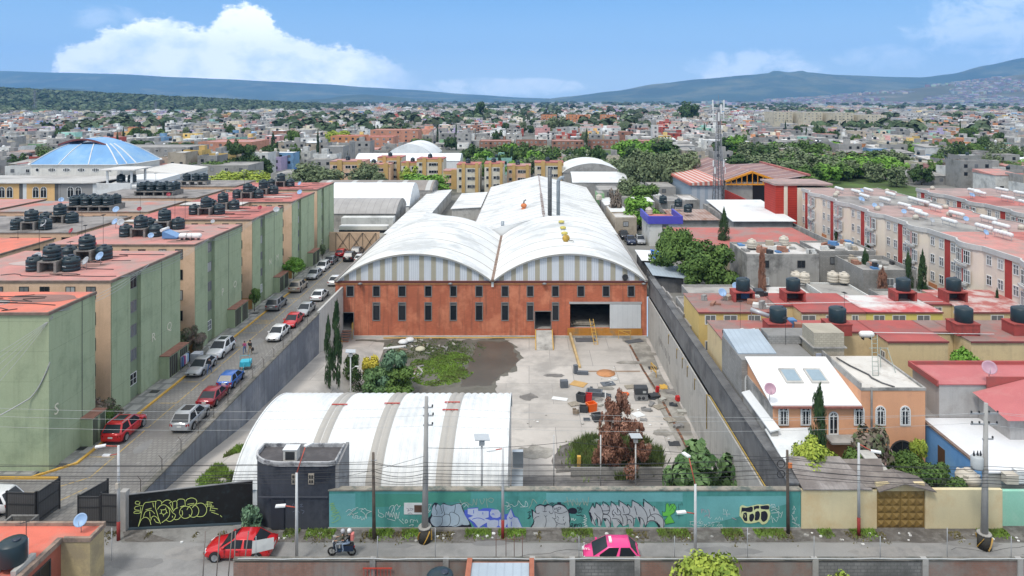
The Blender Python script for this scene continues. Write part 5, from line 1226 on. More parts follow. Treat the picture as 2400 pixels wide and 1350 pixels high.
MB(o.location).box(30,55.3,138.8,139.1,0,4.2).build('cross_wall',CONC,o)
o=thing('screen_building','dark red building wrapped in mesh screens at the far end of the pink row','building',(57,149,0));P=o.location.copy()
RS=mat('red_screen',(.42,.045,.03),.8,.12,.5,stripes=(2,.5,.25,(.3,.03,.02),.8))
MB(P).box(53.8,58.5,149,156,0,11.4).build('wall',RS,o);MB(P).box(58.52,66,148.8,158,0,10.9).build('block',PC,o);MB(P).box(53.5,66.2,148.7,158.2,11.41,11.8).build('roof',DPR,o);MB(P).box(55.6,56.4,148.9,148.98,1,11.3).build('cream_strip',PC,o)
o=thing('truss_hall','brown roofed hall with a bright orange trussed gable','hall',(61,186,0));P=o.location.copy()
BRS=mat('maroon_sheet_roof',(.23,.14,.135),.8,.12,.3,(.36,.22,.18),.45,.2,stripes=(1,6.5,.07,(.55,.52,.5),.8))
mb=MB(P);x0,xm,x1=53.5,60.7,68.0;z0,zm=8.1,10.7
for a,za,b,zb in((x0,z0,xm,zm),(xm,zm,x1,z0)):mb.add([(a,186,za),(b,186,zb),(b,232,zb),(a,232,za),(a,186,za-.15),(b,186,zb-.15),(b,232,zb-.15),(a,232,za-.15)],[(0,1,2,3),(7,6,5,4),(0,4,5,1),(1,5,6,2),(2,6,7,3),(3,7,4,0)])
mb.build('roof',BRS,o)
mb=MB(P);OT=flat('orange_truss_paint',(.75,.30,.02),.5)
mb.beam((x0,185.8,z0-.2),(xm,185.8,zm-.2),.5,.55);mb.beam((xm,185.8,zm-.2),(x1,185.8,z0-.2),.5,.55);mb.beam((x0,185.75,z0-1.0),(x1,185.75,z0-1.0),.3,.35)
for i in range(1,10):x=x0+(x1-x0)*i/10;mb.beam((x,185.7,z0-1),(x,185.7,z0+(zm-z0)*(1-abs(x-xm)/7.25)-.3),.3,.16)
mb.build('truss',OT,o);MB(P).box(x0+.3,x1-.3,186.3,231,0,7.6).build('wall',WM['grey'],o);MB(P).box(61,66,186.1,186.29,2,7).build('opening',BLACKP,o)
MB(P).box(x0-.2,x0+.1,168,186,0,5.6).build('red_wall',RS,o);MB(P).box(62,68,174,174.3,0,6.4).build('red_wall',RS,o)
mb=MB(P);mb.add([(x1,186,8.2),(77,189,9.2),(77,226,9.2),(x1,232,8.2)],[(0,1,2,3)]);mb.add([(x1,186,8.1),(77,189,9.1),(77,226,9.1),(x1,232,8.1)],[(3,2,1,0)]);mb.build('side_roof',BRS,o)
mb=MB(P);mb.box(69,76.6,190.5,225,0,7.8);mb.build('side_wall',CONC,o);MB(P).beam((77.2,188,9.4),(77.2,228,9.4),.7,.5).build('red_ridge',RED_ROOF,o)
o=thing('striped_hall','low hall with a red and white striped roof behind the grey trees','hall',(47,188,0));P=o.location.copy()
MB(P).box(44.5,53.2,188,222,0,6.6).build('wall',mat('pale_blue_panels',(.42,.46,.50),.7,.1,.5,stripes=(0,2.2,.4,(.28,.35,.42),.8)),o);MB(P).prism([(44,187.4),(53.4,187.4),(53.4,222),(44,222)],6.61,0,lambda x,y:7.2+(x-44)*.09).build('roof',mat('striped_roof',(.50,.17,.13),.8,.1,.5,stripes=(0,1.4,.4,(.6,.55,.5),.9)),o)
# ------- lattice mast
o=thing('lattice_mast','tall grey lattice telecom mast hung with white panel antennas','mast',(49.4,178,0));mb=MB();H=27.5
def leg(k,z):w=1.55*(1-z/H)**1.0+.42;a=math.pi/4+k*math.pi/2;return Vector((w*math.cos(a),w*math.sin(a),z))
LM=flat('mast_steel',(.23,.235,.25),.5,.4)
for k in range(4):MB().tube([leg(k,0),leg(k,H)],.09,5).build('leg',LM,o)
nb=22
for i in range(nb):
 z0,z1=H*i/nb,H*(i+1)/nb
 for k in range(4):a,b,c,d=leg(k,z0),leg((k+1)%4,z0),leg(k,z1),leg((k+1)%4,z1);mb.beam(a,d,.05);mb.beam(b,c,.05);mb.beam(c,d,.05)
mb.build('bracing',LM,o);MB().beam((.0,.3,0),(0,.3,H),.35,.12).build('cable_run',flat('cable_dark',(.06,.065,.08),.6),o)
for i,(z,r)in enumerate(((24.6,1.5),(26.6,1.3),(12.8,1.5),(11.0,1.7))):
 for k in range(3):
  a=k*2.1+i*.5+.3;mb=MB();mb.obox((r*math.cos(a),r*math.sin(a),z),.2,.35,2.3 if i<2 else 1.6,a);mb.build('panel_antenna',WHITEFR,o);MB().beam((.3*math.cos(a),.3*math.sin(a),z+.8),(r*math.cos(a),r*math.sin(a),z+.8),.08).build('antenna_arm',LM,o)
MB().obox((-1.5,0,27.5),.25,.25,2.6).build('panel_antenna',WHITEFR,o);MB().obox((1.4,0,27.3),.25,.35,2.8).build('panel_antenna',WHITEFR,o);MB().beam((0,0,H),(0,0,31.5),.06).build('lightning_rod',LM,o)
# ------- houses and yards of the mid ground (right)
G1='mid distance houses right of the factory'
house('big raw grey concrete house with pale roof behind the row houses',33.2,44.2,104,113,6.2,'grey','white',wm=CONC,nwin=2)
house('grey block building right of the raw concrete house',47.5,55,97,106,5.3,'grey','conc',wm=BLOCK,nwin=1,par=.6)
house('lower grey annex with cluttered roof behind the block building',46,54.8,108,116,5.8,'grey','white',wm=BLOCK,nwin=2)
house('white house with a broad royal blue parapet',24.8,31.2,140.5,150,5.0,'white','red',wm=WM['white'],nwin=1,par=0)
o=MB((28,140,5)).box(24.4,31.6,140.1,140.45,4.6,6.2).box(24.4,24.75,140.45,150,4.6,6.2).box(31.25,31.6,140.45,150,4.6,6.2).build('blue_parapet',flat('royal_blue',(.07,.07,.42),.6),None,(28,140,5));tag(o,'royal blue parapet band crowning the white house','parapet')
slab('sheet_roof','large red sheet roof with dark patches right of the big trees',[(30.0,120,3.6),(54,121,3.6),(53,137.8,4.2),(27,137.8,4.2)],.12,mat('patched_red_sheet',(.42,.14,.12),.88,.12,.3,(.30,.2,.18),.5,.2))
tag(MB((40,121,0)).box(30.5,53.5,121.5,137,0,3.5).build('workshop',WM['grey'],None,(40,121,0)),'grey workshop walls under the large red sheet roof','workshop')
slab('sheet_roof','wide white sheet roof beside the lattice mast',[(42,141,4.9),(55.2,141,4.9),(57,168,5.4),(43.5,168,5.4)],.15,ROOFW)
tag(MB((49,141,0)).box(42.6,54.8,141.8,167,0,4.7).build('warehouse',CONC,None,(49,141,0)),'concrete walls under the wide white sheet roof','warehouse')
slab('sheet_roof','rust striped sheet roof below the lattice mast',[(31.8,150,3.6),(42,150,3.6),(42,163,3.9),(31.8,163,3.9)],.1,RM['rust'])
tag(MB((37,150,0)).box(32,41.8,150.5,162,0,3.5).build('workshop',WM['block'],None,(37,150,0)),'block walls under the rust striped roof','workshop')
MID=[(32,38,166,176,5.2,'grey','conc'),(26,31,168,176,5.0,'block','sheet'),(38.5,43,172,182,4.6,'grey','white'),(19.2,23.5,160,170,3.6,'tan','sheet'),(19.0,23.8,151,158.5,3.8,'tan','white'),(19.2,22.8,174,188,3.2,'grey','sheet'),(23.6,29,180,190,4.4,'grey','conc'),(30,36,184,196,4.0,'white','sheet'),(20,26,196,206,4.2,'block','conc'),(36,43,200,212,4.6,'grey','conc'),(22,32,94,98.5,3.1,'grey','conc'),(33,39,91.5,98,3.2,'grey','white'),(40,46,92,99,3.3,'white','conc'),(47,54,88.5,94.5,3.6,'block','conc'),(20,23,88,93,3.0,'grey','dark'),(24,30,88.5,92.5,3.2,'white','conc'),(33,41,115,119,3.2,'tan','white')]
WH_=['beside the telecom mast','behind the blue parapet house','right below the telecom mast','against the long factory hall','with pale roof near the parked cars','narrow one along the factory hall','behind the grey willow like trees','white one under the dark trees','far end of the factory hall','deep behind the mast','behind the brown row house roof','with whitewashed roof behind the rear tanks','white one behind the rear tanks','block one by the perimeter wall','dark roofed hut by the yard wall','small white one under the big trees','tan one in front of the red sheet roof']
for(a,b,c,d,h,w,r),l in zip(MID,WH_):house(f'low {w} house {l}',a,b,c,d,h,w,r,group=G1,nwin=max(1,int((b-a)/4)),par=.3 if rnd.random()<.7 else 0)
for i,(px,py,z,k_)in enumerate([(1762,582,6.3,'cream'),(1837,574,6.3,'cream'),(1952,660,3.7,'cream'),(1978,662,3.7,'cream'),(1885,662,3.5,'cream'),(1554,475,5.1,'black'),(1590,484,5.1,'black'),(1612,497,4.7,'black'),(1404,468,3.3,'cream'),(1521,502,5.1,'cream'),(1866,660,3.5,'cream')]):
 tank(gp(px,py,z),f'{k_} water tank on a mid ground roof right of the factory',k_,'tanks on the mid ground roofs',1.0 if k_=='cream' else 1.2)
slab('tarpaulin','crumpled bright blue tarpaulin over a yard shelter beside the barrel roof',[(21.4,118,2.6),(24.2,117.4,2.3),(24.6,123.5,2.5),(22,124,2.9)],.06,flat('tarp_blue',(.04,.16,.55),.5),'tarpaulin')
slab('sheet_roof','white shelter roof with holes beside the blue tarpaulin',[(19.2,116.5,2.6),(22.4,116.5,2.5),(22,124,2.7),(19.2,124,2.8)],.06,ROOFW)
slab('sheet_roof','grey blue patched shelter roof beside the right barrel roof',[(19.2,106,2.8),(25.2,105.6,2.3),(24.5,112.6,2.6),(19.2,113.5,3.0)],.06,RM['bluegrey'])
for a,b,c,d,l in((19.3,24,106.4,112,'patched shelter'),(19.4,22,117,123,'white shelter')):tag(MB((a,c,0)).box(a,b,c,d,0,2.2).build('shelter',CONC_D,None,(a,c,0)),f'dark hut under the {l} roof beside the factory','shelter')
for k_ in range(5):slab('board_fence',f'grey weathered board fence panel {NTH[k_]} along the yard wall',[(19.3,99.5-k_*3.6,0),(19.5,99.5-k_*3.6,0),(19.5,96.3-k_*3.6,0),(19.3,96.3-k_*3.6,0)],2.9+.3*(k_%2),mat('weathered_board',(.30,.28,.26),.95,.2,.8,stripes=(1,.3,.12,(.16,.15,.14),.8),streak=.4),'fence')
q=random.Random(15);JM=[WM['white'],WM['block'],WM['brick'],flat('junk_blue',(.08,.2,.4)),WM['tan'],DARKM];JN=['white','grey','brick red','blue','tan','black']
def junk(x,y,z,i,where_):w,d,h=q.uniform(.4,1.6),q.uniform(.3,1.1),q.uniform(.2,.9);o=MB((x,y,z)).obox((x,y,z),w,d,h,q.uniform(0,3)).obox((x+w*.4,y-d*.3,z),w*.5,d*.5,h*.6,q.uniform(0,3)).build('roof_junk',JM[i%6],None,(x,y,z));tag(o,f'{JN[i % 6]} bits of junk lying on {where_}','junk','junk on the flat roofs')
for i in range(18):junk(q.uniform(33.8,43.6),q.uniform(104.8,112.4),6.25,i,'the raw concrete house roof')
for i in range(14):junk(q.uniform(48,54.5),q.uniform(98,105.5),5.36,i,'the grey block building roof')
for i in range(12):junk(q.uniform(46.6,54.2),q.uniform(108.6,115.4),5.86,i,'the lower grey annex roof')
for i in range(10):junk(q.uniform(20.2,28.8),q.uniform(79,85.4),5.72,i,'the brown rear row roof')
for i in range(10):junk(q.uniform(20.4,28.6),q.uniform(69.8,75),5.72,i,'the brown front row roof')
for i in range(16):junk(q.uniform(33,53),q.uniform(88,101),.02,i,'the ground behind the rear row')
# ------- graffiti: thin paint layers on the teal wall and the black gate
def nums(s):v=[float(t)for t in s.split()];return list(zip(v[::2],v[1::2]))
def smooth(P,k=4):
 if len(P)<3:return P
 out=[]
 for i in range(len(P)-1):
  a,b,c,d=P[max(i-1,0)],P[i],P[i+1],P[min(i+2,len(P)-1)]
  for j in range(k):
   t=j/k;out.append(tuple(.5*(2*b[n]+(c[n]-a[n])*t+(2*a[n]-5*b[n]+4*c[n]-d[n])*t*t+(3*b[n]-a[n]-3*c[n]+d[n])*t**3)for n in(0,1)))
 return out+[P[-1]]
LAY=[0]
def paintwork(name,parent,m,ox,oy,sc,strokes=(),fills=(),w=.04,surf=None,sm=True):
 LAY[0]+=1;e=.003+.0012*LAY[0]
 def to(p):
  px,py=ox+p[0]/sc,oy+p[1]/sc
  if surf:ga,gd,gn=surf;X=(px-1240)*(ga.y+(px-302)/286*.67)/1600;d=(X-ga.x)/gd.x;b=ga+gd*d;return b+gn*(e+.005)+Vector((0,0,30-(py-235)*b.y/1600))
  return Vector(((px-1240)*TWY/1600,TWY-e,30-(py-235)*TWY/1600))
 mb=MB(parent.location)
 for f in fills:P=smooth(nums(f),3)if sm else nums(f);mb.add([to(p)for p in P],[tuple(range(len(P)))])
 for s in strokes:
  P=[to(p)for p in(smooth(nums(s))if sm else nums(s))];nrm=Vector((0,-1,0));vs=[]
  for i,p in enumerate(P):d=(P[min(i+1,len(P)-1)]-P[max(i-1,0)]).normalized();n_=d.cross(nrm)*w/2;vs+=[p-n_,p+n_]
  mb.add(vs,[(2*i,2*i+1,2*i+3,2*i+2)for i in range(len(P)-1)])
 return mb.build(name,m,parent)
GBK=flat('spray_black',(.012,.014,.03),.6);GSI=mat('spray_silver',(.42,.45,.47),.5,.12,1.5);GWB=mat('spray_pale_blue',(.40,.50,.58),.6,.1,1.5);GVI=mat('spray_violet_blue',(.09,.14,.60),.6,.1,1);GPV=mat('spray_lilac',(.50,.56,.72),.6,.1,1.5);GWH=flat('spray_white',(.62,.72,.70),.6);GGR=flat('spray_green',(.13,.50,.08),.6);GYE=flat('spray_yellow',(.62,.72,.22),.6);GCR=flat('spray_cream',(.62,.66,.35),.6);GPK=flat('spray_pink',(.50,.34,.40),.6);GTL=mat('teal_patch',(.15,.40,.40),.85,.1,.5);GTD=mat('teal_patch_green',(.075,.285,.215),.85,.1,.5)
pw=paintwork
pw('paint_patch',tw,GTL,760,1145,9.6,(),['110 120 700 110 700 440 520 600 1090 640 1090 870 110 880'],sm=False)
pw('paint_patch',tw,GTD,760,1145,9.6,(),['1150 120 2200 120 2200 370 1150 420'],sm=False)
pw('paint_patch',tw,GTD,990,1145,9.6,(),['130 90 1090 90 1080 300 130 310'],sm=False)
pw('paint_patch',tw,GTL,1370,1145,10,(),['-900 100 2300 90 2300 300 -900 330'],sm=False)
pw('paint_patch',tw,GTL,1590,1145,8.276,(),['350 150 2100 140 2100 300 350 760'],sm=False)
pw('graffiti_backing',tw,GBK,990,1145,9.6,(),['210 520 215 400 270 320 340 330 410 390 470 320 560 360 660 370 860 325 920 470 1000 620 1095 815 1085 880 860 870 720 900 400 880 260 880 190 830 130 740 130 660 180 620'])
pw('graffiti_letters',tw,GWB,990,1145,9.6,(),['215 470 240 400 280 360 300 420 340 350 400 390 430 370 465 345 560 370 660 385 745 355 850 345 900 470 960 600 1060 800 910 815 885 770 890 810 740 860 640 840 560 850 440 840 330 862 250 830 195 760 185 690 220 620 205 540'])
pw('graffiti_outline',tw,GBK,990,1145,9.6,['210 610 280 625 380 630 440 640 450 720 430 800 370 850 300 865','440 640 520 575 600 590 630 650 630 760 590 830 520 850','610 600 620 540 680 530 760 570 820 620 830 720 790 810 700 845','300 380 290 440 330 520 320 590','465 350 470 460 500 560 480 610','745 360 735 460 715 540','410 390 430 480 450 540 420 560'],w=.035)
pw('graffiti_backing',tw,GVI,990,1145,9.6,(),['945 480 1010 475 1015 440 1255 420 1265 490 1370 440 1500 440 1600 450 1720 490 1770 560 1840 420 1850 580 1930 560 2000 440 2080 620 2150 650 2260 890 2250 930 1900 910 1700 930 1560 920 1440 930 1380 830 1290 900 1200 900 1100 760 1020 690 950 590'],sm=False)
pw('graffiti_letters',tw,GPV,990,1145,9.6,(),['1020 455 1250 440 1255 500 1500 505 1500 640 1400 670 1530 710 1300 850 1260 880 1170 760 1030 660 1150 610 1020 570','1560 470 1700 470 1760 550 1750 630 1680 660 1580 650 1530 600 1520 540','1540 710 1620 700 1710 720 1710 820 1640 890 1540 890 1460 860 1450 760','1730 700 1800 690 1900 700 1910 780 1870 860 1780 880 1720 830','1990 460 2050 640 2140 660 2240 880 2000 870 1920 860 1900 640'],sm=False)
pw('graffiti_outline',tw,GVI,990,1145,9.6,['1150 480 1155 560','1360 530 1360 580','1120 690 1220 660 1320 670 1400 710','1560 590 1590 560 1620 600','1950 640 1990 680 2030 640','2000 740 2000 850','1500 640 1500 500'],w=.05)
pw('graffiti_tag',tw,flat('spray_dull',(.34,.42,.33),.6),990,1145,9.6,['840 250 880 330','880 370 910 330 1000 310 1050 390','1020 330 1130 370 1150 230 1210 370 1230 220','1290 230 1340 350 1400 240 1370 230','1440 210 1450 330 1470 420','1460 260 1530 210 1600 240 1560 310 1480 270'],w=.035)
pw('graffiti_tag',tw,GWH,990,1145,9.6,['870 380 950 330 1040 420','930 420 980 370','130 360 200 350 160 420 140 500 190 480 130 540','1880 300 1950 340 1900 420 2000 350 2060 400 2140 360 2160 270 2220 350 2300 400 2320 280 2360 330 2360 400 2200 410','1850 380 1990 410 1900 470'],w=.03)
pw('graffiti_letters',tw,GBK,1235,1145,13.5,(),['135 640 200 680 260 740 255 600 330 520 430 490 550 520 660 480 800 540 900 490 960 480 960 430 1080 430 1080 480 1200 530 1290 660 1350 620 1460 600 1560 640 1590 720 1540 790 1400 790 1340 780 1375 950 1350 1100 1270 1275 190 1275 180 1100 210 1020 170 900'])
pw('graffiti_fill',tw,GSI,1235,1145,13.5,(),['190 700 300 780 270 660 300 570 420 530 540 560 560 640 580 580 670 530 780 550 820 640 850 560 960 510 1100 530 1200 590 1290 700 1330 860 1330 1020 1250 1265 230 1265 220 1120 240 1020 200 960'])
pw('graffiti_line',tw,GBK,1235,1145,13.5,['560 550 570 640 560 720','500 710 560 730 630 710','300 780 350 790 400 760','820 640 830 740 780 790 720 760 700 700','870 720 960 770 1100 780 1280 710','880 740 900 860 920 940 830 930 790 910','540 850 590 870 640 850','590 870 610 1000 590 1150 540 1260','220 980 290 900 380 880','850 950 910 1040 930 1150 900 1265','950 870 1020 940','1180 880 1130 930','980 950 985 1020','1150 960 1160 1020','930 1050 1000 1100 1120 1120 1210 1090 1220 1050','960 1110 960 1160','1180 1110 1190 1160','860 600 880 670 930 600 950 670 990 730 980 600 1060 590 1060 640 990 650','740 470 790 440 840 460 800 500 740 470'],w=.035)
pw('graffiti_tag',tw,GBK,1235,1145,13.5,['1690 580 1600 590 1610 630 1680 640 1620 720','1700 570 1720 720','1680 640 1780 640','1600 740 1640 770 1680 740 1720 770','1400 1260 1390 1120 1450 1100 1440 1170 1400 1180 1470 1240','1500 1110 1500 1230','1480 1230 1560 1100 1540 1200','1600 1130 1700 1110 1720 1200 1660 1260 1590 1230 1600 1130','1640 1150 1680 1190','20 760 110 720 60 850 130 860 20 950 100 920','1560 830 1640 850 1700 830 1760 870 1830 840'],w=.04)
pw('graffiti_tag',tw,flat('spray_dull',(.34,.42,.33)),1235,1145,13.5,['1260 260 1310 530','1180 430 1370 380','1370 340 1450 540 1460 340 1590 520 1580 300','1640 420 1660 530 1720 400','1760 310 1810 520 1850 400 1910 530 1950 260','60 620 140 490 190 330 320 470','500 490 590 350 680 480'],w=.04)
pw('graffiti_tag',tw,GWH,1235,1145,13.5,['1800 820 1860 880 1800 900 1900 950 1790 980 1890 1010 1800 1050','1760 1060 1880 1090 1800 1130 1900 1160 1790 1200 1930 1180','1400 920 1420 1000 1460 930 1490 1010 1550 950'],w=.035)
pw('graffiti_fill',tw,GSI,1370,1145,10,(),['110 540 130 470 180 400 240 460 280 350 380 400 440 340 540 390 600 400 630 330 740 400 760 370 820 420 830 290 960 370 1010 410 1040 380 1090 430 1130 290 1290 370 1310 370 1380 430 1410 300 1540 380 1640 430 1720 500 1760 590 1850 700 1880 820 1850 940 1800 900 1750 960 1710 820 1620 760 1520 760 1440 860 1420 880 1380 800 1360 930 1300 930 1290 800 1200 640 1170 800 1140 920 1060 930 1030 820 960 860 890 880 840 800 760 880 740 930 680 880 640 720 610 920 560 880 520 930 480 820 440 700 380 890 320 870 280 700 240 740 270 890 200 830 150 780'],sm=False)
pw('graffiti_line',tw,GBK,1370,1145,10,['100 540 170 400 200 340 240 460 270 320','100 550 170 770 140 560','130 560 260 860','270 320 370 410 420 520 430 640 380 860','230 560 290 640 360 700 380 860','420 520 560 510 590 450 540 370 430 300 440 400','430 580 540 590 590 500','430 600 540 610 610 700 600 910','430 700 520 700 590 800 600 910','620 290 620 420','620 290 740 400 780 560','690 490 650 540 660 610 690 600 680 660','760 450 840 540 840 600 760 610 700 540','640 700 780 710 860 800 890 880','840 610 890 700 900 830','800 270 810 420','800 270 1000 410 1060 510 1030 590 890 610','890 410 930 570','960 620 1000 700 990 860','1000 600 1100 640 1150 720 1140 880','1000 740 1060 720 1110 800','1110 260 1110 380 1090 440 1010 360 1010 430','1110 260 1300 380 1420 520 1470 660 1460 800 1420 900','1170 410 1230 620','1250 660 1350 700 1400 800 1420 900','1190 690 1150 700','1380 240 1390 430 1370 320','1380 240 1500 340 1600 430 1630 530 1640 400','1520 480 1550 620','1480 690 1560 610 1680 590 1780 640 1850 740 1850 950','1450 800 1520 750 1620 750 1700 790 1760 900 1750 960','1560 630 1640 680 1640 730'],w=.045)
pw('graffiti_line',tw,GBK,1370,1145,10,(),['100 540 150 560 180 740 160 800','270 650 310 700 320 850 290 760','440 700 510 710 500 760 460 750','740 710 850 800 880 860 800 780','1250 660 1310 700 1310 860 1290 800','1630 760 1750 830 1780 880 1750 950 1700 840','360 320 380 420 350 400','540 380 570 440 540 430','1300 350 1320 410 1280 400'],sm=False)
pw('graffiti_creature',tw,GGR,1370,1145,10,(),['1910 350 1950 330 1980 370 1985 440 2010 370 2080 345 2140 390 2140 480 2100 560 2010 620 2110 790 1900 830 1880 740 1950 640 1830 640 1815 520 1860 560 1900 530'],sm=False)
pw('graffiti_line',tw,GBK,1370,1145,10,['1820 520 1830 640 1950 640 1870 750 1900 830 2110 790 2010 620 2100 560 2150 440 2100 350 2010 360 1980 440 1975 370 1930 340 1905 370 1900 520 1860 560 1820 520','2000 350 2120 520','2120 350 1990 520','2200 390 2210 500','2120 630 2320 630','2210 600 2210 700','2200 350 2210 390 2230 350 2250 390 2280 320 2300 390'],w=.025,sm=False)
pw('graffiti_tag',tw,GWH,1590,1145,8.276,['215 640 300 630','240 640 220 700 290 690','330 600 370 660 430 570 400 680','420 670 440 630 480 650 460 690 420 670','270 710 450 720','490 680 560 740','550 680 490 740','570 650 620 650 590 680 630 700 570 720','700 650 650 650 640 680 690 690 650 730','720 640 800 650 740 730','540 760 770 765','790 700 840 690 850 740 810 765 780 730 790 700','805 720 830 715 820 740','570 545 620 580 640 550','700 600 740 560 760 600 800 540 820 600','850 560 850 610','870 390 880 460 900 400 930 460 950 410','860 490 1000 490','930 460 940 540'],w=.028,sm=False)
pw('graffiti_tag',tw,GPK,1590,1145,8.276,['450 390 450 470','450 400 490 400 470 430','500 460 520 410 540 460','560 400 590 410 600 540','500 540 560 500 580 540','1040 560 1120 600'],w=.035,sm=False)
pw('graffiti_backing',tw,GCR,1590,1145,8.276,(),['1190 350 1240 315 1330 345 1430 325 1550 300 1650 310 1760 300 1760 420 1780 480 1750 600 1700 670 1620 690 1560 640 1480 660 1380 670 1280 650 1230 580 1180 520'])
pw('graffiti_fill',tw,GBK,1590,1145,8.276,(),['1225 360 1320 365 1430 345 1430 440 1340 450 1240 440 1210 500','1460 340 1555 325 1560 385 1490 395 1460 420','1585 335 1740 320 1745 400 1590 390','1260 470 1320 460 1330 560 1330 620 1280 620 1245 560','1380 500 1440 480 1470 540 1430 630 1380 620 1370 560','1490 450 1550 430 1580 500 1550 600 1480 610 1480 520','1600 450 1680 430 1730 500 1710 600 1640 640 1595 580'])
pw('graffiti_tag',tw,GCR,1590,1145,8.276,['1500 390 1600 385','1280 490 1300 540 1280 550','1240 500 1280 440 1330 460','1350 560 1390 480 1450 480 1480 540 1450 620','1470 450 1540 420 1590 480 1580 600'],w=.03)
pw('graffiti_tag',tw,GWH,1590,1145,8.276,['1780 340 1800 300 1860 300 1880 360 1800 370','1800 330 1850 340','1880 380 1950 400 1940 330','1790 430 1860 390 1930 450 1950 540 1900 560','1800 470 1930 460','1760 600 1800 520 1830 660','1830 560 1900 640 1930 560','1930 430 1970 480 2020 440 1980 560','2210 480 2250 420 2240 480 2210 480','2250 340 2210 400 2270 400 2230 330','2190 500 2260 620 2200 560','2200 600 2300 540 2250 660 2350 690 2220 720 2360 730 2200 640','2230 780 2280 740 2330 780'],w=.035,sm=False)
pw('graffiti_tag',tw,GWH,760,1145,9.6,['490 520 560 460 620 490 660 450 720 460','520 600 640 510 720 450','700 435 765 420','780 455 870 445 830 490','870 470 920 440 960 480 1070 510','920 570 950 670 960 560 1060 510','820 500 880 530 920 570','560 600 620 560 660 590 640 640 700 660 700 600 760 610 740 660 800 660 820 620 850 700 900 650 900 700','640 580 760 530','1220 460 1230 530 1300 560 1350 610 1290 640 1220 600 1230 560','1380 640 1400 520 1440 600 1450 500 1480 640 1500 540 1540 640 1560 520 1610 690 1620 530 1660 670 1690 520','1460 460 1500 390 1570 380 1550 440 1510 530','1580 510 1590 400 1640 350 1670 400 1720 370 1640 470','1420 670 1600 720','1680 680 1790 790','1760 670 1780 720','1820 720 1850 690 1880 740 1830 770 1820 720','1940 760 1940 700 1990 690','2000 760 2010 700 2060 720','2080 690 2110 760','1910 830 2000 800 1990 840'],w=.032)
pw('graffiti_tag',tw,flat('spray_yellow_green',(.30,.52,.12),.6),760,1145,9.6,['110 340 220 320 130 380 240 370 150 430 260 420 140 480 290 470 180 540 340 520 150 610','180 620 260 640 200 700','170 760 250 740 360 660 330 600 260 620'],w=.03)
pw('graffiti_tag',tw,flat('spray_purple_grey',(.25,.22,.28),.6),760,1145,9.6,['1850 430 1900 460 1880 500 1950 470','1920 440 2000 450 1960 490','1880 560 1950 540 1990 580'],w=.03)
pw('graffiti_tag',to,flat('spray_grey_blue',(.12,.14,.18),.7),630,1145,9.6,['520 420 560 330 600 430','620 400 640 340 680 420','700 360 760 340 720 400 780 400','540 520 640 480 700 540','720 470 800 500 760 560'],w=.04)
pw('graffiti_outline',bg_,GYE,300,1150,10,['250 830 300 640 330 480 390 290 500 260 680 235','660 240 650 380 680 480 720 620 770 770','690 215 760 220 800 270 790 310','590 270 600 330 615 380','420 440 560 400','370 610 400 510 460 460 540 450 600 490 635 535','250 830 320 670 400 615 470 630 520 690 545 790','515 480 530 640','540 690 570 610 630 585 700 640 760 740','620 650 660 720 740 745','700 430 760 350 850 320 930 360 980 450 980 560 920 650 800 740','800 280 880 220 960 210 1010 240','1050 500 980 400 900 340','970 290 1040 240','1000 310 1060 450','1050 260 1060 440','1060 250 1150 240 1150 410','1160 230 1200 190 1300 190 1340 230 1350 350','1230 370 1330 340','1060 480 1120 410 1180 390','1040 500 1120 560 1090 640 1030 700 960 710 900 670','1050 580 1050 620','1080 650 1130 670 1200 650 1240 600','1210 530 1230 440 1290 370 1380 355 1470 390 1510 470 1490 560 1420 620 1330 640 1260 600 1220 540','1270 450 1290 520 1270 580','1360 240 1400 190 1500 160 1590 190 1620 260 1560 340 1515 390','1400 310 1560 285','1390 440 1430 370 1500 330 1580 330 1640 380 1670 460 1640 560 1560 610 1480 600 1440 550','1600 310 1700 280 1790 310 1850 400 1840 500 1780 580 1690 600 1620 590','800 440 840 440 890 430 910 490 870 540 820 540 790 500 800 440','900 390 880 430','940 510 900 500','840 590 840 540','750 535 790 510','770 430 800 450','1860 240 1870 380','1860 250 2000 270','1820 310 1960 300','1960 310 1930 470','1880 350 2020 355','1960 390 2110 420','1950 450 2050 465','1960 490 2130 550','2170 570 2210 610','270 240 200 240 180 290 240 310 290 290','290 250 270 340 350 340','260 350 180 370 170 430 280 450','290 470 180 470 150 515 270 520 300 480','300 380 310 520'],w=.04,surf=GATE)
# ------- cars (local: nose towards +Y)
TYRE=flat('tyre_rubber',(.015,.015,.016),.8);RIM=flat('alloy_rim',(.42,.43,.44),.35,.7);CGL=flat('car_glass',(.022,.027,.032),.25,0,.35)
HEAD=flat('headlight_glass',(.62,.64,.64),.15);TAIL=flat('tail_light_red',(.30,.012,.01),.25);PLATE=flat('number_plate',(.6,.6,.57),.6);TRIMB=flat('black_trim',(.02,.02,.022),.6)
CT={'sedan':(4.4,1.76,1.42,.90,.70,.90,.10,.76,.27,.54),'hatch':(3.6,1.68,1.42,.88,.70,.90,.02,.84,.17,.56),'suv':(4.35,1.86,1.70,1.06,.88,1.0,.02,.76,.13,.56),'wagon':(4.4,1.78,1.54,.95,.76,.95,.02,.76,.14,.55),'pickup':(5.0,1.86,1.76,1.1,.95,1.05,.40,.78,.43,.66),'van':(4.6,1.8,1.95,1.1,.95,1.1,.02,.90,.03,.74)}
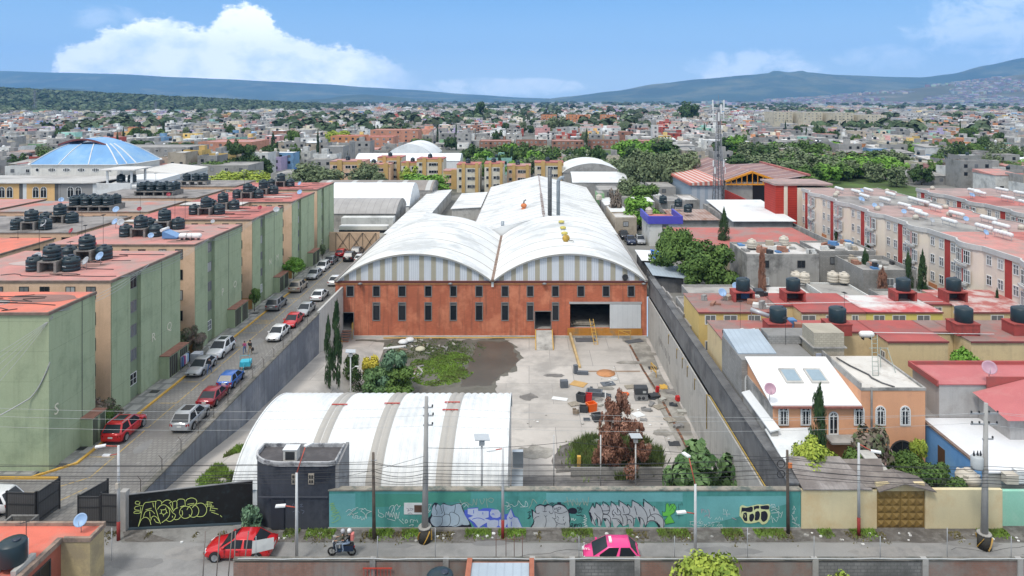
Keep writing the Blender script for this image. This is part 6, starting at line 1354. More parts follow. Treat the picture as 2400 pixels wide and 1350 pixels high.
def car_mesh(kind):
 L,W,H,B,zn,ztl,b0,b1,t0,t1=CT[kind];w=W/2
 def Y(f):return-L/2+L*f
 st=[(0,.42,ztl-.12,.86),(.015,.30,ztl-.03,.93),(.06,.24,ztl+.0,.98),(.16,.22,max(ztl,B-.03),1),(.3,.22,B,1),(.5,.22,B-.01,1),(.68,.22,B-.03,1),(.76,.22,(B+zn)/2+.06,.995),(.88,.22,zn+.05,.975),(.955,.25,zn-.02,.92),(.99,.32,zn-.13,.82),(1.,.42,zn-.24,.74)]
 mb=MB();ring=[];k=0
 for f,zb,zt,s in st:
  y=Y(f);q=w*s
  ring.append([(-q*.9,y,zb),(-q*.985,y,zb+.08),(-q,y,(zb+zt)/2),(-q*.975,y,zt-.14),(-q*.90,y,zt-.02),(-q*.5,y,zt+.025),(0,y,zt+.035),(q*.5,y,zt+.025),(q*.9,y,zt-.02),(q*.975,y,zt-.14),(q,y,(zb+zt)/2),(q*.985,y,zb+.08),(q*.9,y,zb)])
 vs=[p for r in ring for p in r];n=13
 fs=[(i*n+j,(i+1)*n+j,(i+1)*n+j+1,i*n+j+1)for i in range(len(st)-1)for j in range(n-1)]+[(i*n+n-1,(i+1)*n+n-1,(i+1)*n,i*n)for i in range(len(st)-1)]
 mb.add(vs,fs,True);m=len(st)-1;mb.add(ring[0],[tuple(range(n))]);mb.add(ring[m],[tuple(range(n-1,-1,-1))])
 return mb,(L,W,H,B,zn,ztl,Y(b0),Y(b1),Y(t0),Y(t1))
def make_car(kind,paint,extra=None,low=None):
 o=thing('parked_car','car','car');mb,(L,W,H,B,zn,ztl,y0,y1,u0,u1)=car_mesh(kind);w=W/2;wb,wt=w*.93,w*.76
 mb.build('body',paint,o)
 if low:m2=MB();[m2.box(s*w*.9,s*(w+.008),-L*.44,L*.43,.26,.62)for s in(-1,1)];m2.box(-w*.86,w*.86,L*.455,L*.5+.012,.3,.55);m2.box(-w*.9,w*.9,-L*.5-.012,-L*.45,.34,.62);m2.build('lower_panel',low,o)
 A=[(-wb,y0,B-.05),(wb,y0,B-.05),(wb,y1,B-.07),(-wb,y1,B-.07)];T=[(-wt,u0,H-.06),(wt,u0,H-.06),(wt,u1,H-.05),(-wt,u1,H-.05)]
 T2=[(-wt*.8,u0+.12,H),(wt*.8,u0+.12,H),(wt*.8,u1-.14,H),(-wt*.8,u1-.14,H)]
 MB().add(A+T+T2,[(0,1,5,4),(1,2,6,5),(2,3,7,6),(3,0,4,7),(4,5,9,8),(5,6,10,9),(6,7,11,10),(7,4,8,11),(8,9,10,11)],True).build('cabin',paint,o)
 def V(p):return Vector(p)
 def pane(a,b,c,d,m,name,e=.014):
  n_=(V(b)-V(a)).cross(V(d)-V(a)).normalized()*e;cc=(V(a)+V(b)+V(c)+V(d))/4
  if n_.dot(cc-V((0,(y0+y1)/2,B)))<0:n_=-n_
  MB().add([V(p).lerp(cc,m)+n_ for p in(a,b,c,d)],[(0,1,2,3)]).build(name,CGL,o)
 pane(A[3],A[2],T[2],T[3],.09,'windscreen');pane(A[0],A[1],T[1],T[0],.12,'rear_window')
 for s in(0,1):
  ia,ib=(1,2)if s else(0,3);a0,a1,c0,c1=V(A[ia]),V(A[ib]),V(T[ia]),V(T[ib])
  fr=[0,.46,.97]if kind not in('pickup',)else[0,.5,.97]
  for f0,f1 in zip(fr,fr[1:]):pane(a0.lerp(a1,f0+.03),a0.lerp(a1,f1-.02),c0.lerp(c1,f1),c0.lerp(c1,f0+.02),.07,'side_window')
 for s in(-1,1):
  for y in(-L*.31,L*.305):
   M_=Matrix.Rotation(R(90),4,'Y');wr=.32 if kind in('sedan','hatch','wagon')else.37
   tx=s*(w-.10)
   wh_=MB().lathe([(wr*.62,-.11),(wr*.95,-.11),(wr,-.07),(wr,.07),(wr*.95,.11),(wr*.62,.11)],(tx,y,wr),18,M=M_).build('wheel',TYRE,o)
   MB().lathe([(wr+.05,-.02),(wr+.055,.0),(0,.0)],(s*(w+.003),y,wr+.02),20,M=M_,smooth=False).build('wheel_arch',TRIMB,o)
   r_=MB().lathe([(0,s*.10),(.07,s*.13),(wr*.6,s*.11),(wr*.66,s*.122)],(tx+s*.03,y,wr),18,M=M_)
   for q_ in range(5):a=q_*1.2566;r_.beam((tx+s*.155,y,wr),(tx+s*.145,y+wr*.6*math.cos(a),wr+wr*.6*math.sin(a)),.05,.02)
   r_.build('rim',RIM,wh_)
  MB().obox((s*w*.66,L*.455,zn-.19),.40,.2,.13,s*-.35).build('headlight',HEAD,o);MB().obox((s*w*.78,-L*.485,ztl-.30),.28,.12,.2,s*.3).build('tail_light',TAIL,o)
  MB().obox((s*(w+.05),y1-.35,B-.02),.16,.12,.13).build('mirror',paint,o)
 for s in(-1,1):
  for yy in(y1-.42,(y0+y1)/2+.02):MB().box(s*(w-.004),s*(w+.004),yy-.012,yy+.012,.34,B-.12).build('door_gap',TRIMB,o)
  MB().box(s*(w-.002),s*(w+.03),(y0+y1)/2+.12,(y0+y1)/2+.3,B-.2,B-.16).build('door_handle',TRIMB,o)
 MB().box(-w*.5,w*.5,L*.5-.05,L*.5+.01,.42,.55).build('grille',TRIMB,o)
 MB().box(-.2,.2,-L*.5-.02,-L*.5+.0,.62,.76).build('number_plate',PLATE,o);MB().box(-.2,.2,L*.5+.011,L*.5+.03,.4,.52).build('number_plate',PLATE,o)
 if kind=='pickup':MB().box(-w*.8,w*.8,-L*.47,y0-.08,B-.02,B+.012).build('load_bed',TRIMB,o)
 if kind in('suv','wagon'):
  for s in(-1,1):MB().beam((s*wt*.93,u0+.1,H+.0),(s*wt*.93,u1-.1,H+.0),.04,.05).build('roof_rail',STEEL,o)
 if extra:extra(o,(L,W,H,B,y0,y1,u0,u1,wt))
 return o
def paint(n,c):return flat('paint_'+n,c,.28,.15,.5,.6)
PT={'red':paint('red',(.55,.012,.016)),'maroon':paint('maroon',(.25,.012,.025)),'white':paint('white',(.72,.72,.72)),'silver':paint('silver',(.36,.37,.38)),'grey':paint('grey',(.17,.175,.185)),'blue':paint('blue',(.03,.12,.42)),'beige':paint('beige',(.40,.34,.27)),'black':paint('black',(.012,.013,.016)),'dark':paint('dark_blue',(.02,.035,.08)),'pink':paint('pink',(.78,.035,.22))}
CARP={}
def car(kind,col,x,y,away,lab,rz=None,key=None,**k):
 r=(0 if away else math.pi)if rz is None else rz;key=key or kind+col
 if key not in CARP:CARP[key]=make_car(kind,PT[col],**k);o=CARP[key];o.location=(x,y,.01);o.rotation_euler.z=r;o['label']=lab;o['group']='cars parked along the lane'
 else:o=dup(CARP[key],(x,y,.01),r,lab,'cars parked along the lane')
 return o
def sunroof(o,d):L,W,H,B,y0,y1,u0,u1,wt=d;MB().box(-wt*.62,wt*.62,u0+.5,u1-.3,H+.002,H+.012).build('glass_roof',CGL,o)
car('suv','red',-36.35,61.4,True,'bright red parked SUV with dark glass roof, nearest on the kerb side',extra=sunroof,key='redsuv')
car('sedan','silver',-36.35,75.7,False,'silver grey sedan facing the street beside a standing man');car('suv','white',-36.45,80.7,False,'white SUV with sunroof parked beside the bougainvillea',extra=sunroof)
car('suv','grey',-36.5,98.7,True,'dark grey van like SUV in front of the potted tree');car('suv','beige',-36.5,108,True,'beige SUV with its rear to the street, kerb side');car('sedan','silver',-36.4,115.7,False,'silver sedan between beige SUV and white wagon')
car('wagon','white',-36.5,120.8,False,'white wagon on the kerb side far up the lane');car('sedan','grey',-36.5,125.9,True,'dark grey sedan far up the lane beyond the white wagon');car('hatch','red',-36.2,131.8,True,'small red hatchback at the end wall')
car('suv','black',-33.6,128.4,True,'black SUV standing in the lane near the end wall');car('suv','grey',-33.3,133.0-.6,True,'dark SUV against the crossed bar wall');car('hatch','white',-31.4,127.2,True,'white hatchback beside the black SUV near the end wall')
def carG(*a,**k):car(*a,**k)
car('suv','silver',-31.4,63.4,True,'silver white SUV with black rear window nearest on the wall side',extra=sunroof);car('sedan','maroon',-31.5,68.3,True,'maroon sedan parked along the lane wall');car('hatch','blue',-31.55,72.3,True,'blue hatchback in front of the cyan cargo tricycle')
car('sedan','white',-31.8,86.5,False,'white sedan facing the street on the wall side');car('sedan','red',-31.6,91.4,False,'red sedan parked behind the white sedan by the wall');car('sedan','silver',-31.5,96.2,False,'pale silver sedan just beyond the red one by the wall')
car('sedan','white',-31.7,103.4,True,'white sedan with its rear to the street near the brick hall');car('sedan','white',-31.6,111.8,True,'white sedan by the corner of the barrel roof')
c=car('sedan','red',-19.05,45.15,True,'bright red sedan driving left on the street by the black gate',R(90),key='redsedan');c['group']='cars driving on the street'
def taxi(o,d):
 L,W,H,B,y0,y1,u0,u1,wt=d
 MB().box(-.28,.28,-.05,.12,H+.0,H+.09).build('roof_sign',WHITEFR,o);letters('TAXI',(0,1.35,.93),.24,WHITEFR,o,(R(-10),0,R(90)))
WHP=paint('white',(.7,.7,.7));c=car('hatch','pink',5.3,44.35,True,'pink and white taxi hatchback driving left on the street',R(90),key='taxi',extra=taxi,low=WHP);c['group']='cars driving on the street';c['category']='taxi'
for k,x,y,a,l in(('pickup',21.2,143.2,0,'dark blue pickup parked in the yard right of the long hall'),('suv',23.3,143.2,0,'silver SUV beside the dark pickup in the far yard'),('pickup',20.6,148.8,0,'black pickup with load behind the dark blue one')):
 c=car(k,{'pickup':'dark','suv':'silver'}[k]if y<145 else 'black',x,y,False,l,R(180)+a,**({'extra':sunroof}if k=='suv' and False else{}));c['group']='cars in the far yard'
car('wagon','white',-39.7,50.1,True,'white wagon parked behind the compound gate, cut by the left picture edge',R(85))
for x,y,c_ in((-15.6,186,'dark'),(-15.2,178,'silver')):c=car('pickup' if c_=='dark' else 'sedan',c_,x,y,False,f'{"dark" if c_ == "dark" else "silver"} vehicle in the courtyard behind the barrel roofs',R(200));c['group']='cars behind the factory'
o=thing('box_trailer','long white box trailer beyond the crossed bar wall','trailer',(-36,153,0));MB().box(-5.8,5.8,-1.2,1.2,1.1,3.9).build('box',WM['white'],o)
for x in(-4,-2.8,3.2):MB().hcyl((x,-1.15,.5),(x,-.85,.5),.5).build('wheel',TYRE,o)
o=thing('camper_bus','cream camper bus with rounded nose beyond the crossed bar wall','bus',(-35.4,147,0));MB().prism([(-5.2,-1.2),(4.2,-1.2),(5.0,-.8),(5.2,0),(5.0,.8),(4.2,1.2),(-5.2,1.2)],.6,3.1).build('body',flat('camper_cream',(.66,.64,.58),.4),o);MB().prism([(-5.2,-1.23),(4.4,-1.23),(5.1,-.9),(5.1,.9),(4.4,1.23),(-5.2,1.23)],1.7,2.3).build('window_band',CGL,o)
for x in(-3.6,3.2):MB().hcyl((x,-1.25,.45),(x,-.9,.45),.45).build('wheel',TYRE,o)
# ------- people
SKIN=flat('skin',(.36,.20,.13),.6);HAIR=flat('hair_dark',(.02,.014,.012),.6);SHOE=flat('shoe_dark',(.03,.028,.027),.6)
def body(pose,mats):
 """one continuous skinned figure; pose 'walk' or 'sit'; mats: trousers, shirt, skin; faces coloured by joint region"""
 P={'pel':(0,0,.95),'sp':(0,0,1.12),'ch':(0,0,1.33),'nk':(0,.01,1.48),'hd':(0,.03,1.60),'ht':(0,.02,1.70),'no':(0,.12,1.585)};rd={'pel':(.16,.11),'sp':(.13,.10),'ch':(.17,.115),'nk':(.055,.055),'hd':(.078,.095),'ht':(.07,.08),'no':(.016,.02)}
 E=[('pel','sp'),('sp','ch'),('ch','nk'),('nk','hd'),('hd','ht'),('hd','no')];sit=pose=='sit'
 for s,c in((-1,'l'),(1,'r')):
  st=.22*s if pose=='walk' else 0
  if sit:J=dict(hip=(s*.1,.02,.93),kn=(s*.17,.44,.88),an=(s*.17,.36,.45),to=(s*.17,.52,.40));Aj=dict(sh=(s*.19,0,1.40),el=(s*.25,.17,1.18),wr=(s*.22,.40,1.16))
  else:J=dict(hip=(s*.09,0,.88),kn=(s*.10,st*.6+.04,.48),an=(s*.10,st*1.2-.02,.09),to=(s*.11,st*1.2+.14,.035));Aj=dict(sh=(s*.19,0,1.40),el=(s*.25,-st*.5-.03,1.13),wr=(s*.25,-st*1.1+.05,.90))
  for k_,v in{**J,**Aj}.items():P[k_+c]=v
  rd.update({'hip'+c:(.095,.1),'kn'+c:(.062,.062),'an'+c:(.042,.045),'to'+c:(.04,.03),'sh'+c:(.06,.06),'el'+c:(.042,.042),'wr'+c:(.028,.03)})
  E+=[('pel','hip'+c),('hip'+c,'kn'+c),('kn'+c,'an'+c),('an'+c,'to'+c),('ch','sh'+c),('sh'+c,'el'+c),('el'+c,'wr'+c)]
  w=Vector(P['wr'+c]);d=(w-Vector(P['el'+c])).normalized();side=Vector((0,1,0))if not sit else Vector((s*-1,0,0));P['pa'+c]=w+d*.07;rd['pa'+c]=(.036,.024);E.append(('wr'+c,'pa'+c))
  curl=(Vector((-s,0,0))if not sit else Vector((0,0,-1)))
  for f,(o_,l)in enumerate(((-.03,.07),(-.01,.08),(.01,.075),(.03,.06))):
   a=w+d*.09+side*o_;b=a+d*l*.6;e_=b+d*l*.3+curl*l*.35;P[f'f{f}a'+c]=a;P[f'f{f}b'+c]=b;P[f'f{f}c'+c]=e_
   for z_ in 'abc':rd[f'f{f}{z_}'+c]=(.0095,.0095)
   E+=[('pa'+c,f'f{f}a'+c),(f'f{f}a'+c,f'f{f}b'+c),(f'f{f}b'+c,f'f{f}c'+c)]
  t=w+d*.03+side*.045;P['ta'+c]=t;P['tb'+c]=t+d*.045+side*.015;rd['ta'+c]=rd['tb'+c]=(.011,.011);E+=[('wr'+c,'ta'+c),('ta'+c,'tb'+c)]
 names=list(P);me=D.meshes.new('body');me.from_pydata([tuple(P[n])for n in names],[(names.index(a),names.index(b))for a,b in E],[])
 t=D.objects.new('tmp',me);COL.objects.link(t);md=t.modifiers.new('s','SKIN');sv=me.skin_vertices[0].data
 for i,n in enumerate(names):sv[i].radius=rd[n]
 sv[0].use_root=True;sb=t.modifiers.new('b','SUBSURF');sb.levels=sb.render_levels=1
 dg=bpy.context.evaluated_depsgraph_get();out=D.meshes.new_from_object(t.evaluated_get(dg));D.objects.remove(t)
 for m in mats:out.materials.append(m)
 zs={n:Vector(P[n])for n in names}
 for p in out.polygons:
  n=min(zs,key=lambda k:(zs[k]-p.center).length);p.use_smooth=True
  p.material_index=0 if n[:3]in('pel','hip')or n[:2]in('kn','an')else(3 if n[:2]=='to' else(1 if n in('sp','ch')or n[:2]in('sh','el')else 2))
 return out
BODY={}
def person(x,y,z,rz,lab,pants,shirt,hair='hair',pose='walk',grp=None,helmet=None,extra=None):
 o=thing('person',lab,'person',(x,y,z),rz,grp)
 if pose not in BODY:BODY[pose]=body(pose,[pants,shirt,SKIN,SHOE]);me=BODY[pose]
 else:
  me=BODY[pose].copy()
  for i,m in enumerate((pants,shirt)):me.materials[i]=m
 b=D.objects.new('body',me);COL.objects.link(b);b.parent=o
 if helmet:MB().lathe([(.0,-.1),(.115,-.1),(.14,-.02),(.14,.06),(.1,.13),(0,.155)],(0,.02,1.65),14).build('helmet',helmet,o);MB().obox((0,.135,1.60),.17,.05,.08).build('visor',CGL,o)
 else:
  MB().lathe([(.088,-.06),(.10,.01),(.085,.075),(.04,.105),(0,.112)],(0,-.005,1.66),14).build('hair',HAIR,o)
  for s in(-1,1):MB().lathe([(0,-.012),(.012,0),(0,.012)],(s*.03,.108,1.62),6).build('eye',BLACKP,o)
  MB().box(-.022,.022,.1,.113,1.545,1.552).build('mouth',flat('lip',(.3,.08,.07),.6),o)
 if extra:extra(o)
 return o
JEAN=flat('blue_jeans',(.08,.14,.28),.9);BLKC=flat('black_cloth',(.02,.02,.022),.9);BERRY=flat('berry_cloth',(.35,.05,.16),.9);OLIVE=flat('olive_cloth',(.09,.09,.06),.9)
p=gp(573,829);person(p.x,p.y,.02,R(10),'child in berry red top and jeans walking in the lane',JEAN,BERRY).scale=(.85,)*3
def bagx(o):MB().lathe([(0,0),(.14,.03),(.17,.2),(.1,.36),(.03,.4),(0,.4)],(.32,0,.5),10).build('carried_bag',BLKC,o)
p=gp(586,832);person(p.x,p.y,.02,R(-5),'adult in black jacket and khaki trousers walking in the lane with a dark bag',flat('khaki_cloth',(.25,.18,.1),.9),BLKC,extra=bagx)
p=gp(491,876);person(p.x,p.y,.02,R(170),'man in dark shirt and jeans standing behind the silver sedan',JEAN,BLKC)
o=thing('motorcycle','dark blue scooter carrying two riders left along the street','motorcycle',(-12.3,44.95,.01),R(90))
DBL=flat('scooter_blue',(.01,.025,.06),.3)
for y in(.68,-.62):
 M_=Matrix.Rotation(R(90),4,'Y');w_=MB().lathe([(.2,-.05),(.27,-.05),(.3,0),(.27,.05),(.2,.05)],(0,y,.3),18,M=M_).build('wheel',TYRE,o);mb=MB()
 for q_ in range(6):a=q_*1.047;mb.beam((0,y,.3),(0,y+.22*math.cos(a),.3+.22*math.sin(a)),.03,.03)
 mb.build('rim',RIM,w_)
MB().prism([(-.14,-.75),(.14,-.75),(.17,-.2),(.1,.1),(-.1,.1),(-.17,-.2)],.38,.72).build('rear_body',DBL,o);MB().prism([(-.13,-.72),(.13,-.72),(.14,.1),(-.14,.1)],.721,.82).build('saddle',BLKC,o)
MB().box(-.14,.14,.05,.4,.3,.4).build('footboard',DBL,o);MB().add([(-.2,.36,.35),(.2,.36,.35),(.24,.5,.7),(-.24,.5,.7),(-.16,.46,1.0),(.16,.46,1.0),(0,.62,.5),(0,.62,.85)],[(0,1,6),(1,2,7,6),(2,5,7),(5,4,7),(4,3,7),(3,0,6,7),(0,3,2,1),(3,4,5,2)]).build('front_shield',DBL,o)
MB().tube([(0,.68,.32),(0,.45,1.0)],.035,6).build('fork',STEEL,o);MB().tube([(-.33,.38,1.06),(0,.46,1.02),(.33,.38,1.06)],.018,6).build('handlebar',BLKC,o);MB().lathe([(0,0),(.08,.0),(.08,.05),(0,.06)],(0,.58,.92),10,M=Matrix.Rotation(R(-90),4,'X')).build('headlight',HEAD,o);MB().box(-.05,.05,-.82,-.76,.55,.65).build('tail_light',TAIL,o)
person(-12.25,44.95,-.03,R(90),'scooter driver in dark jacket, grey jeans and grey helmet',flat('grey_jeans',(.25,.29,.34),.9),OLIVE,pose='sit',helmet=flat('helmet_grey',(.4,.4,.42),.3))
def pack(o):MB().prism([(-.15,-.28),(.15,-.28),(.15,-.1),(-.15,-.1)],1.1,1.5).build('backpack',flat('pink_backpack',(.65,.2,.18),.8),o)
person(-11.82,44.95,-.0,R(90),'scooter passenger with white helmet and pink backpack',flat('pale_jeans',(.22,.29,.4),.9),BLKC,pose='sit',helmet=WHITEFR,extra=pack)
# ------- poles, lamps, wires
POLEC=mat('pole_concrete',(.36,.35,.33),.9,.1,1,streak=.3);WOODP=mat('old_wood_pole',(.13,.105,.085),.95,.2,2,streak=.5);LPW=mat('lamp_post_white',(.56,.56,.55),.6,.08,1,streak=.3);LPR=mat('lamp_post_red',(.28,.04,.035),.7,.15,2);ARM=flat('arm_red',(.45,.08,.05),.6);CABLE=flat('cable_black',(.03,.03,.032),.7);CABLEW=flat('cable_pale',(.42,.43,.42),.7)
def hazard(n):
 m=mat(n,(.05,.05,.045),.8,.1,1);return m
def power_pole(x,y,h,lab,arms,tr=False,lean=.12):
 o=thing('power_pole',lab,'power pole',(x,y,0),0,'concrete power poles');MB().tube([(0,0,0),(lean,0,h)],[.24,.12],12).build('pole',POLEC,o)
 b=MB().tube([(0,0,0),(0,0,.95)],.42,16).build('base_collar',mat('collar_black',(.045,.043,.038),.85,.2,2),o);MB().tube([(0,0,.951),(0,0,1.02)],.44,16).build('collar_cap',CONC,o)
 mb=MB()
 for k in range(4):
  pts=[(.428*math.cos(a),.428*math.sin(a),.08+.75*t/6)for t in range(7)for a in[k*1.57+t*.16]]
  for a,b_ in zip(pts,pts[1:]):mb.beam(a,b_,.02,.16,up=(a[0],a[1],0))
 mb.build('yellow_band',YEL,o)
 for z,w,s in arms:
  m2=MB();m2.beam((-w*(1 if s else.2),0,z),(w,0,z),.07,.09);m2.build('crossarm',STEEL,o)
  for u in(-.9,-.35,.35,.95):
   if s or u>0:MB().lathe([(.03,0),(.07,.03),(.04,.07),(.07,.11),(.03,.15),(0,.16)],(u*w,0,z+.05),8).build('insulator',DARKM,o)
 if tr:
  t_=MB().lathe([(0,0),(.36,0),(.38,.1),(.38,.75),(.3,.82),(0,.85)],(-.55,-.1,5.4),14).build('transformer',mat('transformer_grey',(.42,.44,.44),.6,.08,1),o)
  for u in(-.2,.05,.25):MB().lathe([(.05,0),(.08,.1),(.05,.2),(.02,.35)],(-.55+u,-.1,6.22),8).build('bushing',DARKM,t_)
  MB().beam((-.9,0,5.35),(.2,0,5.35),.1).build('bracket',STEEL,o)
 return o
power_pole(-7.1,46.45,9.85,'tall concrete power pole with insulators rising before the white arch shed',[(9.1,.55,0),(8.55,.6,0),(7.9,.55,0)])
power_pole(30.5,45.75,9.7,'concrete power pole with a grey transformer before the cream wall',[(9.0,.95,1),(8.3,.9,1),(7.3,.6,0)],True)
for x,y,h,l in((-10.6,46.7,5.9,'thin dark wooden pole standing before the teal wall'),(17.95,47.3,5.75,'dark wooden pole with orange box and cable coils at the teal wall corner')):
 o=thing('wooden_pole',l,'pole',(x,y,0));MB().tube([(0,0,0),(-.06,0,h)],[.13,.09],8).build('pole',WOODP,o);MB().beam((-.2,-.05,h-.5),(.2,-.05,h-.5),.05).build('bracket',STEEL,o)
 if x>0:
  MB().box(-.05,.2,-.22,-.1,4.6,4.95).build('splice_box',OR,o)
  for k in range(2):MB().lathe([(.26,0),(.29,.02),(.26,.04),(.23,.02),(.26,0)],(-.5,0,4.8-k*.7),14,M=Matrix.Rotation(R(90),4,'X')).build('cable_coil',CABLE,o)
def lamp_post(x,y,h,top,second,lab,red=1.3):
 o=thing('street_lamp',lab,'street lamp',(x,y,0),0,'white street lamps with red arms');MB().tube([(0,0,red if red else 0),(0,0,h)],[.11,.075],10).build('post',LPW,o)
 if red:MB().tube([(0,0,0),(0,0,red)],.115,10).build('red_base',LPR,o)
 for a,z in((top,h),(second,h*.62)):
  if not a:continue
  e=Vector((a[0],a[1],z+a[2]));MB().tube([(0,0,z-.05),e],.035,6).build('lamp_arm',ARM,o);d=Vector((a[0],a[1],0)).normalized()
  b=MB().obox(e+d*.25-Vector((0,0,.03)),.62,.26,.09,math.atan2(d.y,d.x)).build('lamp_head',WHITEFR,o);MB().obox(e+d*.28-Vector((0,0,.055)),.3,.18,.02,math.atan2(d.y,d.x)).build('lens',STEEL,b)
 return o
o=lamp_post(-28.0,46.55,6.45,(-.75,-.3,.15),None,'street lamp with two heads by the compound gate pillar');MB().tube([(0,0,5.9),(-.5,-.1,5.85)],.03,6).build('lamp_arm',ARM,o);MB().obox((-.75,-.1,5.8),.5,.24,.09).build('lamp_head',WHITEFR,o);MB().obox((0,-.1,3.6),.2,.2,.35).build('control_box',CREAMT,o)
lamp_post(-15.1,44.35,5.8,(.4,.55,1.45),(-.75,-.1,.12),'street lamp with red arm rising before the dark gatehouse',0)
lamp_post(10.85,44.55,4.95,(-.3,.55,1.5),(-.7,-.1,.12),'street lamp with red arm before the silver graffiti',0)
lamp_post(22.7,47.0,6.4,(.75,-.3,-.4),None,'street lamp with a right hand head before the cream wall');lamp_post(-1.8,46.75,6.2,(-.55,-.1,-.1),None,'thin street lamp with maroon base beside the blue graffiti')
def solar_lamp(x,y,z,h,lab,m=LPW,arm=False):
 o=thing('solar_lamp',lab,'solar lamp',(x,y,z),0,'solar lamps in the factory yard');MB().tube([(0,0,0),(0,0,h)],.07,8).build('post',m,o);MB().obox((0,0,h-.55),.4,.3,.3).build('battery_box',m,o);MB().obox((0,0,h),1.1,.75,.06,.2,(.15,.1)).build('solar_panel',flat('panel_pale',(.42,.45,.47),.3),o)
 if arm:MB().tube([(0,0,h*.72),(.6,-.2,h*.78)],.03,6).build('lamp_arm',m,o);MB().obox((.8,-.25,h*.78),.4,.16,.06).build('lamp_head',WHITEFR,o)
solar_lamp(-3.5,50.6,.1,4.9,'solar lamp standing before the white arch shed roof');solar_lamp(9.9,63.4,ZY,4.9,'solar lamp beside the dead brown conifer');solar_lamp(-20.4,78,ZY,7.4,'solar lamp with side arm between the cypresses and shrubs',arm=True)
for x,y,h,l in((2.3,63.4,5.0,'thin white post in the open yard lane'),(6.65,63.4,5.0,'thin white post left of the solar lamp'),(8.05,72,5.4,'thin white post rising through the brown conifer')):tag(MB((x,y,ZY)).tube([(x,y,ZY),(x,y,ZY+h)],.06,8).build('white_post',LPW,None,(x,y,ZY)),l,'post','thin white posts in the yard')
def wire(pts,sag,m=CABLE,r=.017,lab='',n=14):
 out=[]
 for a,b in zip(pts,pts[1:]):
  a,b=Vector(a),Vector(b)
  for i in range(n):t=i/n;out.append(a.lerp(b,t)-Vector((0,0,sag*4*t*(1-t))))
 out.append(Vector(pts[-1]));o=MB(out[0]).tube(out,r,4,False).build('overhead_wire',m,None,out[0]);return tag(o,lab,'overhead wire','overhead wires along the street')
A0,B0,C0,D0,E0,F0=(-46,46.2),(-10.62,46.65),(-7.05,46.35),(17.9,47.25),(30.6,45.7),(46,45.6)
H_=['lowest','second lowest','third','fourth','fifth','sixth','uppermost']
for k,z in enumerate((3.95,4.2,4.4,4.62,4.85,5.1,5.35)):
 wire([(A0[0],A0[1],z+.2),(B0[0],B0[1]-.1,z+.1*(k%2)),(C0[0],C0[1]-.28,z+.2),(D0[0],D0[1]-.15,z+.05*(k%3)),(E0[0],E0[1]-.28,z+.3),(F0[0],F0[1],z+.3)],.12+.05*((k*3)%5),CABLE,.02 if k%2 else.015,f'{H_[k]} black cable of the low bundle strung along the street')
for k,z in enumerate((7.9,8.6,9.15)):wire([(A0[0],A0[1],z+.5),(C0[0]+.3,C0[1],z),(E0[0]+(-.8,.3,.8)[k],E0[1],(8.4,9.1,9.1)[k]),(F0[0],F0[1],z+.2)],.5,CABLEW,.009,f'{["lower", "middle", "upper"][k]} thin pale power line high over the street')
wire([(C0[0],C0[1]-.3,6.0),(-13.7,47.6,3.6),(-17.5,47.0,2.9)],.1,CABLE,.012,'slanting black wire from the concrete pole to the gatehouse')
wire([(C0[0],C0[1]+.2,6.3),(3,50,5.0),(17.9,47.4,5.2)],.2,CABLE,.016,'black cable looping right from the concrete pole')
for i,px in enumerate((262,600,885,1020,1357,1581,1752,1908,2063,2220,2370)):
 X=(px-1240)*41.2/1600;tag(MB((X,41.2,2.2)).tube([(X,41.2,2.2),(X,41.2,3.7 if i%3 else 4.2)],.02,5).build('wall_rod',STEEL,None,(X,41.2,2.2)),'thin iron rod standing on the near brick wall','rod','iron rods on the near brick wall')
for k in range(5):wire([(-38.5,55.2,12.6-.05*k),(-46-k*1.5,50,3+k*.3)],1.0-k*.15,CABLEW,.016,f'{NTH[k]} pale cable fanning down from the corner of block S')
for k,(a,b)in enumerate((((-38.6,56,12.7),(-39.5,71,12.95)),((-39.5,66,12.9),(-39.4,84,12.95)),((-39.5,83,12.9),(-39.6,100,12.9)),((-39.6,99,12.9),(-39.8,117,12.9)))):
 for j in range(3):wire([a,b],.35+j*.3,CABLEW,.018,f'{["upper", "middle", "lower"][j]} pale cable hanging across gap {["one", "two", "three", "four"][k]} of the green blocks')
wire([(-38.6,55.0,8.9),(-40.2,54.9,6.0),(-46,50,4)],.4,CABLEW,.05,'thick pale cable bundle sweeping down across block S')
# ------- compound gates, bottom left
GM=mat('dark_gate_grey',(.085,.085,.085),.7,.12,1,stripes=('xy',.16,.3,(.055,.055,.055),.8))
def gate(name,lab,x0,y0,x1,y1,h,z=0):
 o=thing(name,lab,'gate',(x0,y0,z));L_=math.hypot(x1-x0,y1-y0);o.rotation_euler.z=math.atan2(y1-y0,x1-x0)
 MB().box(0,L_,-.02,.02,.05,h).build('sheet',GM,o)
 for x in(0,L_-.09):MB().box(x,x+.09,-.06,.06,0,h+.08).build('frame_post',DARKM,o)
 mb=MB();[mb.box(.09,L_-.09,-.05,-.021,z_,z_+.07)for z_ in(.3,h*.62,h-.1)];mb.build('rail',DARKM,o)
gate('compound_gate','dark grey gate leaf at the left edge below the white van',-37.0,48.3,-34.8,48.2,2.3);gate('compound_gate','short dark gate return turned up the lane, left one',-34.78,48.2,-34.5,50.2,2.3)
gate('compound_gate','grey gate leaf beside the white lamp post',-31.8,48.1,-30.2,48.1,2.1);gate('compound_gate','grey gate leaf opened back into the lane',-31.82,48.15,-31.0,50.3,2.1);gate('picket_fence','dark upright picket fence between gate leaf and lamp post',-30.18,48.1,-28.7,48.0,2.3)
o=thing('near_house','near house with bright coral roof and rough yellow block wall at the bottom left','house',(-30,42,0));P=o.location.copy()
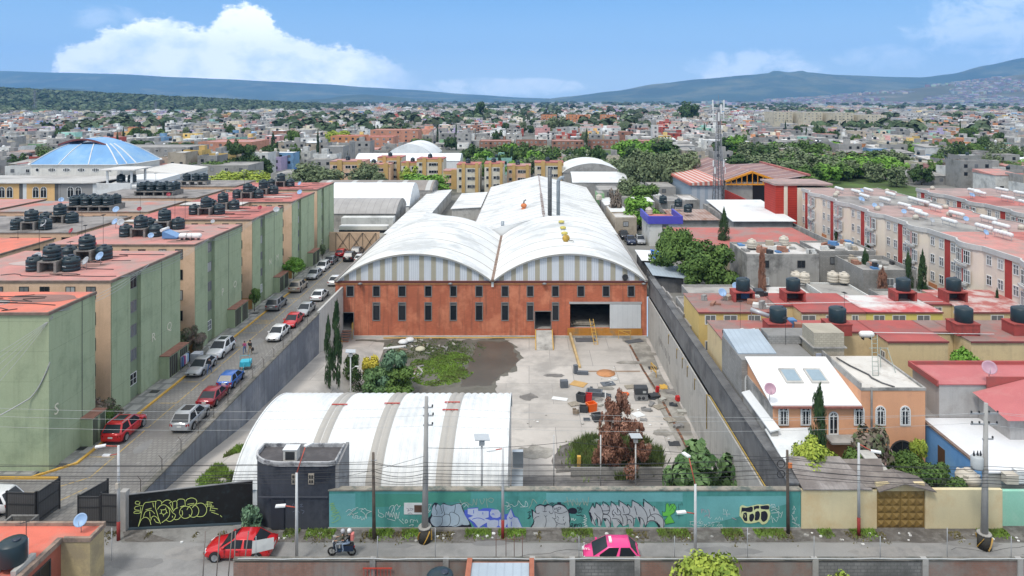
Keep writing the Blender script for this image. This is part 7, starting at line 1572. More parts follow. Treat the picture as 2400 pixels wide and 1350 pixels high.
CORAL=mat('coral_roof',(.62,.16,.11),.88,.1,.5,(.52,.2,.15),.4,.4);YBL=mat('yellow_stone',(.45,.36,.20),.95,.15,.8,(.33,.27,.17),.5,.6,bump=.6,bsc=5)
MB(P).box(-44,-28.75,34,43.3,0,3.0).build('wall',mat('red_render',(.38,.12,.08),.9,.15,.6,streak=.4),o);MB(P).box(-28.74,-26.95,41.9,43.3,0,3.0).build('side_wall',YBL,o)
MB(P).box(-44,-28.9,34,43.2,3.0,3.05).build('roof',CORAL,o);MB(P).box(-28.9,-27.1,42.1,43.2,3.002,3.05).build('roof',CORAL,o)
mb=MB(P);mb.box(-44,-26.9,43.2,43.4,2.9,3.25);mb.box(-28.9,-28.6,34,41.85,2.9,3.2);mb.box(-28.6,-26.9,41.85,42.05,2.9,3.15);mb.box(-27.1,-26.9,42.05,43.2,2.9,3.15);mb.build('parapet',mat('dusty_parapet',(.30,.22,.17),.95,.2,1,(.16,.13,.11),.5,1.5),o)
window(o,P,'x+',-28.75,39.2,41.0,.9,2.5,.08,BLACKP,DARKFR,1)
tank((-29.75,39.3,3.42),'weathered black water tank on the coral roof at the bottom left','tall',None,.84)
o=thing('tank_cradle','two concrete beams under the weathered tank on the coral roof','tank stand',(-29.75,39.3,3.05));MB().box(-.8,-.5,-.8,.8,0,.37).build('beam',CONC_L,o);MB().box(.5,.8,-.8,.8,0,.37).build('beam',CONC_L,o)
dish((-27.95,42.6,3.05),'blue','blue dish on the corner of the coral roof at the bottom left',None,1.15,.2)
aerial((-30.2,41.0,3.05),1.7,'leaning rusty aerial on the coral roof',None)
o=thing('brick_planter','small open brick box standing behind the coral roofed house','brick box',(-34.9,46.6,0));mb=MB();mb.box(-.95,.95,-.7,-.55,0,1.3);mb.box(-.95,.95,.55,.7,0,1.3);mb.box(-.95,-.8,-.55,.55,0,1.3);mb.box(.8,.95,-.55,.55,0,1.3);mb.build('wall',BLOCK_D,o)
nb_=thing('near_wall','long near brick and block wall along the bottom edge of the street','wall',(10,41,0));P=nb_.location.copy()
NB=mat('near_red_brick',(.27,.15,.115),.95,.2,.4,(.23,.21,.19),.65,.25,brick=(.26,.13,(.2,.15,.12),'z'),streak=.4)
xs_=[-17.8,-9.4,-5.0,0.2,2.6,6.5,11.0,17.2,23.8,29.5,36,44]
for i,(a,b)in enumerate(zip(xs_,xs_[1:])):MB(P).box(a+.02,b-.02,41.05,41.25,0,2.2+.04*(i%3)).build('wall_panel',NB if i in(0,1,5,6,8,9)else(BLOCK_D if i in(4,7)else NB),nb_);MB(P).box(b-.17,b+.17,40.95,41.3,0,2.42).build('pier',CONC,nb_)
MB(P).box(-17.8,44,41.0,41.3,2.32,2.4).build('coping',mat('mossy_coping',(.19,.175,.15)),nb_)
mb=MB();n=90;mb.tube([(-17.5+i*.68,41.0+.1*noise.noise((i,0,0)),2.46+.08*noise.noise((i*.4,3,0)))for i in range(n)],.035,5);tag(mb.build('hose',CABLEW),'long pale hose lying on top of the near brick wall','hose')
o=thing('near_roof','small near roof with blue grey sheets and red timber edge at the bottom centre','roof',(-1.5,40,1.6));P=o.location.copy()
MB(P).box(-3.6,.2,38.6,40.9,1.5,2.36).build('wall',WM['brick'],o);MB(P).box(-3.4,0.0,38.4,40.7,2.37,2.43).build('sheet',RM['bluegrey'],o);MB(P).box(-3.7,-3.4,38.4,40.95,2.37,2.55).box(.02,.3,38.4,40.95,2.37,2.55).build('timber_edge',mat('red_timber',(.35,.13,.08),.9,.2,2),o)
tank((-5.15,39.4,1.35),'grey black water tank rising behind the near wall at the bottom centre','tall',None,.9)
mb=MB((-9.3,41,2.2))
for k in range(9):mb.box(-9.9+k*.2,-9.87+k*.2,40.85,40.9,.9,1.98)
mb.box(-9.95,-8.2,40.84,40.91,1.95,2.0);tag(mb.build('red_grille',flat('grille_red',(.42,.05,.03),.6),None,(-9.3,41,2.2)),'red iron grille leaning on the near wall','grille')
mb=MB((-1.2,41,2.4))
for x in(-2.0,-1.4,-.9,-.4):mb.tube([(x,41.4,2.0),(x,41.4,3.9-.2*(x>-1))],.02,4)
mb.tube([(-2.1,41.4,3.35),(-.3,41.4,3.4)],.02,4);tag(mb.build('rebar_frame',flat('rebar_rust',(.14,.07,.05),.9),None,(-1.2,41,2.4)),'rusty rebar starter frame over the near roof','rebar')
mb=MB((-19,41.3,1))
for x,t in((-19.8,.25),(-19.0,.4),(-18.3,.5),(-17.5,.9),(-17.9,.1)):mb.tube([(x,41.3,0),(x+t*.5,41.5,3.8)],.035,5)
tag(mb.build('stick_fence',mat('stick_grey',(.2,.17,.15),.9,.2,2),None,(-19,41.3,1)),'leaning grey sticks before the red sedan','fence')
slab('plastic_sheet','pale plastic sheet tied to the sticks behind the red sedan',[(-16.9,41.6,2.35),(-15.6,41.7,2.6),(-15.6,41.75,3.25),(-16.9,41.7,3.05)],.03,flat('pale_plastic',(.5,.5,.48),.5),'plastic sheet')
# ------- yard objects
def yo(px,py):p=gp(px,py,ZY+.02);return p
def thing1(name,lab,cat,px,py,fn,m,rz=0.,grp=None):
 p=yo(px,py);mb=MB();fn(mb);o=mb.build(name,m,None,p,rz);return tag(o,lab,cat,grp)
sx0,sx1=fx(796),fx(828)
o=thing('entrance_stairs','brown steel stairs with orange rails at the left factory door','stairs',(-27.6,FY-1.5,ZY));P=o.location.copy();mb=MB(P)
for k in range(5):mb.box(sx0-.2+k*.0,sx1-.1,FY-.4-(k+1)*.42,FY-.4-k*.42-.03,ZY+1.2-k*.25-.06,ZY+1.2-k*.25)
mb.build('steps',mat('rust_tread',(.33,.17,.12),.8,.2,1),o);MB(P).box(sx0-.3,sx1+.1,FY-.42,FY-.01,ZY,ZY+1.2).build('landing',CONC,o)
for x in(sx0-.25,sx1+.05):MB(P).tube([(x,FY-.3,ZY),(x,FY-.3,ZY+2.4),(x,FY-.9,ZY+2.4),(x,FY-.9,ZY)],.05,6).build('rail',YEL,o)
mb=MB(P)
for a,b in(((0,0,0),(1.2,0,0)),((0,0,.9),(1.2,0,.9)),((0,0,0),(0,0,.9)),((1.2,0,0),(1.2,0,.9)),((0,0,0),(1.2,0,.9))):mb.beam(Vector(a)+Vector((sx0+.3,FY-4,ZY)),Vector(b)+Vector((sx0+.3,FY-4,ZY)),.05)
mb.build('loose_rail',YEL,o)
o=thing('loading_ramp','pale concrete ramp with yellow edges at the middle factory door','ramp',(fx(1272),FY-3,ZY));P=o.location.copy();a,b=fx(1256),fx(1293)
MB(P).prism([(a,FY-5.4),(b,FY-5.4),(b,FY-.31),(a,FY-.31)],ZY+.0,0,lambda x,y:ZY+.06+(y-FY+5.4)*.22).build('deck',CONC_L,o)
for x in(a-.12,b):MB(P).prism([(x,FY-5.4),(x+.12,FY-5.4),(x+.12,FY-.31),(x,FY-.31)],ZY+.0,0,lambda x_,y:ZY+.22+(y-FY+5.4)*.22).build('kerb',YEL,o)
o=MB((6.1,FY-6,ZY)).prism([(6.1,FY-.4),(6.4,FY-.4),(7.0,FY-12),(6.7,FY-12)],ZY,0,lambda x,y:ZY+.25+(y-FY+12)*.05).build('dividing_kerb',mat('stained_yellow',(.50,.36,.18),.85,.2,1),None,(6.1,FY-6,ZY));tag(o,'long yellow dividing kerb left of the loading dock','kerb')
mb=MB((-8,FY-.8,ZY));mb.tube([(-22,FY-.9,ZY+.2),(2,FY-.9,ZY+.25)],.09,6);tag(mb.build('yellow_pipe',YEL,None,(-8,FY-.8,ZY)),'long yellow pipe lying along the foot of the brick front','pipe')
p=gp(1397,808,ZY);o=thing('ladder','yellow metal ladder leaning on the loading dock','ladder',(p.x,p.y,ZY));mb=MB()
for x in(-.28,.28):mb.beam((x,0,0),(x-.5,2.2,3.1),.07)
for k in range(8):mb.beam((-.28-.0625*k,.275*k,.39*k),(.28-.0625*k,.275*k,.39*k),.05)
mb.build('frame',YEL,o)
o=thing('pallet_stack','pile of pale pallets lying inside the loading dock','pallets',(fx(1365),FY+2,fz(769)));
for k in range(3):MB().obox((.2*k,0,.16*k),3.4-.3*k,1.3,.12,.06*k).build('pallet',mat('pallet_wood',(.36,.32,.26),.9,.2,2),o)
for i,(px,py,w,d,rz,l)in enumerate([(1372,797,3.0,1.6,.05,'dark steel plate lying below the loading dock'),(1486,800,2.6,1.2,.35,'dark grating lying by the dock corner'),(1095,783,1.2,.15,0,'brown pallet leaning on the brick front')]):
 if i<2:thing1('steel_plate',l,'plate',px,py,lambda mb:mb.obox((0,0,0),w,d,.08),mat('plate_grey',(.10,.105,.115),.7,.2,1),rz)
 else:thing1('pallet',l,'pallet',px,py,lambda mb:[mb.box(-.8,.8,0,.08,z,z+.12)for z in(.05,.3,.55,.8)],mat('pallet_wood',(.3,.3,.3)))
q=random.Random(21);RUB=[mat('rubble_pale',(.42,.41,.37),.9,.1,1),mat('rubble_brown',(.20,.16,.12),.9,.2,1),mat('rubble_grey',(.24,.235,.23),.9,.1,1)]
for i in range(70):
 px,py=q.gauss(985,38),q.gauss(812,9)
 if i>44:px,py=q.gauss(978,10),q.gauss(876,8)
 p=yo(px,min(py,888));s=q.uniform(.12,.5);a=q.uniform(0,3);mb=MB()
 mb.obox((0,0,0),s*q.uniform(1,3),s*.6,s*.4,a,(q.uniform(-.3,.3),q.uniform(-.3,.3)));tag(mb.build('rubble_piece',RUB[i%3],None,p),f'{("pale", "brown", "grey")[i % 3]} broken piece in the rubble heap on the wet soil','rubble','rubble in the yard')
for i,(px,py,l,m)in enumerate([(960,800,'bulging white sack in the rubble before the brick wall',WHITE),(985,822,'pale yellowish sack at the right of the rubble heap',mat('sack_cream',(.5,.48,.36),.9,.1,1)),(945,805,'white sack leaning on the rubble heap',WHITE)]):
 thing1('sack',l,'sack',px,py,lambda mb:mb.lathe([(0,0),(.62,.04),(.8,.22),(.6,.45),(.2,.6),(0,.55)],n=7),m,.3*i)
thing1('white_board','long white board lying left of the rubble heap','board',925,815,lambda mb:mb.obox((0,0,0),3.2,.7,.12,.15,(.0,-.05)),WHITE)
DG=mat('scrap_dark',(.05,.055,.062),.6,.15,1);BG_=mat('scrap_blue_grey',(.12,.135,.155),.6,.15,1);ORR=flat('scrap_orange',(.75,.12,.01),.5);RDD=flat('scrap_red',(.5,.02,.02),.5);OCB=mat('ochre_board',(.50,.31,.12),.8,.15,1)
def box_fn(w,d,h,rz=0,z=0):return lambda mb:mb.obox((0,0,z),w,d,h,rz)
thing1('machine_box','grey metal cabinet standing alone on the pale concrete','cabinet',1322,907,box_fn(.95,.7,.85,.1),BG_)
thing1('angled_panel','grey L shaped panel lying above the scrap group','panel',1362,877,lambda mb:(mb.obox((.2,0,0),1.5,.5,.4,-.1),mb.obox((-.7,.3,0),.5,.5,1.1,.3)),BG_)
thing1('ochre_board','ochre board lying flat between grey cabinet and scrap','board',1356,900,box_fn(1.9,1.5,.04,-.5),OCB)
thing1('round_mat','rust orange board with curved rim lying on the yard','board',1420,875,lambda mb:mb.lathe([(0,0),(1.25,0),(1.25,.06),(0,.06)],n=14),mat('rust_mat',(.50,.24,.11),.9,.2,1))
thing1('steel_tray','dark square steel tray right of the blue scrap','tray',1425,900,lambda mb:(mb.obox((0,0,0),1.7,1.2,.08,.25),mb.lathe([(.25,.08),(.4,.1),(.25,.12)],n=12)),BG_)
thing1('white_board','white panel lying alone in the middle of the yard','board',1312,935,box_fn(1.9,.8,.05,-.3),WHITE);thing1('white_board','white square board right of the brown conifer','board',1496,972,box_fn(1.2,1.2,.05,.5),WHITE)
sc_=[(1363,940,1.0,.8,.9,DG,'black chair like shell at the left of the scrap group'),(1393,925,1.8,1.1,.5,BG_,'blue grey crate on the scrap group'),(1380,940,.7,.6,.9,RDD,'red bin inside the scrap group'),(1386,962,1.0,.8,.9,ORR,'bright orange bin in the scrap group'),(1368,965,.9,.6,.7,DG,'black crate beside the orange bin'),(1400,985,1.0,.9,.7,DG,'dark crate below the orange bin'),(1420,930,1.1,.5,.35,BG_,'blue grey panel leaning by the red bin'),(1375,985,.7,.4,.2,BG_,'small grey board by the dark crate'),(1436,1045,.7,.5,.4,ORR,'orange box under the brown conifer')]
for px,py,w,d,h,m,l in sc_:
 def f(mb,w=w,d=d,h=h):mb.add([(-w/2,-d/2,0),(w/2,-d/2,0),(w/2,d/2,0),(-w/2,d/2,0),(-w*.56,-d*.56,h),(w*.56,-d*.56,h),(w*.56,d*.56,h),(-w*.56,d*.56,h),(-w*.45,-d*.45,h),(w*.45,-d*.45,h),(w*.45,d*.45,h),(-w*.45,d*.45,h),(-w*.4,-d*.4,h*.3),(w*.4,-d*.4,h*.3),(w*.4,d*.4,h*.3),(-w*.4,d*.4,h*.3)],[(3,2,1,0)]+[(a,(a+1)%4,4+(a+1)%4,4+a)for a in range(4)]+[(4+a,4+(a+1)%4,8+(a+1)%4,8+a)for a in range(4)]+[(8+a,8+(a+1)%4,12+(a+1)%4,12+a)for a in range(4)]+[(12,13,14,15)])
 thing1('crate',l,'crate',px,py,f,m,q.uniform(-.5,.5),'crates and bins dumped in the yard')
o=thing('control_machine','black control cabinet on a grey machine base beside the yard wall','machine',yo(1502,935));MB().box(-.75,.75,-.55,.55,0,.75).build('base',mat('machine_grey',(.22,.225,.23),.6,.1,1),o);MB().box(-.78,.78,-.58,.58,.751,1.5).build('cabinet',DG,o);MB().box(.15,.55,-.6,-.581,.95,1.2).build('screen',flat('screen_pale',(.4,.42,.42),.3),o)
for x in(-.3,.2):MB().lathe([(0,0),(.2,0),(.2,.04),(0,.04)],(x,-.55,.35),14,M=Matrix.Rotation(R(90),4,'X')).build('fan_opening',DG,o)
for px,py,w,d,h,rz,m,l in[(1532,932,1.3,.8,.4,.4,DG,'dark folded scrap heap right of the control machine'),(1540,918,.4,.3,.7,0,RDD,'small red canister by the scrap heap'),(1553,938,.9,.5,.25,.8,RUB[0],'pale rag pile right of the scrap heap'),(1527,948,1.4,.4,.15,1.1,RUB[2],'grey plank left on the floor by the control machine'),(1590,938,.7,.5,.5,.3,RDD,'dark red frame by the yard wall'),(1600,968,1.3,.5,.3,.1,RUB[0],'white rubbish bags by the yard wall'),(1508,985,.8,.4,.12,-.2,RUB[2],'grey slab below the control machine'),(1555,908,.9,.9,.12,0,YEL,'yellow hoop of hose near the yard wall')]:
 thing1('scrap_piece',l,'scrap',px,py,lambda mb,w=w,d=d,h=h:(mb.obox((0,0,0),w,d,h,0,(.12,.1)),mb.obox((w*.2,d*.3,h*.3),w*.6,d*.7,h*.5,.7,(.2,-.2)),mb.obox((-w*.2,-d*.2,0),w*.5,d*.9,h*.35,-.5)),m,rz)
for i,(px,py,l)in enumerate([(1613,960,'yellow steel frame leaning at the yard wall base'),(1538,885,'yellow steel hurdle near the drain channel'),(1478,795,'yellow steel frame lying by the dock corner')]):
 thing1('steel_hurdle',l,'frame',px,py,lambda mb:[mb.beam(a,b,.07)for a,b in(((0,0,0),(0,0,1.3)),((0,1.8,0),(0,1.8,1.3)),((0,0,1.3),(0,1.8,1.3)),((0,0,.6),(0,1.8,.6)),((0,0,.6),(0,1.8,1.3)))],YEL,(0,.2,1.5)[i])
o=thing('steel_duct','bent galvanised duct standing at the right end of the arch shed','duct',(-.95,57,ZY));MB().box(-.45,.45,-4.5,-.5,0,5.6).build('duct_body',mat('duct_grey',(.30,.33,.35),.5,.1,.6),o);MB().grid(lambda u,v:(-.45+.9*v,-.5+2.0*math.sin(u*1.57),4.6+2.4*math.cos(u*1.57)),8,1).build('duct_curve',mat('duct_pale',(.48,.53,.57),.4,.05,.5),o);MB().beam((-.65,-4.5,0),(-.65,-4.5,5.2),.15,.4).build('yellow_post',YEL,o)
thing1('planter_wall','low block wall edging the planted bed with a yellow painted end','planter',1440,1116,lambda mb:mb.box(-4.2,4.6,-.2,.0,0,.9),BLOCK);thing1('kerb_end','yellow painted post at the corner of the planted bed','post',1357,1100,box_fn(.35,.35,1.3),YEL)
pl('planter_soil',DIRT,blob([(x_,y_)for x_,y_ in((2.6,66.2),(10.8,66.2),(11.4,68.6),(9.8,71),(6,72.2),(3.2,71.4),(2.3,69))],.6,3),ZY+.03)
for i in range(26):
 px,py=q.choice([(1380,1030),(1560,1010),(1440,900),(1530,960),(1250,1000),(1210,870)]);p=yo(px+q.gauss(0,26),py+q.gauss(0,20))
 if-1<p.x<17.6:scrap(p.x,p.y,ZY+.02,q.uniform(.08,.22),q.choice(LIT),'small pale scrap lying on the yard concrete',grp='scraps on the yard concrete')
WD=mat('pallet_wood',(.3,.3,.3));q=random.Random(8)
def pallet_fn(mb):
 for k in range(6):mb.box(-.6,.6,-.5+k*.18,-.38+k*.18,.1,.13)
 for x in(-.55,0,.45):mb.box(x,x+.1,-.5,.52,0,.1)
for i,(px,py,rz,l)in enumerate([(1345,948,.4,'by the black crates'),(1412,1002,1.2,'below the dark crate'),(1476,908,.2,'left of the control machine'),(1470,962,.8,'right of the brown conifer top'),(1570,985,2.0,'near the yard wall bags'),(1545,955,.5,'between drain and scrap heap')]):thing1('pallet',f'grey wooden pallet lying {l}','pallet',px,py,pallet_fn,WD,rz)
for i,(px,py,m,c)in enumerate([(1378,1040,RDD,'red'),(1392,1044,RUB[0],'pale'),(1402,1036,DG,'dark'),(1384,1048,RUB[1],'brown'),(1410,1046,RUB[0],'whitish'),(1440,890,WHITE,'white'),(1384,915,BG_,'blue grey'),(1450,935,DG,'black'),(1462,925,ORR,'orange'),(1515,962,RUB[2],'grey'),(1428,955,BG_,'slate'),(1405,950,RUB[0],'cream'),(1350,970,RUB[1],'rusty'),(1590,1000,RUB[2],'dull grey'),(1578,950,DG,'sooty')]):
 w,d,h=q.uniform(.5,1.1),q.uniform(.3,.8),q.uniform(.15,.5);thing1('scrap_piece',f'{c} scrap piece with bent panels dumped on the yard','scrap',px,py,lambda mb:(mb.obox((0,0,0),w,d,h,0,(.1,.12)),mb.obox((w*.3,-d*.3,0),w*.5,d*.6,h*1.3,.8,(.3,0)),mb.obox((-w*.3,d*.3,0),w*.8,.06,h*.9,.3)),m,q.uniform(0,3))
for i,(px,py)in enumerate([(1385,935),(1420,910),(1400,975),(1555,1015),(1590,920),(1480,850),(1300,880),(1255,1060),(1240,930),(1530,830)]):x,y=yp(px,py);pl('yard_stain',STAIN if i%2 else mat('oil_stain',(.17,.16,.15),.9,.2,.6,(.3,.28,.26),.5,.8),oval(x,y,q.uniform(.8,2.4),q.uniform(.5,1.3),40+i),ZY+.026+.0015*i)
# ------- foliage
def leafmat(n,a,b,rough=.75):
 if n in MATS:return MATS[n]
 m=D.materials.new(n);m.use_nodes=True;MATS[n]=m;N=m.node_tree.nodes;L=m.node_tree.links;bs=N['Principled BSDF']
 g=N.new('ShaderNodeNewGeometry');nz=N.new('ShaderNodeTexNoise');nz.inputs['Scale'].default_value=.55;nz.inputs['Detail'].default_value=4;L.new(g.outputs['Position'],nz.inputs['Vector'])
 s=N.new('ShaderNodeMath');s.operation='MULTIPLY_ADD';L.new(g.outputs['Random Per Island'],s.inputs[0]);s.inputs[1].default_value=.55;
 r=N.new('ShaderNodeMapRange');L.new(nz.outputs['Fac'],r.inputs[0]);r.inputs[1].default_value=.35;r.inputs[2].default_value=.65;r.inputs[3].default_value=-.1;r.inputs[4].default_value=.5;L.new(r.outputs[0],s.inputs[2])
 x=N.new('ShaderNodeMixRGB');L.new(s.outputs[0],x.inputs[0]);x.inputs[1].default_value=(*a,1);x.inputs[2].default_value=(*b,1);L.new(x.outputs[0],bs.inputs['Base Color']);bs.inputs['Roughness'].default_value=rough
 bs.inputs['Specular IOR Level'].default_value=.2;return m
LF={'round':leafmat('leaf_green',(0.0455,0.091,0.0234),(0.15,0.24,0.0585)),'willow':leafmat('leaf_grey_green',(0.091,0.124,0.0624),(0.221,0.267,0.137)),'bright':leafmat('leaf_bright',(0.078,0.182,0.0234),(0.221,0.403,0.065)),'cypress':leafmat('leaf_cypress',(0.0208,0.0494,0.0208),(0.0715,0.124,0.0494)),'brown':leafmat('leaf_dead',(.19,.085,.055),(.40,.215,.15)),'lime':leafmat('leaf_lime',(0.169,0.247,0.039),(0.429,0.494,0.078)),'yellow':leafmat('leaf_yellow',(0.325,0.286,0.039),(0.65,0.546,0.078)),'blue':leafmat('leaf_blue_green',(0.065,0.13,0.078),(0.195,0.312,0.182)),'big':leafmat('leaf_broad',(0.0455,0.104,0.0325),(0.182,0.286,0.117)),'bougain':leafmat('leaf_bougain',(0.065,0.117,0.039),(0.312,0.208,0.195)),'bare':leafmat('twig_brown',(0.13,0.104,0.0845),(0.247,0.202,0.163)),'dark':leafmat('leaf_dark',(0.0234,0.052,0.0182),(0.091,0.15,0.0455))}
BARK=mat('bark',(.13,.10,.075),.95,.2,2,bump=.4)
def crown(rg,kind,nl,ls):
 """unit crown: radius ~1, z 0..1 ; clumps of leaf faces in a lobed volume"""
 vs=[];fs=[];C=[]
 col=kind in('cypress','cone')
 if col:
  for i in range(34 if kind=='cypress' else 40):
   z=rg.random()**.8;rr=(math.sin(math.pi*min(1,z*.9+.12))**.6*.72 if kind=='cypress' else(1-z)**.55*rg.uniform(.7,1.25)+.05);a=rg.uniform(0,6.28);C.append((rr*.62*math.cos(a),rr*.62*math.sin(a),z*.93+.02,.30*rr+.10,.10))
 elif kind=='loose':
  for i in range(46):z=.04+.92*rg.random()**1.15;rr=(1-z)**.42*rg.uniform(.15,1.0)+.02;a=rg.uniform(0,6.28);C.append((rr*.8*math.cos(a),rr*.8*math.sin(a),z*.95,.10+.16*(1-z),.06+.05*rg.random()))
 else:
  n={'clip':26,'shrub':16}.get(kind,20)
  for i in range(n):
   a=rg.uniform(0,6.28);u=rg.random();e=.12+.76*u;rr=math.sqrt(max(0,1-(2*e-.95)**2))*rg.uniform(.35,.80);C.append((rr*math.cos(a),rr*math.sin(a),.08+.8*e,rg.uniform(.24,.42),rg.uniform(.13,.24)))
 for i in range(nl):
  cx,cy,cz,r1,r2=rg.choice(C);th=rg.uniform(0,6.28);ph=math.acos(rg.uniform(-1,1));q_=rg.uniform(.55,1.05)if not col else rg.uniform(.6,1.15)
  d=Vector((math.sin(ph)*math.cos(th),math.sin(ph)*math.sin(th),math.cos(ph)));p=Vector((cx+d.x*r1*q_,cy+d.y*r1*q_,cz+d.z*r2*q_*(1 if kind!='willow' else 1.2)))
  if kind=='willow':p.z-=.12*rg.random()*(p.x**2+p.y**2)
  nrm=(d+Vector((rg.uniform(-.7,.7),rg.uniform(-.7,.7),rg.uniform(-.3,.9)))).normalized();t=nrm.cross(Vector((rg.uniform(-1,1),rg.uniform(-1,1),rg.uniform(-1,1)))).normalized();b=nrm.cross(t);s=ls*rg.uniform(.6,1.3);k=len(vs)
  if col:t=(t*.5+Vector((0,0,.9))).normalized();b=nrm.cross(t).normalized();l1,l2=s*1.5,s*.55
  elif kind=='willow':t=(t+Vector((0,0,-.45))).normalized();b=nrm.cross(t).normalized();l1,l2=s*.95,s*.5
  else:l1,l2=s,s*.62
  ax=.55 if col or kind=='willow' else 1
  for q2 in(t*l1,b*l2,-t*l1,-b*l2):vs.append((p.x+q2.x,p.y+q2.y,p.z+q2.z*(.7 if not col else.35)))
  fs.append((k,k+1,k+2,k+3))
 return vs,fs
TP={}
def tree(x,y,z,h,r,leaf,shape,lab,grp=None,lod=0,cb=.25,name=None,trunk=True,var=None):
 """h total height, r crown radius, cb crown bottom as a fraction of h"""
 var=(int(abs(x*7+y*3))%2)if var is None else var;nl,ls=((7500,.055),(3600,.075),(1300,.12))[lod]
 if shape=='cypress' or shape=='cone':nl=int(nl*.6)
 if shape=='loose':nl,ls=9000,.036
 if shape=='bigleaf':nl=1100;ls=.13
 key=(leaf,shape,lod,var)
 if key not in TP:
  rg=random.Random(hash((shape,lod,var))%1000 if False else(len(shape)*31+lod*7+var*3));v,f=crown(rg,shape,nl,ls)
  me=D.meshes.new('crown');me.from_pydata(v,[],f);me.materials.append(LF[leaf]);tm=MB()
  tm.tube([(0,0,0),(.03,.01,.5),(-.02,.02,1.0)],[.055,.042,.03],7)
  for k in range(5):a=k*1.3;tm.tube([(0,0,.72+.05*k),(.22*math.cos(a),.22*math.sin(a),1.05+.07*k),(.5*math.cos(a),.5*math.sin(a),1.45+.08*k)],[.028,.02,.008],5)
  tmesh=tm.mesh('trunk',BARK);TP[key]=(me,tmesh)
 me,tmesh=TP[key]
 o=thing(name or('cypress_tree' if shape=='cypress' else 'shrub' if h<3.2 else 'tree'),lab,'shrub' if h<3.2 else 'tree',(x,y,z),(x*1.7+y)%6.28,grp)
 c=D.objects.new('crown',me);COL.objects.link(c);c.parent=o;c.location=(0,0,h*cb);c.scale=(r,r,h*(1-cb))
 if trunk:t=D.objects.new('trunk',tmesh);COL.objects.link(t);t.parent=o;hh=h*max(cb,.12);t.scale=(max(r,1.2),max(r,1.2),hh)
 return o
def tr(px,pt,pb,w,leaf,shape,lab,z=0.,grp=None,lod=1,cb=.25,**k):
 w*=1.2 if leaf=='cypress' else 1.05 if leaf in('brown','big')else 1.13;Y=1600*(30-z)/(pb-235);zt=30-(pt-235)*Y/1600;return tree((px-1240)*Y/1600,Y,z,zt-z,w/2*Y/1600,leaf,shape,lab,grp,lod,cb,**k)
zt=yard_z(-25,85)
tr(769,745,905,24,'cypress','cypress','narrow green cypress beside the lane wall, left one of the pair',zt,None,1,.0);tr(789,706,900,30,'cypress','cypress','taller half brown cypress beside the lane wall, right one of the pair',zt,None,1,.0)
tr(826,826,914,56,'dark','cone','dark conical conifer right of the solar lamp with side arm',ZY,None,1,.0);tr(874,834,902,62,'yellow','shrub','yellow green shrub between conifer and blue green shrubs',ZY,None,1,.05);tr(918,818,915,84,'blue','shrub','pale blue green shrub behind the arch shed',ZY,None,1,.05)
tr(880,862,925,80,'big','shrub','broad leaved shrub at the edge of the arch shed roof, left one',ZY,None,1,.0);tr(940,858,925,76,'round','shrub','dark green shrub at the edge of the arch shed roof, right one',ZY,None,1,.0)
tr(1448,908,1098,122,'brown','loose','dead brown conifer in the planted bed, the larger one',ZY+.5,None,0,.03);tr(1497,985,1092,76,'brown','loose','dead brown conifer in the planted bed, the smaller one',ZY+.5,None,1,.03);tr(1418,960,1090,60,'brown','loose','low dead branches left of the large brown conifer',ZY+.5,None,1,.03)
tr(1650,1038,1180,165,'big','bigleaf','sprawling broad leaved shrub behind the teal wall',ZY,None,0,.05);tr(1600,1080,1180,90,'big','bigleaf','lower broad leaved shrub joined to the sprawling one',ZY,None,0,.05)
tr(586,1183,1246,50,'blue','bigleaf','pale fig plant growing at the foot of the black gate',0,None,1,.02)
c_=yo(1440,1075);grass('bed_grass',lambda q:(lambda t,u:(lambda x,y:(x,y)if noise.noise((x*.6,y*.6,1))+(1-u)*.8>.12 else None)(c_[0]+.3+5.4*u**.5*math.cos(t),c_[1]+.2+4.4*u**.5*math.sin(t)))(q.uniform(0,6.28),q.random()),26000,ZY+.04,G_DK,6,.75,'tall weeds filling the planted bed');grass('bed_grass',lambda q:(q.gauss(c_[0]-2.2,.9),q.gauss(c_[1],1.2)),6000,ZY+.04,G_BR,7,.55,'bright weeds at the left of the planted bed')
tree(22.5,53.2,0,8.2,.95,'cypress','cypress','dense pointed cypress before the peach house',None,0,.02);tree(21.7,51.6,0,4.7,2.2,'lime','shrub','large yellow green bush behind the weathered fibre roof',None,0,.1);tree(26.6,52.8,0,4.9,1.7,'bougain','bigleaf','sparse reddish tree before the peach house',None,1,.35,var=0)
tree(25.4,52.2,0,3.6,1.5,'round','shrub','green shrub below the sparse reddish tree',None,1,.05);tree(29.4,53.6,0,2.6,1.5,'round','shrub','green shrub in front of the arched entrance',None,1,.0);tree(27.8,53.9,0,2.8,1.0,'bright','shrub','fresh green plant left of the arched entrance',None,1,.0);tree(31.0,54.3,0,3.2,.9,'lime','shrub','yellowish plant right of the arched entrance',None,1,.0)
tree(29.8,49.4,0,3.8,2.0,'round','shrub','spreading green bush right of the little gate roof',None,0,.1);tree(41.3,64.2,0,6.7,2.0,'bright','round','light green tree between yellow wall and pink roof',None,1,.3)
tree(10.3,37.6,0,4.7,2.5,'lime','round','bright yellow green tree cut by the bottom edge, larger one',None,0,.15);tree(16.6,37.4,0,4.3,1.4,'lime','round','bright yellow green tree cut by the bottom edge, smaller one',None,0,.15);tree(19.2,36.4,0,3.4,1.2,'lime','round','low bright bush right of the smaller bottom edge tree',None,1,.15)
tree(-38.3,111.2,.1,4.4,2.1,'bright','clip','clipped dome shaped bright tree on the lane pavement',None,1,.45);tree(-38.9,96.7,.1,3.5,.95,'round','round','small potted tree in the pavement recess',None,2,.3);tree(-38.7,127.6,.1,3.2,.8,'willow','round','small sparse tree far up the lane pavement',None,2,.3)
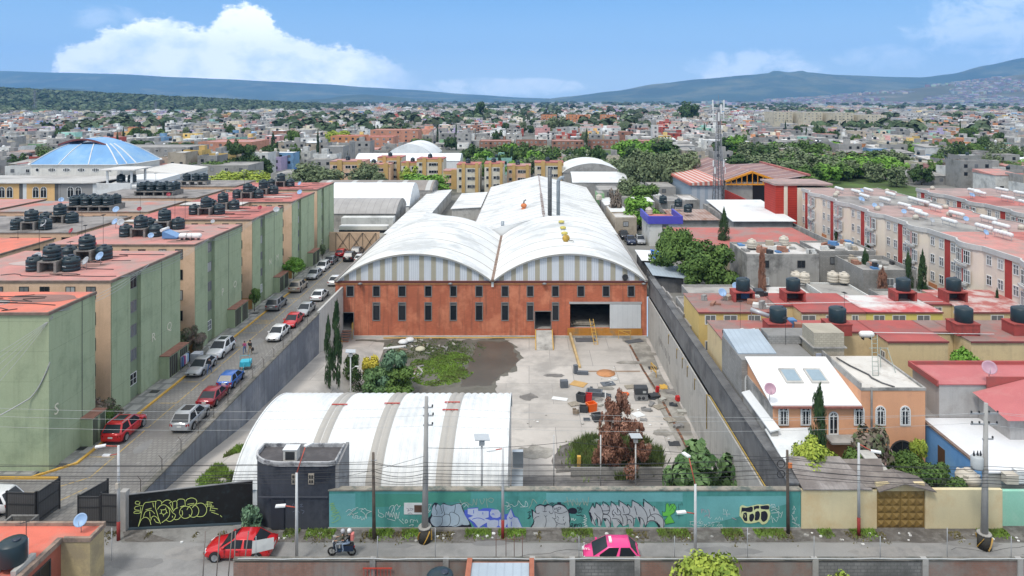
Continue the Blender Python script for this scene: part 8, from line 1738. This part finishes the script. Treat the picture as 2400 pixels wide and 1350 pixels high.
tree(-39.3,79.6,0,3.9,1.7,'bougain','shrub','bougainvillea bush in front of the peach wall of block P',None,0,.05);tree(-39.2,62.8,0,2.9,1.7,'bougain','shrub','red flowering bush between block S and block R',None,0,.0);tree(-38.3,61.7,0,2.2,1.1,'round','shrub','low green bush behind the red SUV',None,1,.0)
o=thing('water_cube','white caged plastic water cube beside the bougainvillea','container',(-37.9,77.9,.12));MB().box(-.5,.5,-.5,.5,.1,1.1).build('container',flat('cube_white',(.5,.52,.55),.5),o)
mb=MB();[mb.box(-.53+.21*k,-.51+.21*k,-.54,-.51,.1,1.12)for k in range(6)];[mb.box(-.53,.54,-.545,-.52,z,z+.02)for z in(.3,.6,.9)];mb.build('cage',STEEL,o)
o=thing('laundry_rack','rack of hanging clothes before the green wall of block Q','clothes rack',(-38.2,75.8,.12));MB().tube([(0,-.9,0),(0,-.9,1.7),(0,.9,1.7),(0,.9,0)],.03,5).build('frame',STEEL,o)
for k,m in enumerate((JEAN,BERRY,WHITEFR,DISHM['blue'],BLKC)):MB().box(-.12,.16,-.75+k*.34,-.5+k*.34,.6+.1*(k%2),1.6).build('hanging_cloth',m,o)
o=thing('cargo_tricycle','cyan cargo tricycle behind the blue hatchback','tricycle',(-31.5,75.6,0),.2);CY=flat('cyan_paint',(.05,.42,.55),.5);MB().box(-.55,.55,.1,1.2,.45,.95).build('cargo_box',CY,o)
for x,y in((-.6,.6),(.6,.6),(0,-.8)):MB().lathe([(.27,-.02),(.32,0),(.27,.02)],(x,y,.32),16,M=Matrix.Rotation(R(90),4,'Y')).build('wheel',TYRE,o)
mb=MB();mb.tube([(0,-.8,.32),(0,-.2,.9),(0,.1,.5)],.03,5);mb.tube([(-.5,.1,.9),(-.5,.1,1.7),(.5,.1,1.7),(.5,.1,.9)],.025,5);mb.build('frame',CY,o)
WHERE=[(150,'beyond the left end of the dome'),(360,'behind the blue dome'),(520,'right of the blue dome'),(720,'beyond the last green block'),(880,'behind the grey arched roof'),(1020,'behind the white barrel hall'),(1160,'above the mustard blocks'),(1300,'beyond the two chimneys'),(1440,'beyond the long hall'),(1600,'behind the pepper trees'),(1740,'around the lattice mast'),(1880,'beyond the orange truss'),(2030,'beyond the screened building'),(2200,'beyond the pink rows'),(2330,'near the bare brown tree'),(9999,'at the right edge')]
def where(px):return next(t for lim,t in WHERE if px<lim)
def depth(y):return 'near' if y<270 else 'mid distance' if y<330 else 'far' if y<430 else 'very far' if y<600 else 'farthest'
GM2='trees of the middle distance'
tr(1581,524,664,112,'round','round','large dense green tree left of the pair beside the factory',0,None,0,.12);tr(1664,560,684,142,'round','round','broad olive green tree right of the pair beside the factory',0,None,0,.1,var=1);LF['lime']
tr(1697,492,612,32,'cypress','cypress','tall dark cypress behind the broad olive tree',0,None,0,.02);tr(2030,578,702,28,'cypress','cypress','dark cypress behind the third rear tank',0,None,0,.02)
tree(54.0,97,0,8.9,.85,'cypress','cypress','slim cypress right of the grey block building, left of two',None,0,.02);tree(54.3,94.2,0,8.9,1.0,'cypress','cypress','cypress right of the grey block building, right of two',None,0,.02)
tr(1787,570,735,26,'brown','cypress','dead brown cypress behind the second rear tank',0,None,0,.02);tr(2068,622,735,34,'brown','cypress','short dead brown cypress before the grey block building',0,None,0,.02)
for i,(y,h)in enumerate(((84,6.5),(104,6.2),(116,6),(128,5.8))):tree(57.6,y,0,h,.7,'cypress','cypress',f'{NTH[i]} slim cypress along the pink apartment front',None,1,.02)
for i,(px,pt,pb,w,lf,sh_,l)in enumerate([(1500,458,536,92,'bright','round','bright spreading tree beside the long hall'),(1503,352,452,104,'willow','willow','tall grey green pepper tree behind the white gabled shed'),(1590,346,450,116,'willow','willow','widest grey green pepper tree near the mast'),(1548,362,455,90,'willow','willow','grey green pepper tree between its two larger neighbours'),(1478,418,492,84,'willow','willow','lower grey green tree right of the hall roof'),(1515,430,500,80,'round','round','dark tree under the tall pepper trees'),(1440,440,520,34,'bare','round','thin bare tree beside the long hall'),(998,402,458,104,'bright','clip','bright green round tree behind the narrow shed'),(865,382,452,92,'willow','willow','grey green tree before the yellow apartments'),(738,376,455,118,'willow','willow','wide grey green tree beyond the last green block'),(962,388,450,48,'lime','round','olive tree between the yellow apartments'),(570,332,408,72,'dark','round','dark round tree right of the domed hall'),(560,398,448,130,'lime','willow','low pale green willow thicket behind the green blocks'),(640,404,446,80,'lime','willow','pale green willow right of the thicket'),(500,374,430,70,'round','round','green tree beside the grey roof of the domed hall'),(610,365,420,50,'dark','round','dark tree behind the willow thicket'),(425,330,372,66,'dark','round','dark round tree behind the dome, left one'),(468,332,374,60,'dark','round','dark round tree behind the dome, right one'),(330,326,372,62,'dark','round','dark tree directly behind the blue dome'),(640,312,352,12,'cypress','cypress','thin dark cypress in the left town'),(655,330,360,28,'dark','round','dark tree below the thin cypress'),(795,302,352,66,'lime','round','yellow green tree left of the orange apartments'),(770,335,366,40,'bare','round','bare brown tree below the yellow green one'),(982,322,362,50,'round','round','green tree right of the orange apartments'),(1125,235,285,30,'dark','round','tall dark eucalyptus far out in the town'),(1305,272,322,50,'willow','round','grey tree before the orange towers'),(1150,285,308,40,'dark','round','dark tree in the far centre'),(1615,236,290,46,'dark','round','dark tall tree left of the mast top'),(2245,370,424,74,'bare','round','bare brown tree before the white flat roof'),(2310,378,424,80,'dark','round','dark green tree right of the bare tree'),(2380,376,426,70,'round','round','green tree at the right picture edge')]):
 tr(px,pt,pb,w,lf,sh_,l,0,None,1 if w>60 else 2,.12 if w>30 else.02)
q=random.Random(77);BAND_=[]
for px0,px1,pt,n,wd in((1100,1400,338,17,62),(1110,1440,362,12,60),(1450,1570,325,7,70),(1700,1760,322,4,64),(1760,1960,330,11,70),(1740,2120,358,20,84),(1800,2110,376,11,70),(2120,2400,335,10,55),(2130,2400,372,6,60),(380,520,382,4,60),(1160,1250,352,3,16)):
 for i in range(n):
  px=px0+(px1-px0)*(i+q.uniform(.1,.9))/n;p_=pt+q.uniform(-8,12);w=wd*q.uniform(.7,1.15);sh_,lf=q.choice([('round','dark'),('round','round'),('willow','willow'),('willow','willow'),('round','bright')])
  if wd<20:sh_=lf='cypress'
  tr(px,p_,p_+46+q.uniform(0,6),w,lf,sh_,{'dark':'dark green','round':'mid green','willow':'grey green','bright':'bright green','cypress':'pointed dark'}[lf]+f' tree of the {depth(48000 / (p_ - 189))} tree belt {where(px)}',0,GM2,2,.1)
tag(MB().sheet([(79,205),(132,210),(136,285),(76,285)],.02).build('meadow',mat('meadow_grass',(.085,.135,.035),.95,.3,.1,(.06,.085,.03),.6,.08)),kind='structure')
tag(MB().sheet([(-40,300),(60,300),(60,410),(-40,410)],.02).build('park_ground',mat('meadow_grass',(.1,.2,.04))),kind='structure')
# ------- named buildings of the middle distance
def arch_roof(name,lab,x0,x1,y0,y1,ze,rise,m,wall,along='x',cat='shed'):
 o=thing(name,lab,cat,((x0+x1)/2,y0,0));P=o.location.copy();n=16
 def f(u,v):
  s=math.sin(math.pi*(u if along=='y' else v))**.75
  return(x0+(x1-x0)*u,y0+(y1-y0)*v,ze+rise*s)
 MB(P).grid(f,n,n).build('roof',m,o);MB(P).box(x0+.2,x1-.2,y0+.2,y1-.2,0,ze).build('wall',wall,o)
 if along=='x':
  for x in(x0+.02,x1-.02):MB(P).add([q for i in range(n+1)for q in((x,y0+(y1-y0)*i/n,ze-.1),(x,y0+(y1-y0)*i/n,ze+rise*math.sin(math.pi*i/n)**.75))],[(2*i,2*i+2,2*i+3,2*i+1)for i in range(n)]).build('gable',wall,o)
 else:MB(P).add([q for i in range(n+1)for q in((x0+(x1-x0)*i/n,y0+.05,ze-.1),(x0+(x1-x0)*i/n,y0+.05,ze+rise*math.sin(math.pi*i/n)**.75))],[(2*i,2*i+2,2*i+3,2*i+1)for i in range(n)]).build('gable',wall,o)
 return o
WST=mat('white_arch_sheet',(.80,.83,.84),.5,.03,.2,stripes=(0,9,.1,(.6,.61,.6),.7))
arch_roof('arch_roof_hall','grey weathered arched roof beyond the lane end wall',-62,-31.2,160,174,3.4,2.6,mat('grey_arch_sheet',(.36,.345,.33),.85,.12,.4,stripes=(0,1.6,.06,(.22,.21,.2),.8)),CONC)
arch_roof('arch_roof_hall','tall white arched roof behind the grey arched one',-62,-31.0,177,194,2.6,5.0,WST,WHITE);arch_roof('arch_roof_hall','brown grey long roof behind the white arched hall',-62,-28,197,212,4.0,2.0,mat('brown_grey_sheet',(.27,.24,.215),.9,.12,.4,stripes=(0,7.5,.18,(.5,.5,.48),.8)),CONC)
arch_roof('arch_roof_hall','long low white roof behind the yellow apartments',-72,-28.5,282,296,5.0,2.6,WST,WHITE);arch_roof('arch_roof_hall','white barrel hall rising over the long low white roof',-63,-42,300,330,5.5,5.2,ROOFW,WHITE,'y')
o=arch_roof('arch_roof_hall','wide low white gabled shed right of the long hall',13.5,31,214,232,4.2,2.4,ROOFW,WM['grey'],'x');arch_roof('arch_roof_hall','second white gabled roof behind the first',11.5,32,236,262,5.0,3.2,ROOFW,WM['grey'],'y')
house('teal green hut beside the long hall',18.6,20.5,186,192,4.6,'green','conc',nwin=0,par=0)
YB=mat('mustard_band',(.53,.35,.14),.88,.12,.6);CRM=mat('cream_apartment',(.62,.57,.46),.9,.07,.5)
def yellow_apt(lab,x0,x1,y0,d,h,full=False):
 o=thing('yellow_apartment',lab,'apartment block',((x0+x1)/2,y0,0),0,'low yellow apartment blocks');P=o.location.copy();w=x1-x0
 MB(P).box(x0,x1,y0,y0+d,0,h).build('wall',PEACH if full else CRM,o);MB(P).box(x0-.02,x1+.02,y0-.05,y0-.0,h-1.0,h-.02).build('mustard_band',YB,o)
 for a in(x0+w*.22,x0+w*.80):MB(P).box(a,a+w*.14,y0-.5,y0-.06,0,h+.6).build('mustard_bay',YB,o)
 MB(P).box(x0-.1,x1+.1,y0-.1,y0+d,h,h+.22).build('roof',PINK_ROOF if full else RED_ROOF,o)
 for k in range(3):
  zt=h-1.3-2.6*k
  for f in(.08,.45,.64):
   if zt>1.4:window(o,P,'y-',y0-.052,x0+w*f,x0+w*f+1.9,zt-1.1,zt,.08,GLASS,WHITEFR,1)
 for f in(.45,):tank((x0+w*f,y0+d*.4,h+.2),f'black tank on the {lab}','black','tanks on the yellow apartments')
for i,(x0,x1,y,d,h,fl,l)in enumerate([(-14.5,-8.2,222,9,9.3,0,'tall cream and mustard block left of the long hall ridge'),(-23.5,-16,222,9,9,0,'cream and mustard block second from the hall ridge'),(-40,-30.5,243,9,9,0,'mustard block behind the bright round tree'),(-56,-47,252,9,8.8,0,'cream block above the grey willow'),(-70,-58,240,9,8.4,1,'mustard block at the left of the yellow group'),(-29,-16.5,231,7,6.0,1,'low mustard block with pink roof'),(-7.5,0.5,232,8,7.6,1,'mustard block right behind the hall ridge'),(2,12,238,8,8.2,0,'white topped mustard block by the chimneys'),(-62,-50,246,7,6.8,1,'peach block with brown shutters'),(-46,-38,246,7,7.4,0,'cream block beside the willow tree')]):yellow_apt(l,x0,x1,y,d,h,fl)
house('salmon apartment slab behind the round dark tree',-160,-134,330,352,9.5,'salmon','pink',nwin=6);house('orange apartment block left of the green trees',-112,-94,385,400,9.5,'orange','red',nwin=5);house('orange apartment block with pink upper roofs',-96,-78,392,408,8.8,'salmon','red',nwin=5);house('pink roofed orange block behind',-100,-70,430,446,11,'salmon','pink',nwin=6)
for i,(a,b)in enumerate(((14,31),(42,68),(81,98))):house(f'orange apartment tower {["left", "middle", "right"][i]} of the three far out',a*1.05,b*1.05,800,820,12.5,'orange','red',nwin=6,group='orange towers',rows=4)
for i in range(4):house(f'cream five storey block {NTH[i]} of the cream estate far right',262+i*24,282+i*24,730-i*18,760,17-2*(i==3),'cream','conc',nwin=5,group='cream estate',rows=4)
house('long grey modern block with brown roof in front of the cream estate',190,262,540,560,8,'grey','dark',nwin=14);house('white sheet roofed factory right of the trees',195,240,270,300,5,'grey','sheet',nwin=2,par=0);house('white long factory far right',330,372,640,660,7,'white','sheet',nwin=5,par=0)
house('white concrete tower block beside the red estate',77,80.5,425,432,14,'white','conc',nwin=1);house('white apartment group behind the red estate',40,70,520,540,9,'white','red',nwin=8)
for i in range(6):house(f'dark red roofed terrace {NTH[i]} of the red estate',-30+i*22,-11+i*22,412+(i%2)*9,425,5.2,'brick','pink',nwin=7,group='red terraces')
house('grey block building with blue box on its roof',-84,-68,222,236,5.8,'grey','conc',nwin=4);tag(MB((-74,224,6)).box(-77,-71.5,224,226,6.2,8).build('blue_container',flat('container_blue',(.04,.13,.38),.5),None,(-74,224,6)),'blue container box on the grey block roof','container')
house('white apartment house at the left edge beside the dome',-172,-152,224,240,8,'white','conc',nwin=4);house('grey school like block behind the dome',-185,-150,300,320,9,'grey','conc',nwin=9);house('grey two storey house between trees behind the hall',-118,-98,238,252,7,'grey','conc',nwin=4)
# ------- the town: nearest houses one by one, the rest as one mass
q=random.Random(99)
BOX=[(-112,-36,0,214),(-160,-60,160,262),(-75,35,0,265),(18,118,0,240),(44,136,180,288),(-75,-26,275,335),(-42,62,298,410),(-162,-132,325,356),(-116,-68,380,450),(-32,104,408,436),(188,264,536,562),(255,375,650,765),(13,105,795,825),(192,242,268,302),(74,84,420,434),(38,72,518,542),(-187,-148,298,322)]
def free(x,y,r):return not any(a-r<x<b+r and c-r<y<d+r for a,b,c,d in BOX)
WC=['grey']*18+['block']*14+['white']*9+['cream']*5+['tan']*5+['brick']*3+['salmon','orange','pink','red','yellow','blue','mint','lilac','green']
RC=['conc']*9+['dark']*5+['white']*3+['sheet']*2+['pink']*2+['red','rust']
cand=[];y=196
while y<2600:
 st=11.0+max(0,y-500)*.014;n=int((.80*y+20)/st)
 for i in range(-n,n+1):
  if q.random()<.1:continue
  x=(i+q.uniform(-.24,.24))*st;yy=y+q.uniform(-.25,.25)*st
  if i%9==0 and y<900:continue
  if noise.noise((x*.004,yy*.004,8))>.55:continue
  w,d=st*q.uniform(.6,1.02),st*q.uniform(.65,1.05);h=q.choice((2.8,3.2,5.2,5.6,5.9,6.4,8.2))*(1+.1*q.random())
  if free(x,yy,st*.6):cand.append((x,yy,w,d,h,q.choice(WC),q.choice(RC)))
 y+=st*(1.05 if y<500 else 1.08)
cand.sort(key=lambda c:c[1])
REG=[(300,'in the town left of the dome'),(700,'in the town behind the green blocks'),(1100,'in the town behind the yellow apartments'),(1500,'in the town behind the tree belt'),(1900,'in the town around the mast'),(9999,'in the town at the far right')]
def near_house(c):
 x,y,w,d,h,wc,rc=c;px=1240+1600*x/y;reg=where(px)
 o=thing('house',f'{"low" if h < 4 else "two storey" if h < 7 else "three storey"} {wc if wc != "block" else "raw block"} house with {dict(conc="concrete", dark="dark", white="whitewashed", sheet="sheet", pink="pinkish", red="red", rust="rusty")[rc]} roof {reg}','house',(x,y,0),0,f'town houses {reg}')
 MB().box(-w/2,w/2,0,d,0,h).build('wall',WM[wc],o);mb=MB()
 sl=q.random()<.25
 if sl:MB().prism([(-w/2-.2,-.2),(w/2+.2,-.2),(w/2+.2,d),(-w/2-.2,d)],h+.002,0,lambda a,b:h+.15+b*.08).build('roof',RM[rc],o)
 else:
  MB().box(-w/2+.1,w/2-.1,.1,d-.1,h+.002,h+.06).build('roof',RM[rc],o);t=q.uniform(.2,.9)
  mb.box(-w/2-.02,w/2+.02,-.02,.14,h-.1,h+t);mb.box(-w/2-.02,-w/2+.12,.14,d,h-.1,h+t);mb.box(w/2-.12,w/2+.02,.14,d,h-.1,h+t);mb.build('parapet',WM[wc],o)
  if q.random()<.5:a=q.uniform(-w/4,w/4);MB().box(a,a+2.4,d*.5,d*.5+2.4,h+.06,h+2.4).build('stair_hut',WM[q.choice(('grey','block',wc))],o)
  if q.random()<.7:a=q.uniform(-w/3,w/3);MB().lathe([(0,0),(.6,0),(.6,1.1),(.3,1.4),(0,1.42)],(a,d*.3,h+.06 if q.random()<.5 else h+.6),8).build('roof_tank',q.choice((TANKM,TANKM,CREAMT,WHITEFR)),o)
 n=max(1,int(w/3.4))
 for k in range(1 if h<4 else 2):
  for i in range(n):
   if q.random()<.25:continue
   a=-w/2+w*(i+.5)/n;zt_=h-.7-2.7*k;MB().box(a-.6,a+.6,-.05,-.003,zt_-1.2,zt_).build('window',q.choice((GLASS,GLASS,GLASS2)),o)
NEAR=cand[:300]
for c in NEAR:near_house(c)
def attr_mat(name):
 m=D.materials.new(name);m.use_nodes=True;N=m.node_tree.nodes;L=m.node_tree.links;b=N['Principled BSDF'];a=N.new('ShaderNodeAttribute');a.attribute_name='own_colour';g=N.new('ShaderNodeNewGeometry');nz=N.new('ShaderNodeTexNoise');nz.inputs['Scale'].default_value=.5;nz.inputs['Detail'].default_value=5;L.new(g.outputs['Position'],nz.inputs['Vector'])
 h=N.new('ShaderNodeHueSaturation');r=N.new('ShaderNodeMapRange');L.new(nz.outputs['Fac'],r.inputs[0]);r.inputs[1].default_value=.3;r.inputs[2].default_value=.7;r.inputs[3].default_value=.75;r.inputs[4].default_value=1.2
 L.new(r.outputs[0],h.inputs['Value']);L.new(a.outputs['Color'],h.inputs['Color']);L.new(h.outputs[0],b.inputs['Base Color']);b.inputs['Roughness'].default_value=.9;return m
def mass(name,V,F,C,lab,m,kind='stuff'):
 me=D.meshes.new(name);me.from_pydata(V,[],F);me.materials.append(m);at_=me.attributes.new('own_colour','FLOAT_COLOR','FACE');at_.data.foreach_set('color',[v for c in C for v in(*c,1)])
 o=D.objects.new(name,me);COL.objects.link(o);tag(o,lab,None,None,kind);return o
V,F_,C=[],[],[]
def addbox(x0,x1,y0,y1,z0,z1,cw,cr):
 k=len(V);V.extend([(x0,y0,z0),(x1,y0,z0),(x1,y1,z0),(x0,y1,z0),(x0,y0,z1),(x1,y0,z1),(x1,y1,z1),(x0,y1,z1)]);F_.extend([(k+4,k+5,k+6,k+7),(k,k+1,k+5,k+4),(k+1,k+2,k+6,k+5),(k+2,k+3,k+7,k+6),(k+3,k,k+4,k+7)]);C.extend([cr]+[cw]*4)
RCC={'conc':(.33,.315,.29),'dark':(.21,.2,.19),'white':(.55,.53,.5),'sheet':(.70,.72,.72),'pink':(.40,.19,.16),'red':(.48,.13,.1),'rust':(.3,.2,.16)}
for x,y,w,d,h,wc,rc in cand[300:]:
 k=q.uniform(.85,1.4);cw=tuple(v*k for v in PAL[wc]);cr=tuple(v*k for v in RCC[rc]);zg=0
 addbox(x-w/2,x+w/2,y,y+d,0,h,cw,cw);addbox(x-w/2+.2,x+w/2-.2,y+.2,y+d-.2,h,h+.05,cr,cr)
 if q.random()<.6:a=q.uniform(-.3,.1)*w;addbox(x+a,x+a+w*.3,y+d*.4,y+d*.7,h,h+2.2,cw,cr)
 if q.random()<.6:a=q.uniform(-.4,.4)*w;addbox(x+a,x+a+1.3,y+1,y+2.3,h,h+1.5,*([(.02,.03,.04)]*2 if q.random()<.6 else[(.5,.48,.43)]*2))
 if y<1500:
  n=max(1,int(w/4))
  for i in range(n):
   a=x-w/2+w*(i+.3)/n
   for kk in range(1 if h<4 else 2):
    if q.random()<.7:zt_=h-.8-kk*2.7;k0=len(V);V.extend([(a,y-.05,zt_-1.2),(a+1.4,y-.05,zt_-1.2),(a+1.4,y-.05,zt_),(a,y-.05,zt_)]);F_.append((k0,k0+1,k0+2,k0+3));C.append((.04,.045,.05))
mass('distant_town',V,F_,C,'dense mass of small flat roofed houses filling the plain',attr_mat('town_colours'))
V,F_,C=[],[],[]
def slope_z(x,y):return max(0.,(x-1500)*.11-max(0,y-6500)*.0)if x>1500 else 0.
for i in range(9000):
 y=2600+5200*q.random()**1.4;x=q.uniform(-.78,.76)*y;s=14*q.uniform(.7,1.8)*(1+(y-2600)/5000);c=PAL[q.choice(WC)];c=tuple(v*q.uniform(.9,1.3)for v in c)
 if noise.noise((x*.0012,y*.0012,2))>.15:continue
 addbox(x,x+s,y,y+s,0,6+3*q.random(),c,c)
mass('far_plain_town',V,F_,C,'hazy far town on the plain before the mountains',attr_mat('town_colours2'))
FT=[]
q=random.Random(31)
while len(FT)<110:
 y=240+560*q.random()**1.2;x=q.uniform(-.78,.75)*y
 if noise.noise((x*.012,y*.012,5))>.05 and free(x,y,4):FT.append((x,y))
for x,y in FT:
 lf,sh_=q.choice([('dark','round'),('round','round'),('willow','willow'),('dark','round')]);px=1240+1600*x/y;tree(x,y,0,q.uniform(8,13),q.uniform(3.5,6),lf,sh_,f'{ {"dark": "dark", "round": "mid green", "willow": "grey green"}[lf]} {depth(y)} tree standing '+where(px),'single trees in the town',2,.1)
for i in range(16):y=q.uniform(300,520);x=q.uniform(-.7,.7)*y;tree(x,y,0,q.uniform(11,16),1.2,'cypress','cypress','thin pointed cypress far off '+where(1240+1600*x/y),'far cypresses',2,.0)
V,F_,C=[],[],[]
def blobtree(x,y,z,h,r,c,n=22):
 for _ in range(n):
  th=q.uniform(0,6.28);ph=q.uniform(-.4,1.4);d=Vector((math.cos(th)*math.cos(ph),math.sin(th)*math.cos(ph),math.sin(ph)));p=Vector((x,y,z+h*.55))+Vector((d.x*r,d.y*r,d.z*h*.45))*q.uniform(.6,1);s=r*q.uniform(.4,.7);t=d.cross(Vector((0,.3,1))).normalized()*s;b=d.cross(t).normalized()*s;k=len(V)
  V.extend([tuple(p+t),tuple(p+b*.8),tuple(p-t),tuple(p-b*.8)]);F_.append((k,k+1,k+2,k+3));v=q.uniform(.6,1.5);C.append(tuple(a*v for a in c))
TCC=[(.065,.10,.045),(.085,.12,.06),(.10,.13,.07),(.05,.085,.04)]
for i in range(1900):
 y=500+5500*q.random()**1.7;x=q.uniform(-.80,.77)*y;nn=noise.noise((x*.0045,y*.0018,5))
 if nn<.02+(.1 if y<900 else-.08)or not free(x,y,3):continue
 k=1+y/2500;blobtree(x,y,0,q.uniform(8,13)*(1+y/6000),q.uniform(4,7)*k,q.choice(TCC),20)
mass('far_trees',V,F_,C,'scattered far tree crowns merging into the distant town',attr_mat('tree_colours'))
V,F_,C=[],[],[]
def ridge_l(x,y):return max(0.,(60*math.exp(-((y-2300)/520)**2))*max(0,min(1.15,(-x-560-.1*(y-2300))/1150)))
for i in range(2400):
 x=q.uniform(-2300,-560);y=q.uniform(1450,2500);z=ridge_l(x,y)
 if z>2:blobtree(x,y,z-2,12,q.uniform(9,17),q.choice(TCC[:3]),14)
mass('ridge_woods',V,F_,C,'green scrub and trees covering the low ridge at the far left',attr_mat('tree_colours2'))
gm=MB();gm.grid(lambda u,v:(-3400+2900*u,1350+2200*v,ridge_l(-3400+2900*u,1350+2200*v)-.5),60,40);struct(gm.build('low_ridge',mat('scrub_hill',(.10,.115,.06),.95,.25,.01,(.2,.18,.13),.45,.01)))
# ------- mountains: real height fields
def massif(name,x0,x1,y0,y1,prof,m,rough=1.,nx=150,ny=46,sd=0):
 """prof: (px, py) ridge line as surveyed from the roof tops; ridge sits mid depth, slopes fall on both sides"""
 yc=(y0+y1)/2
 def rz_(x):
  px=1240+1600*x/yc
  if px<=prof[0][0]:py=prof[0][1]
  elif px>=prof[-1][0]:py=prof[-1][1]
  else:
   for(a,b),(c,d)in zip(prof,prof[1:]):
    if a<=px<=c:t=(px-a)/(c-a);t=t*t*(3-2*t)*.5+t*.5;py=b+(d-b)*t;break
  return 30+(235-py)*yc/1600
 def f(u,v):
  x=x0+(x1-x0)*u;y=y0+(y1-y0)*v;s=max(0.,1-abs(2*v-1));h=rz_(x);g_=noise.fractal((x/1500,y/1500,sd),.9,2.1,6)*h*.16*rough*(1-s**4)
  g2=abs(noise.noise((x/420,y/2600,sd+5)))*h*.30*rough*(s*(1-s))*4*.5
  return(x,y,max(-20,h*(s**1.35)+g_-g2)-8)
 o=MB().grid(f,nx,ny).build(name,m);struct(o);return o
MTB=mat('mountain_forest',(.045,.075,.055),.95,.3,.0012,(.13,.14,.085),.42,.0016,fine=0)
massif('mountain',-10500,1900,8000,14000,[(-600,150),(0,165),(130,169),(270,172),(420,180),(520,184),(640,190),(760,196),(870,204),(960,209),(1100,220),(1230,228),(1400,234)],MTB,.5,170,50,1)
massif('far_hill',-3300,480,6200,7400,[(640,236),(760,230),(810,222),(850,219),(900,223),(960,228),(985,235),(1100,237)],MTB,.4,60,24,2);massif('far_hill',-6200,-3200,5600,6800,[(60,214),(110,203),(180,206),(250,216),(300,226),(420,236)],MTB,.4,60,24,3)
massif('mountain',-1100,10500,6600,11400,[(1240,236),(1330,225),(1440,212),(1540,195),(1640,184),(1760,174),(1800,170),(1815,164),(1850,168),(1880,164),(1893,168),(1960,174),(2100,179),(2160,180),(2230,172),(2310,152),(2400,134),(2700,100)],MTB,.7,180,56,4)
HB=mat('settled_slope_ground',(.09,.10,.07),.95,.25,.003,(.18,.165,.14),.45,.004,fine=0)
sl_prof=[(1600,240),(1750,236),(1900,228),(2000,219),(2120,207),(2260,190),(2400,172),(2700,140)]
massif('settled_slope',700,7200,3300,7200,sl_prof,HB,.35,120,40,6)
def sl_z(x,y):
 yc=5250;px=1240+1600*x/yc;v=(y-3300)/3900;s=max(0.,1-abs(2*v-1))
 for(a,b),(c,d)in zip(sl_prof,sl_prof[1:]):
  if a<=px<=c:h=30+(235-(b+(d-b)*(px-a)/(c-a)))*yc/1600;return h*s**1.35
 return 0
V,F_,C=[],[],[]
for i in range(9500):
 x=q.uniform(1300,5200);y=q.uniform(3350,5250);z=sl_z(x,y)
 if z<3 or noise.noise((x*.0022,y*.0022,4))>.05:continue
 s=q.uniform(12,30);c=tuple(v*q.uniform(.8,1.25)for v in q.choice([(.36,.34,.33),(.27,.26,.26),(.5,.48,.46),(.30,.25,.24),(.25,.26,.29)]));addbox(x,x+s,y,y+s,z-14,z+4+5*q.random(),c,tuple(v*.9 for v in c))
mass('hillside_town',V,F_,C,'pale houses packed on the slope at the far right',attr_mat('town_colours3'))
for i,(x,y,h)in enumerate(((-1050,1450,50),(-810,1480,26))):
 o=thing('pylon',['taller thin lattice pylon on the far left skyline','shorter thin pylon right of the tall one on the skyline'][i],'pylon',(x,y,ridge_l(x,y)));mb=MB()
 for s,t in((-1,-1),(1,-1),(1,1),(-1,1)):mb.beam((s*3,t*3,0),(s*.6,t*.6,h),.5)
 for k in range(8):z=h*k/8;w=3*(1-k/9);mb.beam((-w,0,z),(w,0,z+h/8),.3);mb.beam((w,0,z),(-w,0,z+h/8),.3)
 for z in(.7,.82,.94):mb.beam((-5,0,h*z),(5,0,h*z),.5)
 mb.build('lattice',LM,o)
# ------- air
hz=MB().box(-11500,11500,-100,14300,-30,1150).build('haze',None);hm=D.materials.new('haze');hm.use_nodes=True;N=hm.node_tree.nodes
N.remove(N['Principled BSDF']);pv=N.new('ShaderNodeVolumePrincipled');pv.inputs['Color'].default_value=(.22,.52,1,1);pv.inputs['Density'].default_value=.00006;pv.inputs['Anisotropy'].default_value=0
hm.node_tree.links.new(pv.outputs[0],N['Material Output'].inputs['Volume']);hz.data.materials.append(hm);hz['kind']='stuff';hz['label']='thin blue haze filling the air'
# ------- look-alikes: say which one, counted along the view from the left
ORD=['','leftmost','second','third','fourth','fifth','sixth','seventh','eighth','ninth','tenth','eleventh','twelfth','thirteenth','fourteenth','fifteenth','sixteenth','seventeenth','eighteenth','nineteenth','twentieth']
same={}
for o in COL.objects:
 if o.parent is None and o.get('label')and o.get('category')and o['category']not in('litter','stone','rubble'):same.setdefault(o['label'],[]).append(o)
for lab,os_ in same.items():
 if not 1<len(os_)<=20 or len(lab.split())>12:continue
 os_.sort(key=lambda o:o.location.x/max(o.location.y,1))
 for i,o in enumerate(os_):
  w='rightmost' if i==len(os_)-1 else ORD[i+1]
  o['label']=f'{lab}, {w} of {len(os_)}' if i==0 or i==len(os_)-1 else f'{lab}, {w} from the left'
